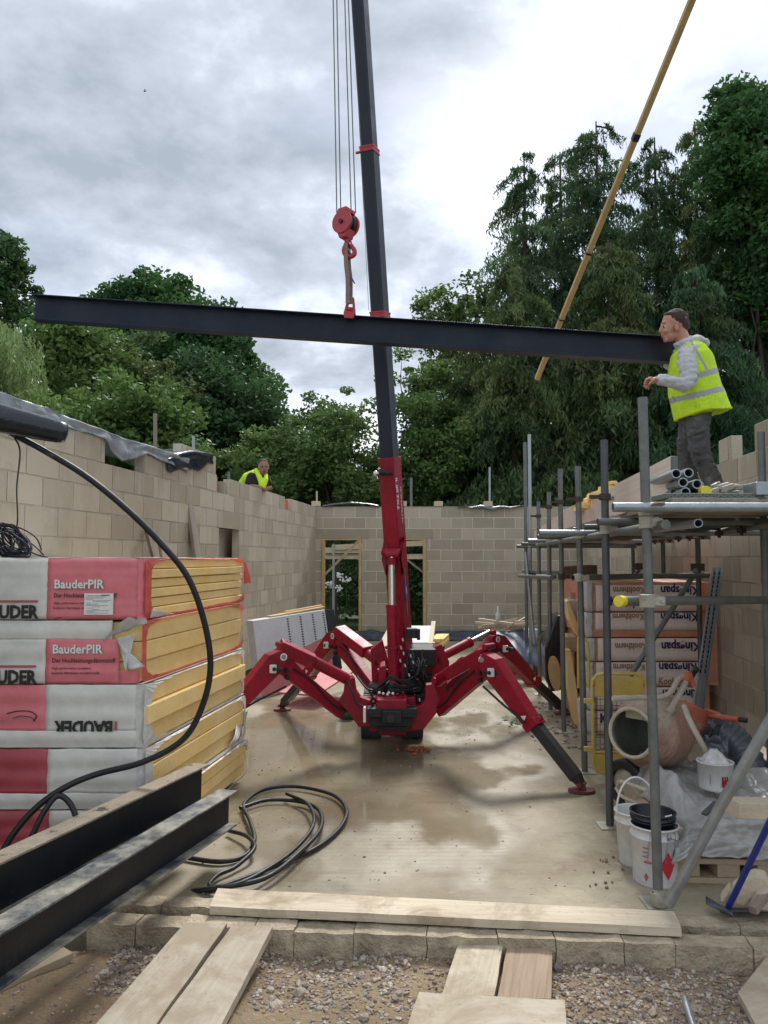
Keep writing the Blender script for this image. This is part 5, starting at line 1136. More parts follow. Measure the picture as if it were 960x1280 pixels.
# yellow scraps on the toe boards
mb = MB(); rg = random.Random(6)
for i in range(26):
    px = rg.uniform(722, 768); yy = 641 - (px - 722) * .68; c = P(px, yy + rg.uniform(-9, 4), 6.8 + rg.uniform(-.3, .3)); mb.boxf(c, V((rg.uniform(.02, .06), rg.uniform(-.02, .02), rg.uniform(-.01, .02))), V((0, rg.uniform(.02, .08), 0)), V((rg.uniform(-.01, .01), 0, rg.uniform(.012, .03))))
tag(mb.build('foam_offcuts', M['foam']), 'heap of broken yellow insulation offcuts on the deck behind the toe boards', 'offcuts', kind='stuff')
# bundle of tubes on the deck by the man's feet
tubs = [(845.5, 592, .0), (861, 591, 0), (854, 603, 0), (871.5, 605, 0), (857, 615, 0), (848, 607, .1), (866, 614, .1), (844, 616, .15), (850, 598, .2)]
names = ['upper left', 'topmost', 'large middle', 'right-hand', 'bottom middle', 'recessed left', 'recessed right', 'lowest left', 'recessed centre']
for (x, y, o), nm in zip(tubs, names):
    mb = MB(); a = P(x, y, 4.15 + o); mb.tube([a, a + V((.22, 2.2, 0))], .0265, 14, hollow=.78); tag(mb.build('scaffold_tube', M['steel_tube' if o else 'steel_light']), 'scaffold tube in the bundle by the man\'s feet, the %s one' % nm, 'tube', 'loose scaffold tubes on the deck')
mb = MB(); a = P(882, 614, 4.12); mb.tube([a, a + V((.2, 2.0, 0))], .0245, 14); t_ = mb.build('scaffold_tube', M['steel_tube']); tag(t_, 'scaffold tube with a bright yellow end cap beside the bundle', 'tube')
mb = MB(); mb.tube([a + V((-.001, -.012, 0)), a + V((0, .03, 0))], .029, 18); mb.build('end_cap', M['yellow_cap'], t_)
# small fittings near the boots
mb = MB(); rg = random.Random(3)
for i in range(14):
    c = P(rg.uniform(888, 926), rg.uniform(606, 619), 4.1 + rg.uniform(0, .3)); mb.boxf(c, V((rg.uniform(.01, .035), 0, rg.uniform(-.01, .01))), V((0, rg.uniform(.01, .03), 0)), V((0, 0, rg.uniform(.008, .018)))); 
    if i % 3 == 0: mb.tube([c, c + V((.05, 0, .01))], .011, 8)
tag(mb.build('coupler_heap', M['coupler'], bevel=.003), 'small heap of scaffold couplers and bolts behind the yellow-capped tube', 'fittings', kind='stuff')

# ---------------------------------------------------------------- timber pole across the sky
mb = MB(); a, b = P(671, 474, 8.4), P(865, 0, 5.6); e = a + (b - a) * 1.45
mb.bar(a, e, .050, .05, (1, 0, 0)); TP = mb.build('timber_pole', M['timber_gold'], bevel=.004); tag(TP, 'long slanting timber pole rising across the sky from behind the beam', 'pole')
mb = MB()
for px, py, h in ((797, 172, .06), (741, 317, .02), (706, 399, .015)):
    best = min((abs(proj(a + (b - a) * k / 200)[1] - py), k / 200) for k in range(201))[1]
    c = a + (b - a) * best; d = (b - a).normalized(); mb.bar(c - d * h / 2, c + d * h / 2, .056, .056, (1, 0, 0))
mb.build('tape_band', M['black_part'], TP)

# ---------------------------------------------------------------- insulation packs on the right
PY = 7.5
def q(px, py): return P(px, py, PY)
edges = [727, 765, 797, 827, 858, 888, 918, 948]
x0w, x1w = 735, 886
def kp(px, py, dep=.0): p = q(px, py); return V((p.x, PY - .0035 - dep, p.z))
labs = ['top pack of the right-hand insulation stack', 'second pack down of the right-hand insulation stack', 'third pack down of the right-hand insulation stack', 'fourth pack down of the right-hand insulation stack', 'fifth pack down of the right-hand insulation stack', 'sixth pack down of the right-hand insulation stack, behind the yellow barrier', 'bottom pack of the right-hand insulation stack, on the floor']
words = [ # per pack: (text, x, baseline y, +1 upright / -1 upside down, size, width factor, ink)
    [('Kingspan', 873, 733, -1, .118, .88, 'ink_blue'), ('Kooltherm', 806, 734, -1, .088, .80, 'ink_brown'), ('Kingspan', 762, 756.5, 1, .120, .86, 'ink_blue')],
    [('Kingspan', 873, 766.5, -1, .110, .92, 'ink_blue'), ('Kooltherm', 806, 767, -1, .085, .82, 'ink_brown')],
    [('Kingspan', 873, 803, -1, .122, .86, 'ink_blue'), ('Kooltherm', 807, 804, -1, .088, .80, 'ink_brown')],
    [('Kingspan', 872, 829, -1, .118, .88, 'ink_blue'), ('Kooltherm', 807, 830, -1, .088, .80, 'ink_brown'), ('Kooltherm', 824, 855, 1, .095, .78, 'ink_brown'), ('Kingspan', 764, 856, 1, .110, .80, 'ink_blue')],
    [('Kingspan', 874, 862, -1, .115, .88, 'ink_blue'), ('Kingspan', 858, 876, -1, .115, .88, 'ink_blue')],
    [('Kingspan', 750, 903, 1, .125, .86, 'ink_blue')], []]

for i in range(7):
    zt, zb = q(735, edges[i]).z - .004, max(.02, q(735, edges[i + 1]).z + .004)
    o = random.uniform(-.012, .012); a, b = q(x0w, 800).x + o, q(x1w, 800).x + o
    if i > 4: b = q(878, 800).x + o
    root = thing('insulation_pack', labs[i], 'insulation pack', ((a + b) / 2, PY + .6, zb), 'insulation packs stacked on the right')
    mb = MB(); mb.prism([V((a, PY, zb)), V((b, PY + .01, zb)), V((b, PY + .01, zt)), V((a, PY, zt))], V((.08, 1.3, 0))); mb.build('wrapped_foam', M['pack_brown'], root, bevel=.008)
    c, d = q(746, 800).x + o, q(879, 800).x + o; zm0 = zb + (.07 if i == 1 else .004); zm1 = zt - (.03 if i in (0,) else .004)
    if i < 6:
        mb = MB(); mb.sheet(lambda u, v: V((c + (d - c) * u, PY - .002 - .003 * noise.noise(V((u * 9, v * 2, i))), zm0 + (zm1 - zm0) * v)), 24, 4); mb.build('print_panel', M['pack_white'], root, solid=.001)
    mb = MB(); mb.sheet(lambda u, v: V((a - .004 - .012 * noise.noise(V((u * 5, v * 5, i))), PY - .01 + .35 * u, zb + (zt - zb) * v)) , 8, 5); mb.sheet(lambda u, v: V((a - .006 + .06 * u + .02 * noise.noise(V((v * 6, i, 1))), PY - .012 - .004 * noise.noise(V((u * 5, v * 5, i + 4))), zb + (zt - zb) * v)), 4, 5); mb.build('torn_film', M['film_torn'], root, solid=.001)
    for tx, px, py, s_, sz, sxx, mm_ in words[i]:
        # an upside-down line starts at its right end; px is the right edge then
        mb = MB(); po = kp(px, py, .006 + .001 * (mm_ == 'ink_blue')); po.x += o
        text_mesh(mb, tx, sz, po, (s_, 0, 0), (0, 0, s_), .03, sx=sxx)
        # keep letters inside this pack's face
        mb.v = [(v[0], v[1], min(max(v[2], zb + .004), zt - .004)) for v in mb.v]
        mb.build('print', M[mm_], root)
# tall brown card strip at the right of the stack
mb = MB(); a = P(884, 790, 7.42); mb.box((a.x, 7.40, P(0, 856, 7.42).z), (a.x + .085, 7.44, P(0, 728, 7.42).z)); tag(mb.build('card_strip', M['pack_brown'], bevel=.002), 'tall brown strip of packaging standing right of the stacked packs', 'card')
mb = MB(); a = P(893, 0, 7.6); mb.box((a.x, 7.5, 0), (a.x + .11, 7.6, P(0, 810, 7.5).z)); tag(mb.build('rubber_mat', M['black_part'], bevel=.01), 'black rolled sheet standing between the packs and the block wall', 'roll')
# two leaning metal channel tracks
for (xb, yb, xt, yt, Yb, Yt, lab) in ((866, 905, 894, 710, 6.2, 6.9, 'grey slotted metal channel leaning on the packs, the left of two'), (872, 905, 900, 710, 6.25, 6.95, 'grey slotted metal channel leaning on the packs, the right of two')):
    a, b = P(xb, yb, Yb), P(xt, yt, Yt); d = (b - a).normalized(); f = V((0, -1, 0)); s_ = d.cross(f).normalized(); mb = MB()
    mb.bar(a, b, .046, .003, f)
    for e_ in (-1, 1): mb.bar(a + s_ * e_ * .022 + V((0, -.012, 0)), b + s_ * e_ * .022 + V((0, -.012, 0)), .003, .024, f)
    root = mb.build('metal_channel', M['steel_light']); tag(root, lab, 'metal channel', 'metal channels leaning on the packs')
    mb = MB(); L_ = (b - a).length
    for i in range(22):
        c = a + d * (L_ * (.3 + .68 * i / 22)) + V((0, -.003, 0)); mb.bar(c, c + d * .035, .012, .002, f)
    mb.build('slot', M['black_part'], root)
# ---------------------------------------------------------------- yellow barrier
Y0 = 5.95
YB = thing('barrier', 'yellow metal barrier frame with a mesh panel, standing before the packs', 'barrier', P(772, 965, Y0))
bp = [(740, 858), (741, 850), (746, 844), (754, 842), (795, 842), (803, 845), (807, 851), (808, 860), (808, 955), (804, 964), (796, 967), (756, 967), (747, 964), (742, 955)]
mb = MB(); L_ = [P(x, y, Y0) for x, y in bp]; mb.tube(L_ + [L_[0], L_[1]], .0135, 8, False)
mb.tube([P(742, 940, Y0), P(808, 940, Y0)], .011, 8); mb.build('frame', M['yellow'], YB)
mb = MB(); a, b = P(744, 871, Y0), P(804, 846, Y0); mb.box((a.x, Y0 - .006, a.z), (b.x, Y0 + .006, b.z)); mb.build('top_panel', M['yellow'], YB, bevel=.004)
mb = MB(); a, b = P(744, 965, Y0), P(804, 942, Y0); mb.box((a.x, Y0 - .006, a.z), (b.x, Y0 + .006, b.z)); mb.build('bottom_panel', M['yellow'], YB, bevel=.004)
mb = MB()
for i in range(12): a = P(745 + i * 5.2, 871, Y0); b = P(745 + i * 5.2, 940, Y0); mb.tube([a, b], .0022, 4, False)
for i in range(9): a = P(742, 874 + i * 8, Y0); b = P(807, 874 + i * 8, Y0); mb.tube([a, b], .0022, 4, False)
mb.build('mesh_panel', M['steel_dark'], YB)
mb = MB()
for y in (876, 936): mb.bar(P(730, y, Y0), P(741, y, Y0), .03, .035)
mb.build('hinge_lug', M['yellow'], YB, bevel=.003)
mb = MB(); mb.tube(cr_spline([P(723, 860, 6.9), P(723, 800, 6.9), P(726, 801, 6.9), P(735, 804, 6.9), P(736, 860, 6.9)], 3), .013, 6); tag(mb.build('barrier', M['yellow']), 'second narrow yellow barrier frame behind the scaffold pole, left of the wide one', 'barrier')
# ---------------------------------------------------------------- cement mixer
MX = thing('cement_mixer', 'cement-crusted orange concrete mixer with its drum tipped towards the room', 'cement mixer', G(838, 985))
mo = P(789, 916, 4.85); ax = V((.74, .66, -.10)).normalized()
mb = MB(); mb.lathe(mo, ax, [(.0, .150), (.04, .156), (.15, .215), (.165, .228), (.18, .230), (.34, .236), (.355, .234), (.38, .226), (.48, .175), (.54, .12), (.56, 0)], 40)
mb.v = [tuple(V(v) + V((noise.noise(V(v) * 9) * .006, noise.noise(V(v) * 9 + V((5, 5, 5))) * .006, noise.noise(V(v) * 13) * .006))) for v in mb.v]
DR = mb.build('drum', M['drum'], MX)
mb = MB(); mb.lathe(mo, ax, [(.0, .140), (.04, .146), (.15, .205), (.34, .226), (.47, .17), (.53, .0)], 32); mb.f = [f[::-1] for f in mb.f]; mb.build('drum_inside', M['drum_in'], DR)
mb = MB(); a_ = ax.cross(V((0, 0, 1))).normalized(); b_ = a_.cross(ax)
mb.tube([mo + a_ * math.cos(t) * .148 + b_ * math.sin(t) * .148 for t in [i * 2 * math.pi / 36 for i in range(38)]], .012, 8, False); mb.build('drum_rim', M['drum_rim'], DR)
mb = MB(); c = mo + ax * .10 + V((0, 0, .105)); mb.bar(c - a_ * .09, c + a_ * .09, .02, .05, V((0, 0, 1))); mb.tube([c + a_ * .02 - ax * .02, c + a_ * .02 + ax * .02], .02, 10); mb.build('mixing_blade', M['drum_rim'], DR)
mb = MB(); mb.tube(cr_spline([P(766, 873, 4.75), P(800, 872, 4.8), P(828, 871, 4.85), P(840, 863, 4.9), P(847, 850, 4.95), P(854, 846, 5.0)], 5), .017, 10); mb.build('frame_tube', M['cream'], MX)
mb = MB(); mb.tube([P(837, 890, 4.85), P(849, 868, 4.92), P(857, 853, 4.97)], .020, 10); mb.tube([P(834, 892, 4.83), P(840, 886, 4.86)], .027, 10); mb.build('frame_tube', M['cream'], MX)
mb = MB(); mb.tube([P(853, 858, 4.97), P(859, 846, 5.0), P(861, 843, 5.02)], .027, 12, rs=[.022, .032, .026]); mb.tube([P(861, 843, 5.0), P(867, 858, 5.0)], .02, 10); mb.build('tube_joint', M['orange'], MX, bevel=.002)
mb = MB(); mb.tube([P(869, 838, 5.05), P(863, 848, 5.0)], .018, 8); mb.ball(P(870, 837, 5.05), .022); mb.build('crank', M['rubber'], MX)
mb = MB(); mb.tube(cr_spline([P(855, 882, 4.75), P(862, 900, 4.65), P(875, 925, 4.6), P(885, 943, 4.6), P(897, 953, 4.6)], 4), .018, 8, sq=(1, .6)); mb.build('yoke_arm', M['cream'], MX)
mb = MB(); mb.prism([P(x, y, 5.15) for x, y in ((845, 884), (855, 880), (870, 882), (882, 888), (893, 894), (893, 899), (886, 906), (882, 917), (873, 914), (864, 899), (848, 894))], (0, .17, 0)); mb.build('motor_cover', M['orange'], MX, bevel=.02)
mb = MB(); mb.tube([P(888, 894, 5.1), P(905, 897, 5.0), P(924, 899.5, 4.9)], .019, 10); mb.tube([P(882, 887, 5.1), P(900, 893, 5.05)], .012, 8); mb.build('handle', M['orange'], MX)
mb = MB(); mb.tube([P(922, 899, 4.91), P(934, 900.5, 4.87)], .0165, 10); mb.build('grip', M['rubber'], MX)
mb = MB(); mb.tube(cr_spline([P(885, 905, 5.0), P(892, 913, 4.9), P(900, 906, 4.9), P(897, 920, 4.9)], 4), .006, 6); mb.tube(cr_spline([P(880, 925, 5.0), P(890, 918, 4.9), P(898, 902, 4.9)], 4), .006, 6); mb.build('power_cable', M['rubber'], MX)
WC = P(783, 978, 5.05); wax = V((.80, .6, 0)).normalized()
def wheel(c):
    mb = MB(); mb.lathe(c - wax * .03, wax, [(0, .09), (0, .135), (.01, .15), (.05, .15), (.06, .135), (.06, .09)], 26); w = mb.build('wheel', M['rubber'], MX)
    mb = MB(); mb.lathe(c - wax * .02, wax, [(0, 0), (0, .03), (.004, .09), (.036, .09), (.04, .03), (.04, 0)], 20); mb.build('rim', M['drum_rim'], w)
wheel(WC); wheel(P(838, 985, 5.35))
mb = MB(); mb.tube(cr_spline([P(772, 983, 4.95), P(776, 977, 4.9), P(800, 985, 4.7), P(824, 994, 4.6)], 4), .013, 8); mb.tube(cr_spline([P(770, 985, 4.95), P(780, 997, 4.85), P(812, 1008, 4.7)], 4), .011, 8); mb.tube([P(800, 985, 5.1), P(832, 955, 5.1)], .02, 8); mb.tube([P(868, 985, 5.4), P(850, 930, 5.2)], .022, 8); mb.tube([P(790, 985, 5.1), P(868, 985, 5.4)], .018, 8); mb.build('stand', M['drum_rim'], MX)
# ---------------------------------------------------------------- buckets
def bucket(label, c, r0, r1, h, m, lipm=None, cat='bucket', wall=.004, rings=True):
    root = thing('bucket', label, cat, c); mb = MB()
    pr = [(0, 0), (0, r0), (.01, r0 + .002)]
    if rings: pr += [(h * .80, r0 + (r1 - r0) * .8), (h * .81, r1 + .004), (h * .825, r1 + .004), (h * .835, r0 + (r1 - r0) * .84)]
    pr += [(h * .97, r1), (h * .975, r1 + .006), (h, r1 + .006), (h + .002, r1 - .002), (h * .97, r1 - wall), (.012, r0 - wall), (.012, 0)]
    mb.lathe(c, (0, 0, 1), pr, 32); mb.build('body', M[m], root); return root
b1 = G(819, 1101, 0); B1_ = bucket('white metal paint bucket with a red hazard diamond, by the pole foot', b1, .112, .122, .30, 'white_metal')
def cyl_pt(c, r, ang, z): return V((c.x + r * math.sin(ang), c.y - r * math.cos(ang), c.z + z))
def cyl_patch(m, c, r, a0, a1, z0, z1): m.sheet(lambda u, v: cyl_pt(c, r, a0 + (a1 - a0) * u, z0 + (z1 - z0) * v), max(2, int(abs(a1 - a0) * 12)), 1)
def rr(z): return .112 + .010 * z / .30 + .0012
mb = MB(); n = 8
mb.sheet(lambda u, v: cyl_pt(b1, rr(.12) + .002, .25 + (u - .5) * .70 * (1 - abs(2 * v - 1)), .12 + (v - .5) * .145), 10, 12); mb.build('hazard_diamond', M['ink_red'] if 0 else mat('hazard_red', (.50, .015, .03), .5), B1_)
mb = MB(); mb.sheet(lambda u, v: cyl_pt(b1, rr(.055) + .002, -.72 + (u - .5) * .22 * (1 - abs(2 * v - 1)), .055 + (v - .5) * .045), 6, 6)
for k in range(3): cyl_patch(mb, b1, rr(.19) + .001, -.85, -.60, .20 - .022 * k, .206 - .022 * k)
cyl_patch(mb, b1, rr(.13) + .001, -.80, -.42, .125, .137)
mb.build('label_print', M['ink_red'], B1_)
mb = MB()
for a0 in (-.55, -.12, .18, .62, .9):
    mb.tube([cyl_pt(b1, rr(z) + .003, a0 + .05 * math.sin(z * 30 + a0), z) for z in [.29 - .012 * i for i in range(8 + int(8 * abs(math.sin(a0 * 5))))]], .0016, 4)
for k in range(4): cyl_patch(mb, b1, rr(.2) + .001, -.70, -.58, .178 - .012 * k, .181 - .012 * k)
mb.build('drip', M['ink_grey'], B1_)
mb = MB(); mb.lathe(cyl_pt(b1, .124, .30, .265), (math.sin(.3), -math.cos(.3), 0), [(0, .013), (.006, .012), (.008, .006), (.004, 0)], 12); mb.tube(cr_spline([cyl_pt(b1, .128, .30, .265), cyl_pt(b1, .135, .9, .24), cyl_pt(b1, .13, 1.5, .26)], 5), .0025, 5); mb.build('handle', M['steel_light'], B1_)
b2_ = G(797, 1078, 0); B2 = bucket('plain white plastic bucket with its handle up, behind the paint bucket', b2_, .10, .118, .29, 'white_plastic')
mb = MB(); mb.tube([b2_ + V((.118 * math.cos(t) * (1 if 1 else 0), -.02 + .03 * math.sin(t), .27 + .20 * math.sin(t))) for t in [math.pi * i / 16 for i in range(17)]], .006, 8); mb.build('handle', M['white_plastic'], B2)
b3_ = b1 + V((-.004, 0.005, .215)); B3 = bucket('black bucket nested in the top of the paint bucket', b3_, .088, .115, .15, 'black_plastic')
mb = MB()
for z in (.03, .07, .11): mb.tube([cyl_pt(b3_, .09 + .025 * z / .15 + .004, t, z) for t in [i * 2 * math.pi / 28 for i in range(30)]], .004, 6, False)
mb.build('rib', M['black_plastic'], B3)
mb = MB(); cyl_patch(mb, b3_, .105, .28, .80, .125, .155); lb = mb.build('paper_tag', M['ink_white'], B3, solid=.002)
# paint tub behind the mixer
b4 = P(894, 962, 4.5); b4.z = P(894, 985, 4.5).z; B4 = bucket('white tub with a red castle mark, sitting behind the crumpled tarp', b4, .090, .098, .155, 'white_plastic', rings=False)
mb = MB()
for a0, a1, z0, z1 in ((-.05, .35, .03, .07), (-.05, .05, .07, .09), (.10, .20, .07, .09), (.25, .35, .07, .09)): cyl_patch(mb, b4, .097, a0, a1, z0, z1)
mb.build('castle_mark', M['ink_red'] if 0 else M['red'], B4)
mb = MB(); cyl_patch(mb, b4, .097, -.72, -.66, .04, .10); mb.build('print', M['ink_grey'], B4)
mb = MB(); mb.sheet(lambda u, v: b4 + V(((u - .5) * .15, (v - .5) * .15, .145 + .07 * (1 - (2 * u - 1) ** 2) * (1 - (2 * v - 1) ** 2) + .03 * noise.noise(V((u * 6, v * 6, 2))))), 14, 14); tag(mb.build('plastic_bag', M['film_torn']), 'scrunched clear plastic bag stuffed in the tub behind the tarp', 'bag')
# ---------------------------------------------------------------- pallet of blocks under the tarp
PA = thing('pallet', 'low wooden pallet of pale blocks half hidden under the tarp', 'pallet', G(900, 1090))
mb = MB(); pa = G(848, 1104, 0); pb = G(1010, 1108, 0)
for z0, z1, dx in ((.0, .03, 0), (.10, .13, 0)): mb.prism([pa + V((0, 0, z0)), pb + V((0, 0, z0)), pb + V((.1, 1.1, z0)), pa + V((.05, 1.1, z0))], (0, 0, z1 - z0))
for i in range(4): c = pa.lerp(pb, i / 3.2); mb.box((c.x, c.y + .01, .03), (c.x + .12, c.y + .9, .10))
mb.build('deck', M['timber'], PA, bevel=.004)
mb = MB()
for i in range(3):
    a = pa.lerp(pb, i / 3 + .005); b = pa.lerp(pb, (i + 1) / 3 - .01); mb.prism([a + V((.0, .03, .135)), b + V((0, .03, .135)), b + V((0, 1.0, .135)), a + V((0, 1.0, .135))], (0, 0, .14))
mb.build('block_course', M['toe'], PA, bevel=.006)
tp0 = pa
tl = [(812, 1010), (808, 985), (815, 962), (825, 953), (850, 962), (900, 985), (935, 962), (975, 955)]
def tarp(u, v):
    # u along the pallet (left to right), v from the front hem up and over to the back
    x = pa.x - .07 + 1.0 * u; hem = .165 + .04 * noise.noise(V((u * 5, 1, 1))) - .04 * u; bump_ = .16 * math.exp(-((u - .05) / .16) ** 2) + .06 * math.exp(-((u - .8) / .12) ** 2)
    if v < .4:
        t = v / .4; y = pa.y - .02 - .05 * (1 - t) * (1 - u * .4); z = hem + (.31 - hem) * t
    else:
        t = (v - .4) / .6; y = pa.y + .02 + 1.0 * t; z = .31 + bump_ * math.sin(min(1, t * 1.4) * math.pi * .8) + .05 * t
    p = V((x + .03 * noise.noise(V((u * 4, v * 4, 7))) + .09 * v, y, z))
    if u < .12: p.z -= (.12 - u) / .12 * (.20 if v > .3 else .05); p.x += 0
    w = .045 * noise.noise(V((u * 5 + v * 2, v * 5, 3))) + .03 * abs(noise.noise(V((u * 11 - v * 5, v * 9, 4)))) + .012 * noise.noise(V((u * 25, v * 22, 5)))
    return p + V((w * .3, -w * .8, w))
mb = MB(); mb.sheet(tarp, 90, 70); tag(mb.build('tarpaulin', M['tarp'], solid=.002), 'crumpled translucent grey tarpaulin thrown over the low pallet', 'tarpaulin')
mb = MB(); a = P(915, 1010, 3.75); mb.bar(P(914, 1009, 3.72), P(1000, 1012, 3.8), .11, .075); tag(mb.build('timber_block', M['timber_pale'], bevel=.004), 'short pale timber lying on the tarpaulin at the right', 'timber')
mb = MB(); mb.bar(P(880, 1018, 3.9), P(896, 1003, 3.95), .03, .012); tag(mb.build('trowel', M['steel_dark']), 'dark trowel blade lying on the tarpaulin beside the slanting tube', 'trowel')
# corrugated dark plastic coil behind
RC = thing('drain_pipe', 'dark corrugated plastic pipe slumped against the right wall behind the tarp', 'pipe', P(925, 950, 5.0))
for k, (pp, rr_) in enumerate((([P(885, 905, 5.2), P(905, 915, 5.15), P(925, 935, 5.1), P(940, 965, 5.05), P(948, 1005, 5.0)], .10), ([P(900, 925, 5.4), P(915, 945, 5.35), P(925, 985, 5.3)], .09))):
    pts = cr_spline(pp, 16); mb = MB(); mb.tube(pts, .1, 14, rs=[rr_ + .008 * (i % 4 < 2) for i in range(len(pts))]); mb.build('pipe_run', M['poly_grey'], RC)
mb = MB(); mb.sheet(lambda u, v: P(880 + 30 * u, 918 + 50 * v, 4.95) + V((0, .06 * noise.noise(V((u * 4, v * 6, 1))), 0)), 12, 14); tag(mb.build('plastic_sheet', M['poly_grey'], solid=.002), 'grey-blue plastic sheet hanging behind the mixer motor', 'sheet')
# shovels and rubble lower right
SH = thing('shovel', 'shovel with a bright blue shaft and dark blade lying in the rubble', 'shovel', G(905, 1140))
mb = MB(); a, b = G(908, 1139, .03), P(962, 1028, 3.45); mb.tube([a, b, b + (b - a) * .5], .0145, 12); mb.build('shaft', M['blue'], SH)
mb = MB(); mb.sheet(lambda u, v: G(882 + 34 * u, 1122 + 17 * u + 8 * v - 6 * math.sin(v * 3) * (1 - u), .04 + .03 * math.sin(v * 3) * u + .02 * (1 - u)), 8, 6); mb.build('blade', M['shovel'], SH, solid=.003)
mb = MB(); mb.sheet(lambda u, v: G(900 + 70 * u, 1135 + 6 * v, .02 + .02 * math.sin(v * 3)), 8, 4); tag(mb.build('shovel', M['shovel'], solid=.004), 'second dark blue-grey shovel blade, flat beside the stone wall', 'shovel')
def rock(label, poly, th, Y, m='wood_mud'):
    mb = MB(); mb.prism([P(x, y, Y) for x, y in poly], (0.02, th, .02)); return tag(mb.build('broken_slab', M[m], bevel=.008), label, 'stone')
rock('large pale piece of broken slab propped behind the blue shovel', [(912, 1128), (917, 1112), (932, 1099), (945, 1095), (958, 1098), (962, 1106), (948, 1116), (930, 1134)], .05, 3.72)
rock('small pale broken slab half hidden behind the shovel blade', [(900, 1128), (912, 1112), (918, 1116), (912, 1132)], .05, 3.76)
rock('pale broken slab corner at the right edge of the rubble', [(938, 1138), (946, 1120), (962, 1112), (975, 1130), (968, 1140)], .06, 3.68, 'toe')
mb = MB(); mb.bar(P(941, 1138, 3.62), P(957, 1118, 3.7), .035, .035); tag(mb.build('timber_stick', M['timber_grey']), 'short grey stick among the rubble right of the blue shovel', 'timber')
# ---------------------------------------------------------------- things in the back of the room
# leaning white boards at the left wall
LB = thing('board_stack', 'stack of white-faced boards with dotted print, leaning on the left wall behind the crane', 'boards', P(365, 860, 9.8))
A, B_, C_, D_ = P(316, 775, 9.6), P(407, 760, 10.7), P(409, 862, 10.3), P(330, 885, 9.0)
A, D_ = P(316, 776, 9.5), G(328, 874); B_ = P(406, 762, 10.9); C_ = D_ + (B_ - A)
thk = V((-.10, .08, 0))
mb = MB(); mb.prism([A, B_, C_, D_], thk); mb.build('panel', M['board_white'], LB, bevel=.004)
nrm = (B_ - A).cross(D_ - A).normalized()
if nrm.y > 0: nrm = -nrm
def onb(u, v, k=.003): return (A * (1 - u) + B_ * u) * (1 - v) + (D_ * (1 - u) + C_ * u) * v + nrm * k
mb = MB(); mb.prism([onb(.0, .62, .004), onb(.62, .47, .004), onb(1, .38, .004), onb(1, .99, .004), onb(0, .99, .004)], nrm * .004); mb.build('pink_face', M['board_pink'], LB)
mb = MB()
for c in (.44, .62, .80, .965):
    for k in range(13):
        v = .04 + k * .035
        mb.prism([onb(c - .012, v), onb(c + .012, v), onb(c + .012, v + .017), onb(c - .012, v + .017)], nrm * .001)
mb.build('dot_print', M['ink'], LB)
mb = MB(); mb.prism([onb(1.005, -.005), onb(1.14, .02), onb(1.14, .9), onb(1.005, .99)], thk * 1.2); mb.build('end_panel', M['black_plastic'], LB)
mb = MB(); mb.bar(A.lerp(B_, .25) + thk * .6 + V((0, 0, .008)), B_ + thk * .6 + V((.02, .05, .03)), .09, .02); mb.bar(A.lerp(B_, .5) + thk + V((0, 0, .03)), B_ + thk + V((.04, .06, .05)), .05, .02); mb.build('timber_edge', M['timber_gold'], LB)
mb = MB(); mb.bar(P(372, 868, 8.9), P(420, 838, 9.8), .5, .02); tag(mb.build('pink_foot_reflection', M['board_pink']), 'pink lower part of the boards and its painted floor reflection, behind the left outriggers', 'board')  # pink foot of the boards plus its floor reflection, put in as colour
mb = MB(); c = G(435, 898); mb.lathe(c, (0, 0, 1), [(0, 0), (0, .075), (.13, .085), (.13, 0)], 18); tag(mb.build('green_tub', M['green']), 'small green tub on the floor under the left outrigger plate', 'tub')
# timber stack behind the crane
TS = [('white coated board on top of the timber pile behind the crane', [(515, 803), (541, 801), (545, 779), (520, 779)], 'board_white', 10.5), ]
mb = MB(); mb.prism([P(506, 803, 10.2), P(536, 803, 10.2), P(541, 782, 11.4), P(514, 782, 11.4)], (0, 0, -.05)); tag(mb.build('board', M['board_white'], bevel=.004), 'white coated board on top of the timber pile behind the crane', 'board')
mb = MB(); mb.bar(P(538, 808, 10.1), P(542, 780, 11.4), .06, .09); tag(mb.build('timber_batten', M['timber_pale']), 'pale batten along the right of the white board behind the crane', 'timber')
mb = MB(); mb.prism([P(470, 812, 10.2), P(488, 812, 10.2), P(496, 786, 11.2), P(484, 786, 11.2)], (0, 0, -.06)); tag(mb.build('board', M['timber_pale'], bevel=.004), 'pale timber board behind the crane column, on its left', 'board')
mb = MB(); rg = random.Random(8)
for i in range(6):
    c = P(541 + (i % 3) * 5, 806 - (i // 3) * 5, 10.2 + rg.uniform(0, .3)); mb.bar(c, c + V((.12, .5, .02)), .07, .05)
tag(mb.build('timber_offcuts', M['foam'], bevel=.004), 'pile of pale timber offcuts at the right of the board behind the crane', 'offcuts', kind='stuff')
mb = MB(); a, b = P(486, 830, 10.6), P(556, 806, 10.6); mb.box((a.x, 10.6, .0), (b.x, 11.3, b.z)); tag(mb.build('crate', M['black_part'], bevel=.02), 'dark crate under the timber pile behind the crane', 'crate')
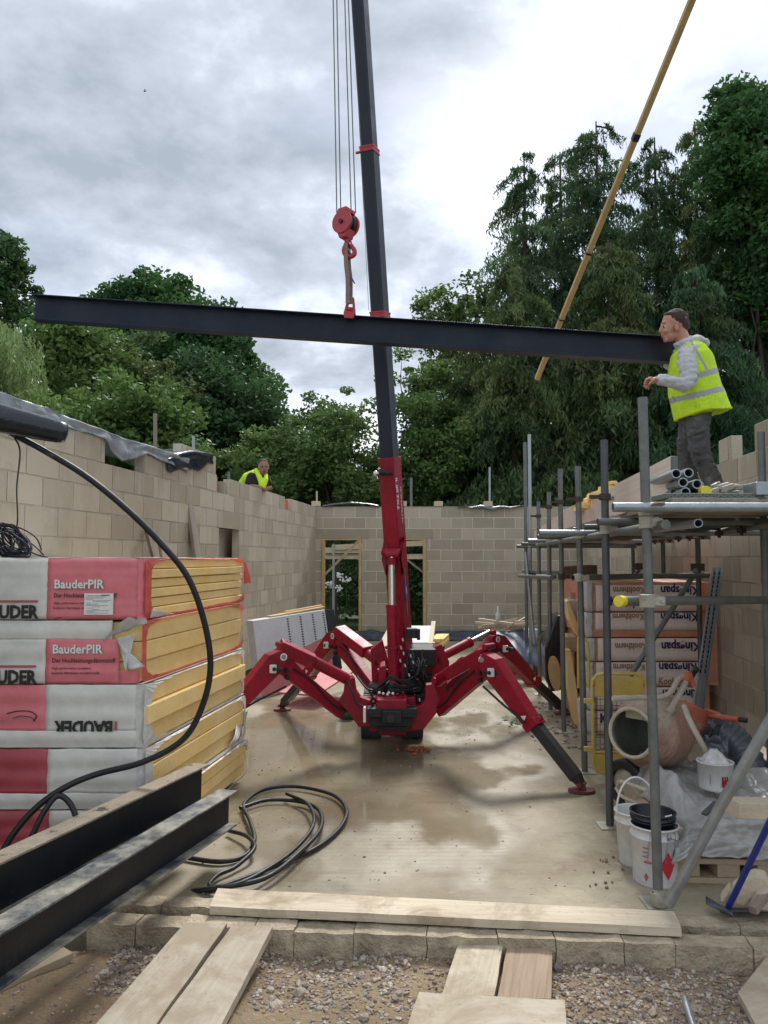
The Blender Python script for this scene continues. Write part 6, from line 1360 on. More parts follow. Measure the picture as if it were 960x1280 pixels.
# pile of sticks, bottle, blue sheet at the far right
mb = MB(); rg = random.Random(9)
for i in range(9):
    c = P(rg.uniform(612, 650), rg.uniform(777, 788), 11 + rg.uniform(-.2, .4)); d = V((rg.uniform(.2, .5), rg.uniform(-.3, .3), rg.uniform(-.05, .14))); mb.bar(c - d * .6, c + d * .6, .05, .035)
tag(mb.build('broken_timber', M['timber_pale'], bevel=.003), 'pile of broken timber sticks on the blue sheet by the scaffold', 'timber', kind='stuff')
mb = MB(); c = P(622.5, 779, 10.9); mb.lathe(c, (0, 0, 1), [(0, 0), (0, .033), (.13, .033), (.17, .012), (.24, .010), (.24, 0)], 14); tag(mb.build('bottle', M['white_plastic']), 'small white sealant bottle standing on the pile of sticks', 'bottle')
mb = MB(); mb.sheet(lambda u, v: P(610 + 66 * u, 787 + 2 * math.sin(u * 6) + (28 + 26 * u * u + 5 * noise.noise(V((u * 5, 0, 2)))) * v, 11.1 - .7 * v) + V((0, .06 * noise.noise(V((u * 3, v * 3, 1))), .02 * noise.noise(V((u * 4, v * 3, 1))))), 40, 18); tag(mb.build('plastic_sheet', M['poly_blue'], solid=.004), 'blue-grey plastic sheet draped over the trestle below the sticks', 'sheet')
mb = MB(); a = P(615, 850, 11.4); mb.box((a.x, 11.3, 0), (P(668, 0, 11.4).x, 11.9, P(0, 792, 11.4).z)); tag(mb.build('trestle_table', M['timber_dark'], bevel=.01), 'dark timber trestle under the blue sheet by the scaffold', 'trestle')
mb = MB(); mb.prism([P(x, y, 8.6) for x, y in ((695, 770), (703, 768), (706, 800), (711, 835), (704, 862), (690, 865), (682, 850), (681, 810))], (.05, .45, 0)); BS = mb.build('rubber_sheet', M['poly_black'], bevel=.02); tag(BS, 'tall black rubber sheet standing folded behind the far scaffold poles', 'sheet')
mb = MB(); mb.prism([P(693 + 7.5 * math.cos(t) + 3 * math.sin(t), 842 + 22 * math.sin(t), 8.3) for t in [i * math.pi / 10 for i in range(20)]], (.02, .02, 0)); tag(mb.build('wooden_lid', M['timber_gold'], bevel=.003), 'round orange-brown wooden lid propped before the black rubber sheet', 'lid')
# foam and packaging to the left of the right-hand stack
for poly, Y, m, lab, nm, c in (
    ([(706, 753), (716, 749), (738, 752), (738, 790), (728, 800), (712, 778)], 8.0, 'film_torn', 'torn white wrapper slumped at the left of the right-hand packs', 'wrapper', 'wrapper'),
    ([(712, 740), (734, 742), (736, 756), (714, 752)], 8.1, 'pack_brown', 'orange-brown torn pack end above the white wrapper', 'pack_end', 'wrapper'),
    ([(707, 752), (711, 750), (722, 778), (730, 792), (722, 796), (712, 776)], 7.9, 'foam', 'slanted yellow foam edge below the torn white wrapper', 'foam_board', 'foam board'),
    ([(705, 796), (722, 796), (722, 815), (708, 815)], 7.9, 'foam_dirty', 'dirty yellow foam block beside the far scaffold pole', 'foam_block', 'foam board'),
    ([(706, 812), (713, 812), (722, 865), (726, 912), (718, 905), (710, 858)], 7.8, 'foam', 'tall broken yellow foam board standing beside the far scaffold pole', 'foam_board', 'foam board'),
    ([(722, 875), (734, 870), (738, 925), (724, 915)], 7.7, 'pack_white', 'small white and brown pack end on the floor left of the barrier', 'pack_end', 'wrapper')):
    mb = MB(); mb.prism([P(x, y, Y) for x, y in poly], (.06, .4, 0)); tag(mb.build(nm, M[m], bevel=.01), lab, c)
mb = MB(); mb.prism([P(x, y, 9.0) for x, y in ((702, 708), (738, 706), (740, 800), (706, 800))], (.1, .05, 0)); tag(mb.build('shade_panel', M['timber_dark'], bevel=.01), 'dark panel standing in for the shade under the far part of the scaffold deck', 'sheet')  # dark panel stands in for the deep shade below the deck
# brick rubble before the crane, leaves
mb = MB(); rg = random.Random(12)
for i in range(26):
    c = G(rg.gauss(520, 9), 936 + rg.gauss(0, 2.5), .015); mb.ball(c, rg.uniform(.008, .03), rg.uniform(.01, .03), rg.uniform(.008, .02), 6, 4)
tag(mb.build('brick_rubble', M['brickred']), 'small heap of broken red brick on the floor before the crane', 'rubble', kind='stuff')
mb = MB()
for i in range(40):
    c = G(rg.gauss(644, 8), 900 + rg.gauss(0, 3), .012); a = rg.uniform(0, 6.3); d = V((math.cos(a), math.sin(a), .1)) * .05; s_ = V((-d.y, d.x, 0)) * .3; mb.add([c - d, c + s_, c + d + V((0, 0, .01)), c - s_], [(0, 1, 2, 3)])
tag(mb.build('leaf_litter', M['leaf_lime']), 'green leaves dropped on the floor between the right outriggers', 'leaves', kind='stuff')
mb = MB()
for i in range(14):
    c = G(rg.uniform(560, 600), 1095 + rg.uniform(-25, 40), .006) if 0 else G(rg.choice((748, 755, 762)) + rg.gauss(0, 9), rg.choice((1076, 1090, 1106)) + rg.gauss(0, 3), .006); mb.ball(c, rg.uniform(.004, .012), None, .006, 6, 4)
tag(mb.build('mortar_crumbs', M['soil']), 'brown mortar crumbs on the floor left of the buckets', 'crumbs', kind='stuff')
# bird
BI = MB(); c = P(181, 114, 55); BI.ball(c, .10, .05, .04, 8, 6); BI.add([c, c + V((-.05, 0, .16)), c + V((.05, 0, .15))], [(0, 1, 2)]); BI.add([c, c + V((.02, .1, .12)), c + V((.10, .1, .10))], [(0, 1, 2)]); tag(BI.build('bird', M['black_part'], solid=.01), 'tiny dark bird flying high in the clouds at the upper left', 'bird')
# ---------------------------------------------------------------- trees
RS = np.random.RandomState(11)
def leaf_mesh(name, m, pos, rnd, size, aspect, parent, droop=0.0, outward=None, var=.35):
    """one rhombus per leaf; droop 0 = random orientation, 1 = hanging long axis"""
    n = len(pos); o = wloc(parent) if parent else V((0, 0, 0))
    a = RS.normal(size=(n, 3)); a[:, 2] *= (1 - droop) * .7
    if droop: a[:, 2] -= droop * 2.2
    a /= np.linalg.norm(a, axis=1)[:, None]
    b = RS.normal(size=(n, 3)); b -= a * (a * b).sum(1)[:, None]; b /= np.linalg.norm(b, axis=1)[:, None]
    s = size * (1 + var * RS.uniform(-1, 1, size=(n, 1)))
    p = pos - np.array(o)
    v = np.stack([p - a * s, p + b * s * aspect - a * s * .1, p + a * s, p - b * s * aspect - a * s * .1], 1).reshape(-1, 3)
    me = bpy.data.meshes.new(name); me.vertices.add(4 * n); me.loops.add(4 * n); me.polygons.add(n)
    me.vertices.foreach_set('co', v.astype(np.float32).ravel()); me.loops.foreach_set('vertex_index', np.arange(4 * n, dtype=np.int32))
    me.polygons.foreach_set('loop_start', np.arange(0, 4 * n, 4, dtype=np.int32)); me.polygons.foreach_set('loop_total', np.full(n, 4, dtype=np.int32))
    me.update(); me.validate(); at = me.attributes.new('rnd', 'FLOAT', 'POINT'); at.data.foreach_set('value', np.repeat(rnd, 4).astype(np.float32))
    me.materials.append(m); ob = bpy.data.objects.new(name, me); col.objects.link(ob)
    if parent: ob.parent = parent
    return ob
def in_poly(x, y, poly):
    c = False; j = len(poly) - 1
    for i in range(len(poly)):
        xi, yi = poly[i]; xj, yj = poly[j]
        if (yi > y) != (yj > y) and x < (xj - xi) * (y - yi) / (yj - yi) + xi: c = not c
        j = i
    return c
def limb(mb, p0, p1, r0, r1, wob=.12, n=6):
    pts = [p0.lerp(p1, i / n) + V((random.gauss(0, wob), random.gauss(0, wob), 0)) * (0 if i in (0, n) else 1) * (p1 - p0).length * .12 for i in range(n + 1)]
    mb.tube(pts, r0, 8, True, rs=[r0 + (r1 - r0) * i / n for i in range(n + 1)]); return pts
def broad_tree(label, poly, Y, depth, nclump, cr_, leaves, lsize, m, trunk_px, trunk_r, aspect=.55, flat=.6, cat='tree', name='tree', droop=0.0, gap=.25, base_z=-.35, group=None, nl=12):
    xs = [p[0] for p in poly]; ys = [p[1] for p in poly]; s = Y / FPX
    base = P(trunk_px, 697, Y); base.z = base_z; root = thing(name, label, cat, base, group)
    cl = []; tries = 0
    cx, cyy = sum(xs) / len(xs), sum(ys) / len(ys)
    while len(cl) < nclump and tries < nclump * 60:
        tries += 1; x, y = random.uniform(min(xs), max(xs)), random.uniform(min(ys), max(ys))
        if not in_poly(x, y, poly): continue
        if noise.noise(V((x * .022, y * .03, Y))) < -gap: continue
        # closeness to edge limits the depth spread
        e = min(math.hypot(x - px_, y - py_) for px_, py_ in [((poly[i][0] + poly[(i + 1) % len(poly)][0]) / 2, (poly[i][1] + poly[(i + 1) % len(poly)][1]) / 2) for i in range(len(poly))] + list(poly)) * s
        dd = min(depth, .5 + e * 1.3); jx = 9 / (s * 30); q_ = random.random(); cl.append((P(x + random.gauss(0, jx), y + random.gauss(0, jx), Y + random.uniform(-dd, dd)), (random.uniform(.75, 1.25) if q_ < .6 else random.uniform(.3, .6)) * cr_))
    pos = []; rn = []
    for c, r in cl:
        k = int(1.7 * leaves * r / cr_); d = RS.normal(size=(k, 3)); d /= np.linalg.norm(d, axis=1)[:, None]; d *= (RS.uniform(0, 1, (k, 1)) ** .45) * r; d[:, 2] *= flat
        pos.append(d + np.array(c)); rn.append(np.clip(RS.uniform(.1, .9) * .6 + RS.uniform(0, .4, k), 0, 1))
    leaf_mesh('crown', m, np.concatenate(pos), np.concatenate(rn), lsize * .74, aspect, root, droop)
    mb = MB(); mid = P(trunk_px, max(ys) * .45 + min(ys) * .55, Y); mid.x = base.x * .5 + mid.x * .5
    tp = limb(mb, base, mid, trunk_r, trunk_r * .35)
    for c, r in random.sample(cl, min(nl, len(cl))): limb(mb, tp[random.randint(2, 5)], c, trunk_r * .3, trunk_r * .06)
    mb.build('trunk', M['bark'], root); return root
broad_tree('tall dense chestnut tree, round dark crown, behind the left end of the beam', [(155, 358), (178, 343), (205, 343), (228, 358), (255, 380), (278, 382), (290, 415), (306, 440), (325, 470), (340, 498), (358, 525), (355, 548), (330, 590), (230, 610), (170, 580), (150, 520), (128, 450), (122, 400), (130, 380)], 33, 4, 420, .95, 170, .16, M['leaf_chestnut'], 245, .35, gap=.32)
broad_tree('darker bushy tree standing in front of the round chestnut crown', [(222, 470), (250, 448), (290, 452), (330, 490), (352, 530), (350, 585), (300, 620), (220, 620), (205, 560), (208, 500)], 27, 2.5, 190, .8, 170, .13, M['leaf_dark'], 285, .2, gap=.35)
broad_tree('bluish-green young tree between the chestnut and the lime-green trees', [(150, 440), (175, 425), (205, 450), (215, 500), (210, 560), (150, 570), (140, 500)], 26, 2, 90, .7, 170, .12, M['leaf_fir2'], 180, .15)
broad_tree('bright green loose tree right of the willow, below the beam', [(38, 410), (80, 400), (122, 412), (140, 440), (150, 480), (140, 520), (180, 560), (180, 600), (60, 600), (40, 500), (32, 440)], 24, 2.5, 210, .75, 160, .12, M['leaf_lime'], 95, .2, gap=.3)
broad_tree('low leafy green tree right behind the sheeted left wall', [(130, 500), (170, 488), (215, 512), (235, 560), (228, 610), (150, 610), (100, 560), (60, 500)], 19, 1.5, 120, .6, 150, .10, M['leaf_lime'], 170, .12, gap=.3)
broad_tree('sparse-topped tree at the far left edge above the willow', [(-60, 330), (-10, 300), (8, 302), (30, 325), (38, 340), (44, 370), (40, 395), (30, 430), (-60, 450)], 27, 2.5, 130, .6, 90, .13, M['leaf_dark'], -30, .25, gap=.12)
broad_tree('small orchard tree with an open crown, left of the crane boom', [(292, 575), (320, 560), (350, 548), (372, 530), (395, 520), (410, 505), (430, 512), (445, 495), (462, 485), (478, 520), (478, 640), (290, 640)], 21, 1.6, 230, .5, 105, .085, M['leaf_mid'], 420, .12, gap=.18, nl=22)
broad_tree('second small orchard tree, crown just right of the crane boom', [(462, 500), (480, 488), (500, 480), (530, 455), (548, 470), (560, 520), (570, 640), (465, 640)], 22.5, 1.8, 170, .55, 120, .09, M['leaf_mid'], 505, .12, gap=.22, nl=16)
broad_tree('thin-leaved tree whose branches reach out left of the conifers', [(535, 385), (545, 368), (570, 362), (600, 350), (612, 400), (600, 440), (560, 470), (548, 460), (556, 420), (538, 410)], 27, 2, 80, .5, 60, .12, M['leaf_mid'], 640, .15, gap=.1)
broad_tree('tall oak with dense leaf clumps at the upper right edge', [(890, 175), (903, 150), (915, 132), (940, 124), (985, 112), (1010, 200), (1010, 420), (950, 420), (925, 340), (905, 280), (893, 220)], 23, 3, 240, .7, 150, .12, M['leaf_chestnut'], 960, .3, gap=.14)
broad_tree('dark dense evergreen mass filling behind the conifer tips', [(548, 520), (565, 450), (600, 420), (615, 370), (635, 300), (655, 262), (668, 320), (698, 285), (722, 235), (745, 215), (772, 240), (790, 290), (820, 240), (845, 300), (868, 240), (890, 280), (960, 260), (1000, 300), (1000, 640), (550, 640)], 31, 1.6, 620, .75, 95, .15, M['leaf_fir'], 740, .3, aspect=.28, flat=1.1, droop=.7, gap=.22, name='conifer')
# willow: hanging strands
WR = P(5, 697, 20); WR.z = -.35; wr = thing('tree', 'pale green weeping willow at the left edge with hanging strands', 'tree', WR)
pos = []; rn = []
for i in range(420):
    x = random.uniform(-60, 58); top = 405 + .0075 * (x + 8) ** 2 + random.uniform(-4, 60); ln = random.uniform(40, 95); Yw = 20 + random.uniform(-1.6, 1.6); c = random.random()
    if x > 40 and random.random() < .5: top += 55
    for k in range(34):
        t = k / 33; p = P(x + 5 * math.sin(t * 2 + i) * t, top + ln * t, Yw); pos.append((p.x + random.gauss(0, .03), p.y + random.gauss(0, .03), p.z)); rn.append(min(1, max(0, c * .7 + random.random() * .3)))
leaf_mesh('crown', M['leaf_willow'], np.array(pos), np.array(rn), .085, .22, wr, .85)
mb = MB(); limb(mb, WR, P(0, 450, 20), .3, .12); mb.build('trunk', M['bark'], wr)
# conifers
def conifer(label, ax_, ay, Y, rmax, m, seed, n=150, lean=0, rtop=.55, pow_=.6):
    rg = random.Random(seed); top = P(ax_, ay, Y); base = V((top.x + lean, Y, -.35)); H = top.z - base.z
    root = thing('conifer', label, 'tree', base, None); mb = MB(); tp = [base.lerp(top, i / 8) for i in range(9)]; mb.tube(tp, .2, 8, rs=[.24 * (1 - i / 8.4) + .015 for i in range(9)])
    pos = []; rn = []; S = []
    for i in range(n):
        t = (i + rg.random()) / n; t = t ** .85; z = H * (1 - t) ; c = base.lerp(top, 1 - t); R_ = (rtop + rmax * t ** pow_) * rg.uniform(.55, 1.12); a = rg.uniform(0, 6.283); tone = rg.random()
        if z < .8: continue
        rise = rg.uniform(-.05, .30); d = V((math.cos(a), math.sin(a), 0)); pts = []
        for k in range(7):
            q = k / 6; pts.append(c + d * R_ * q + V((0, 0, R_ * (rise * q - .42 * q * q))))
        if R_ > 1.0 and i % 3 == 0: mb.tube(pts, .03, 5, rs=[.035 * (1 - k / 7) + .006 for k in range(7)])
        nsp = int(14 + R_ * 20)
        for k in range(nsp):
            q = rg.uniform(.12, 1.04); f = q * 6; j = min(5, int(f)); p = pts[j].lerp(pts[j + 1], f - j); w = (.10 + .24 * R_ * (1 - .65 * q) * .75); side = V((-d.y, d.x, 0)) * rg.uniform(-w, w)
            p = p + side + V((0, 0, -abs(rg.gauss(0, .05)))) ; ln = rg.uniform(.25, .65) * min(1, .5 + R_ * .3)
            ns = 7; tn = min(1, max(0, tone * .65 + rg.random() * .35))
            dirx = d * .55 + side * .5
            for s_ in range(ns):
                u = s_ / (ns - 1); pp = p + dirx * (ln * u * .8) + V((0, 0, -ln * u * u * .95)); pos.append((pp.x + rg.gauss(0, .035), pp.y + rg.gauss(0, .035), pp.z + rg.gauss(0, .02))); rn.append(tn)
    leaf_mesh('foliage', m, np.array(pos), np.array(rn), .10, .22, root, .7); mb.build('trunk', M['bark'], root)
conifer('left conifer of the group, narrow tip behind the beam right of the boom', 655, 196, 27, 2.3, M['leaf_fir'], 1, 170)
conifer('tallest conifer of the group with a broad feathery top', 745, 152, 27.5, 2.7, M['leaf_fir'], 2, 210, rtop=.8)
conifer('conifer filling the gap between the two left tops, a shade behind', 700, 190, 30, 2.3, M['leaf_fir2'], 3, 160, rtop=.6)
conifer('conifer directly behind the timber pole, narrow broken tip', 818, 172, 26.5, 2.2, M['leaf_fir'], 4, 170)
conifer('thin-tipped conifer behind the man, left of the oak', 868, 152, 26, 2.4, M['leaf_fir2'], 5, 180, rtop=.3)
conifer('large dark conifer behind the man, right side of the group', 925, 215, 24, 3.0, M['leaf_fir'], 6, 190)
conifer('low broad conifer with drooping light tips, right of the crane boom', 640, 330, 22.5, 3.0, M['leaf_fir2'], 7, 190, rtop=.3, pow_=.6)
conifer('low broad conifer in front of the tallest one', 760, 300, 22, 2.9, M['leaf_fir2'], 8, 200, rtop=.3, pow_=.6)
conifer('low broad conifer right behind the scaffold tubes', 870, 330, 20.5, 2.6, M['leaf_fir'], 9, 190, rtop=.3, pow_=.6)
conifer('shortest conifer at the left foot of the group', 578, 425, 25, 2.6, M['leaf_fir2'], 10, 150, rtop=.3, pow_=.6)
# dark wood behind everything, reads as one mass
pos = []; rn = []
for i in range(1500):
    x = random.uniform(-26, 30); hgt = 5.5 + 2 * noise.noise(V((x * .2, 0, 0))) + (2.5 if x > 3 else 0) + (2 if x < -7 else 0); z = random.uniform(-.3, hgt); y = 34 + random.uniform(-1, 3)
    k = 42; d = RS.normal(size=(k, 3)) * .55; pos.append(d + np.array((x, y, z))); rn.append(np.clip(RS.uniform(0, .6) + RS.uniform(0, .4, k), 0, 1))
o = leaf_mesh('woodland', M['leaf_dark'], np.concatenate(pos), np.concatenate(rn), .22, .6, None)
tag(o, 'dark far wood closing the view between the nearer trees', 'woodland', kind='stuff')
# garden seen through the openings
pos = []; rn = []
for i in range(330):
    x = random.uniform(-4.5, 5.5); z = random.uniform(.2, 2.9) ; y = 22 + random.uniform(-1.0, 2.5); k = 50; d = RS.normal(size=(k, 3)) * .3; pos.append(d + np.array((x, y, z))); rn.append(RS.uniform(0, .5) + RS.uniform(0, .5, k))
o = leaf_mesh('shrubbery', M['leaf_dark'], np.concatenate(pos), np.concatenate(rn), .09, .55, None)
tag(o, 'dark shrubbery in the garden seen through the far door openings', 'shrubs', kind='stuff')
mb = MB(); mb.sheet(lambda u, v: V((-9 + 20 * u, 17 + 6 * v, -.1 + .05 * noise.noise(V((u * 20, v * 6, 0))))), 60, 20); lawn = mb.build('lawn', M['grass']); tag(lawn, kind='structure')
rg = random.Random(21); 
for i, (px, py, lb) in enumerate(((424, 720, 'white flower head highest in the left door opening'), (433, 725, 'white flower head right in the left door opening'), (412, 732, 'white flower head left in the left door opening'), (424, 735, 'white flower head lowest in the left door opening'))):
    mb = MB(); c = P(px, py, 19.5)
    for k in range(14): mb.ball(c + V((rg.gauss(0, .05), rg.gauss(0, .04), rg.gauss(0, .04))), .03, n=6, m=4)
    fl = thing('flower', lb, 'flower', c + V((0, 0, -.9))); mb.build('bloom', M['ink_white'], fl); mb = MB(); mb.tube([c + V((0, 0, -.9)), c], .012, 5); mb.build('stem', M['leaf_mid'], fl)
rod('steel_post', 'thin grey post standing outside the left door opening', 417, 680, 800, 17.2, .03, M['steel_light'])
mb = MB(); mb.box((-1.8, 17.6, 1.75), (1.6, 17.9, 1.80)); mb.box((-1.6, 17.5, 1.82), (.3, 17.6, 1.95)); mb.bar((-1.2, 17.5, 1.95), (.9, 17.5, 2.05), .1, .12); tag(mb.build('timber_rack', M['timber_pale'], bevel=.004), 'pale timber lengths stored at head height beyond the far door openings', 'timber')
# ---------------------------------------------------------------- people
def remesh(mb, name, m, parent, vox, smooth=4, fn=None, matfn=None, mats=None):
    tmp = bpy.data.meshes.new('tmp'); tmp.from_pydata(mb.v, [], mb.f); o = bpy.data.objects.new('tmp', tmp); col.objects.link(o)
    r = o.modifiers.new('r', 'REMESH'); r.mode = 'VOXEL'; r.voxel_size = vox; r.use_smooth_shade = True
    s = o.modifiers.new('s', 'SMOOTH'); s.iterations = smooth; s.factor = .5
    me = bpy.data.meshes.new_from_object(o.evaluated_get(bpy.context.evaluated_depsgraph_get())); bpy.data.objects.remove(o); bpy.data.meshes.remove(tmp)
    og = wloc(parent)
    for v in me.vertices:
        p = v.co.copy()
        if fn: p = fn(p, v.normal)
        v.co = p - og
    me.materials.clear()
    for q in (mats or [m]): me.materials.append(q)
    me.polygons.foreach_set('use_smooth', [True] * len(me.polygons))
    if matfn: me.polygons.foreach_set('material_index', [matfn(f.center + og) for f in me.polygons])
    me.update(); ob = bpy.data.objects.new(name, me); col.objects.link(ob); ob.parent = parent; return ob
def chain(mb, pts, n=16):
    """pts: (point, rx, ry) elliptical rings across the path; rx = along world X-ish, ry = towards the viewer"""
    rings = []; m = len(pts)
    for i, (p, rx, ry) in enumerate(pts):
        t = (pts[min(i + 1, m - 1)][0] - pts[max(i - 1, 0)][0]).normalized(); y = V((0, 1, 0)); y = (y - t * y.dot(t)).normalized(); x = y.cross(t).normalized()
        rings.append([p + x * math.cos(2 * math.pi * k / n) * rx + y * math.sin(2 * math.pi * k / n) * ry for k in range(n)])
    vs = [q for r in rings for q in r]; fs = [(i * n + k, i * n + (k + 1) % n, (i + 1) * n + (k + 1) % n, (i + 1) * n + k) for i in range(m - 1) for k in range(n)]
    mb.add(vs, fs + [tuple(range(n))[::-1], tuple(range((m - 1) * n, m * n))])
    mb.ball(pts[0][0], min(pts[0][1], pts[0][2]) * .95); mb.ball(pts[-1][0], min(pts[-1][1], pts[-1][2]) * .95)
Y1 = 5.85; S1 = Y1 / FPX
def W(px, py, dy=0): return P(px, py, Y1 + dy)
def toPx(p):
    return proj(p)
def E(mb, px, py, dy, rx, ry, rz, rot=None): mb.ball(W(px, py, dy), rx * S1, ry, rz * S1, 20, 14, rot)
MN = thing('person', 'man in hi-vis vest, grey hoodie and dark trousers on the scaffold deck beside the beam', 'person', (W(880, 650).x, Y1, 2.03))
sk = MB()
E(sk, 843.5, 402.5, 0, 15.8, .073, 15); E(sk, 835, 411, 0, 8.8, .058, 13.5); E(sk, 837.5, 420.5, 0, 8.5, .048, 6.5); E(sk, 832.5, 425, 0, 3.2, .03, 3)
E(sk, 829.5, 404.3, 0, 2.6, .05, 2.0); E(sk, 828.6, 419.2, 0, 2.1, .026, 1.3); E(sk, 829.2, 422, 0, 2.0, .023, 1.3); E(sk, 832, 414, -.035, 3, .02, 3); E(sk, 832, 414, .035, 3, .02, 3)
sk.tube([W(828.2, 405.5), W(826.6, 410), W(825.2, 414.2), W(827.5, 416.6)], .01, 10, rs=[.009, .012, .0145, .010])
E(sk, 845.8, 410, -.072, 2.4, .014, 4.6); E(sk, 845.8, 410, .072, 2.4, .014, 4.6)
chain(sk, [(W(848, 412), .055, .055), (W(853, 424), .056, .058), (W(857, 437), .065, .09)])
chain(sk, [(W(858, 442), .05, .10), (W(861, 470), .08, .11), (W(866, 500), .08, .11), (W(870, 522), .07, .10)])
for dy, pts in ((-.10, [(873, 528, .055), (875, 575, .045), (893, 618, .035), (901, 650, .035)]), (.09, [(864, 528, .055), (857, 575, .045), (866, 612, .035), (872, 648, .035)])):
    chain(sk, [(W(x, y, dy), r, r) for x, y, r in pts])
    e_ = pts[-1]; chain(sk, [(W(e_[0] + 5, e_[1], dy), .035, .04), (W(e_[0] - 20, e_[1] + 1, dy), .03, .045)])
chain(sk, [(W(859, 447, -.15), .03, .03), (W(862, 477, -.25), .03, .03), (W(824, 475, -.30), .026, .03)])
chain(sk, [(W(858, 447, .14), .03, .03), (W(845, 465, .23), .03, .03), (W(832, 447, .22), .026, .03)])
# near hand: palm, four curled fingers, thumb
E(sk, 817.5, 475.3, -.30, 5.6, .036, 3.6)
for k, (dy, x0, y0, x1, y1, x2, y2) in enumerate(((-.335, 813, 472.5, 807.5, 474.5, 805.5, 480), (-.313, 812, 474.5, 806.5, 477.5, 805.3, 483.5), (-.292, 812.5, 476.5, 808, 480.5, 807.5, 485.5), (-.272, 814, 478.5, 810.5, 482, 810.5, 486))):
    sk.tube([W(x0 + 3, y0, dy), W(x0, y0, dy), W(x1, y1, dy), W(x2, y2, dy)], .009, 10, rs=[.010, .0105, .0095, .0075]); sk.ball(W(x2, y2, dy), .0078)
sk.tube([W(819, 473, -.33), W(815, 476, -.35), W(811.5, 480.5, -.345)], .01, 10, rs=[.012, .0105, .008]); sk.ball(W(811.5, 480.5, -.345), .008)
E(sk, 829, 441, .22, 5, .02, 6)
for k in range(4): sk.tube([W(829, 439, .2 + .018 * k), W(824, 432 , .2 + .018 * k), W(820, 434, .2 + .018 * k)], .009, 8)
body = remesh(sk, 'body', M['skin'], MN, .005, 2)
for dy in (-.031, .031):
    eb = MB(); eb.ball(W(831.2, 408.4, dy), .012, n=12, m=8); ey = eb.build('eye', M['ink_white'], MN); eb = MB(); eb.ball(W(829.9, 408.3, dy * 1.12), .0085, n=10, m=6); eb.build('iris', M['hair'], ey)
    eb = MB(); eb.tube([W(828.2, 403.6, dy - .014), W(827.8, 403.2, dy), W(829.5, 403.8, dy + math.copysign(.018, dy))], .0035, 6); eb.build('eyebrow', M['hair'], MN)
eb = MB(); eb.tube([W(827.2, 420.6, -.012), W(827.0, 420.5, 0), W(827.2, 420.6, .012)], .0028, 6); eb.tube([W(828.5, 420.8, -.026), W(827.2, 420.6, -.012)], .0028, 6); eb.build('mouth', mat('lip', (.28, .09, .07), .5), MN)
hr = MB(); E(hr, 845.3, 400.3, 0, 15.6, .078, 14.6); E(hr, 853, 406, 0, 8.2, .068, 10.5); E(hr, 836.5, 394.5, 0, 6.5, .058, 4.8)
def hairfn(p, n): return p + n * (.003 * noise.noise(p * 90) + .0025 * noise.noise(p * 200))
def hmat(p): x, y = toPx(p); return 1 if (x > 855 or (x > 838 and y < 390)) and noise.noise(p * 30) > .15 else 0
H_ = remesh(hr, 'hair', None, MN, .0055, 1, hairfn, hmat, [M['hair'], M['hair_grey']])
def wr(amp, sc): return lambda p, n: p + n * (amp * noise.noise(V((p.x * sc, p.y * sc, p.z * sc * 1.9))) + amp * .5 * noise.noise(p * sc * 2.7))
# hoodie
hd = MB()
chain(hd, [(W(856, 432), .075, .10), (W(858, 440), .095, .185), (W(861, 462), .118, .175), (W(865, 490), .118, .16), (W(866, 508), .125, .16)])
chain(hd, [(W(858, 442, -.15), .068, .06), (W(859, 455, -.205), .069, .062), (W(862, 474, -.25), .062, .058), (W(856, 481, -.27), .058, .056), (W(842, 477.5, -.285), .05, .047), (W(828, 475.5, -.298), .041, .038), (W(823.5, 475, -.30), .038, .036)])
chain(hd, [(W(857, 442, .15), .066, .06), (W(852, 460, .22), .06, .055), (W(843, 466, .24), .052, .05), (W(834, 452, .225), .04, .038)])
chain(hd, [(W(846, 431, -.03), .025, .03), (W(858, 428, -.075), .035, .035), (W(871, 425, -.07), .04, .05), (W(879, 430, 0), .035, .06)])
chain(hd, [(W(858, 428, .07), .035, .035), (W(871, 425, .07), .04, .05), (W(879, 430, 0), .035, .06)]); E(hd, 868, 429, 0, 9.5, .10, 6)
remesh(hd, 'hoodie', M['hoodie'], MN, .007, 2, wr(.013, 17))
# vest
vs = MB(); tab = [(429, 853, 873, .10), (436, 845, 880, .165), (446, 840, 886, .195), (462, 837.5, 892, .195), (480, 837, 898.5, .20), (498, 838.5, 905, .205), (512, 841, 911, .21), (519, 844, 913, .212)]
pts = []
for y, xa, xb, ry in tab:
    pts.append((W((xa + xb) / 2, y), (xb - xa) / 2 * S1, ry))
n = 40; rings = []
for (p, rx, ry) in pts: rings.append([p + V((math.copysign(abs(math.cos(a)) ** .8, math.cos(a)) * rx, math.sin(a) * ry, 0)) for a in [2 * math.pi * k / n for k in range(n)]])
# sloping hem: front lower, back sweeps up and out
for q in rings[-1]:
    x, y = toPx(V((q.x, Y1, q.z))); q.z += -S1 * ((526 - 519) * max(0, (866 - x) / 22) - (519 - 512) * max(0, (x - 893) / 20) - (1.5 if 866 < x < 893 else 0))
vsr = [q for r in rings for q in r]; m_ = len(rings)
vs.add(vsr, [(i * n + k, (i + 1) * n + k, (i + 1) * n + (k + 1) % n, i * n + (k + 1) % n) for i in range(m_ - 1) for k in range(n)] + [tuple(range(n)), tuple(range((m_ - 1) * n, m_ * n))[::-1]])
def vmat(p):
    x, y = toPx(p); b1 = 479.5 - (x - 838) * .285; b2 = 501 - (x - 839) * .235
    if abs(y - b1) < 3.7 or abs(y - b2) < 3.7: return 1
    xs = 866 + (y - 430) * .56
    if y < b1 and abs(x - xs) < 2.1 and p.y < Y1: return 1
    return 0
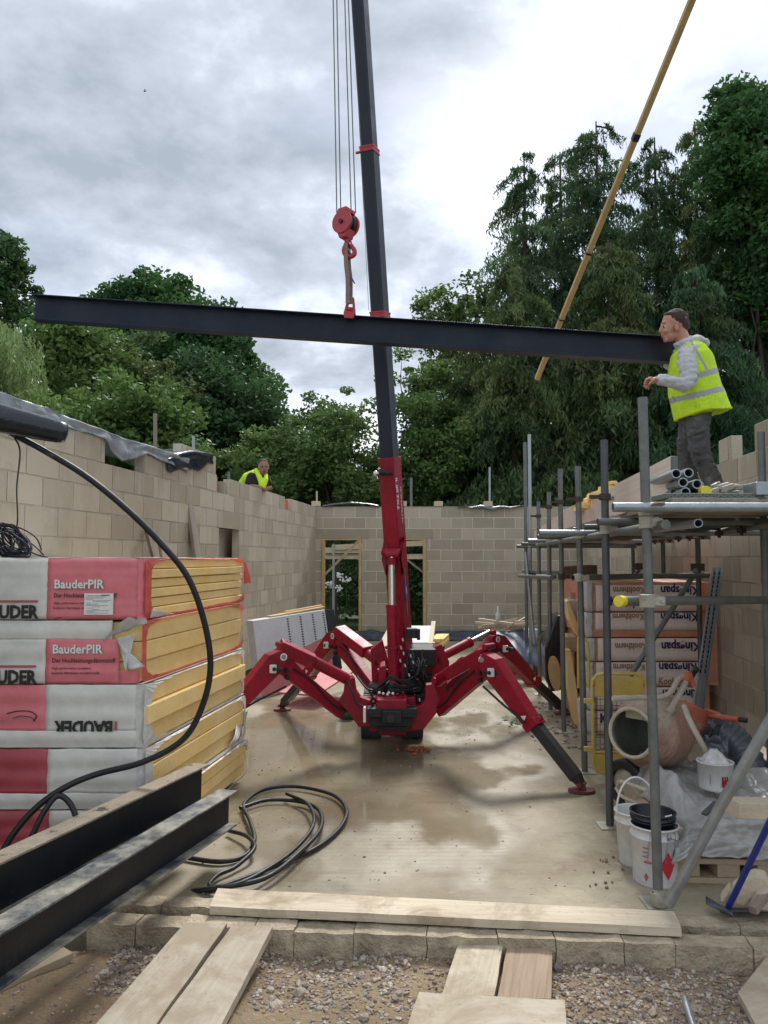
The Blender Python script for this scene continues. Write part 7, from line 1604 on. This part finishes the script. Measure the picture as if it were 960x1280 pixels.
def vfn(p, nn):
    x, y = toPx(p); return p + nn * (.010 * noise.noise(V((p.x * 8, p.y * 8, p.z * 4))) + .006 * noise.noise(V((p.x * 20, p.y * 20, p.z * 11))) + (.010 * noise.noise(V((p.x * 16, 0, 3))) if y > 495 else 0))
remesh(vs, 'hi_vis_vest', None, MN, .0075, 2, vfn, vmat, [M['hivis'], M['reflect']])
# trousers
tr = MB()
chain(tr, [(W(869, 508), .115, .15), (W(869, 524), .112, .135)])
chain(tr, [(W(873, 520, -.07), .09, .085), (W(873, 545, -.10), .082, .08), (W(877, 573, -.12), .072, .072), (W(888, 595, -.12), .070, .068), (W(896, 612, -.12), .066, .064), (W(901, 632, -.12), .062, .062), (W(903, 644, -.12), .064, .064)])
chain(tr, [(W(864, 520, .07), .088, .085), (W(859, 548, .09), .074, .075), (W(857, 573, .10), .062, .065), (W(862, 598, .10), .066, .062), (W(869, 622, .10), .062, .058), (W(873, 642, .10), .062, .06)])
tr.boxf(W(872, 553, -.185), V((.062, 0, -.012)), V((0, .012, 0)), V((.01, 0, .085))); tr.boxf(W(870, 540, -.20), V((.068, 0, .022)), V((0, .010, 0)), V((0, 0, .016)))
remesh(tr, 'trousers', M['trouser'], MN, .0065, 2, wr(.011, 17))
for dy, x in ((-.12, 899), (.10, 871)):
    bt = MB(); chain(bt, [(W(x + 6, 648, dy), .045, .05), (W(x - 6, 649, dy), .05, .05), (W(x - 22, 651, dy), .035, .048)]); remesh(bt, 'boot', M['boot'], MN, .008, 1)
# the man leaning on the left wall
Y2 = 12.0; S2 = Y2 / FPX
M2 = thing('person', 'dark-haired man in a yellow hi-vis vest and black T-shirt leaning over the left wall', 'person', (P(318, 697, Y2).x, Y2 + .1, .6))
def W2(px, py, dy=0): return P(px, py, Y2 + dy)
s2 = MB(); s2.ball(W2(329.3, 583.2), .086, .10, .118, 16, 12); s2.ball(W2(330, 588.5, -.04), .064, .065, .075, 14, 10); s2.ball(W2(330.6, 585.5, -.115), .016, .03, .028); s2.ball(W2(323.3, 585, 0), .014, .03, .03); s2.ball(W2(335.6, 584.8, 0), .014, .03, .03)
chain(s2, [(W2(327.5, 590), .06, .06), (W2(325, 598), .07, .07)]); chain(s2, [(W2(324, 600), .14, .11), (W2(316, 615, .2), .15, .12), (W2(314, 650, .3), .14, .11)])
chain(s2, [(W2(312, 598, -.02), .055, .055), (W2(310, 608, -.08), .05, .05), (W2(319, 608.5, -.14), .042, .042), (W2(327, 610, -.16), .035, .035)])
chain(s2, [(W2(334, 600, 0), .055, .055), (W2(337, 610, -.05), .05, .05), (W2(330, 612, -.14), .035, .035)])
for k in range(5): s2.tube([W2(327, 610 + k * .3, -.19 + .02 * k), W2(330.5, 611 + k * .5, -.19 + .02 * k)], .011, 6)
for dx_ in (-8, 6): chain(s2, [(W2(315 + dx_, 640, .3), .09, .09), (W2(314 + dx_, 690, .3), .07, .07), (W2(314 + dx_, 775, .3), .05, .05)])
remesh(s2, 'body', M['skin_dark'], M2, .012, 2)
h2 = MB(); h2.ball(W2(329.2, 580.6, .02), .089, .105, .095, 16, 12); remesh(h2, 'hair', M['hair'], M2, .01, 1, lambda p, n: p + n * .006 * noise.noise(p * 60))
e2 = MB()
for x in (327.7, 332.3): e2.boxf(W2(x, 583.4, -.098), (.018, 0, 0), (0, .008, 0), (0, 0, .006))
e2.boxf(W2(330.3, 589.8, -.1), (.02, 0, 0), (0, .01, 0), (0, 0, .005)); e2.build('eyes_and_mouth', M['hair'], M2)
t2 = MB(); chain(t2, [(W2(325, 595), .11, .09), (W2(322, 601), .18, .14), (W2(316, 615, .2), .18, .15), (W2(314, 640, .3), .17, .14)]); chain(t2, [(W2(314, 595.5, -.02), .07, .07), (W2(311, 605, -.08), .068, .065)]); chain(t2, [(W2(332.5, 598), .07, .07), (W2(336, 606, -.04), .066, .065)]); remesh(t2, 'tshirt', M['tshirt'], M2, .012, 2)
v2 = MB(); chain(v2, [(W2(322, 590.5, .03), .05, .10), (W2(324.5, 597, -.10), .042, .05), (W2(327, 605, -.14), .045, .04), (W2(325.5, 611, -.13), .045, .04)]); chain(v2, [(W2(333, 594.5, .02), .03, .08), (W2(332.5, 600, -.11), .035, .045), (W2(329.5, 609, -.14), .035, .04)]); chain(v2, [(W2(320, 591.5, .08), .07, .1), (W2(311, 598, .13), .11, .12), (W2(304, 607, .2), .10, .12), (W2(302, 625, .25), .1, .12)]); remesh(v2, 'hi_vis_vest', M['hivis'], M2, .012, 2)
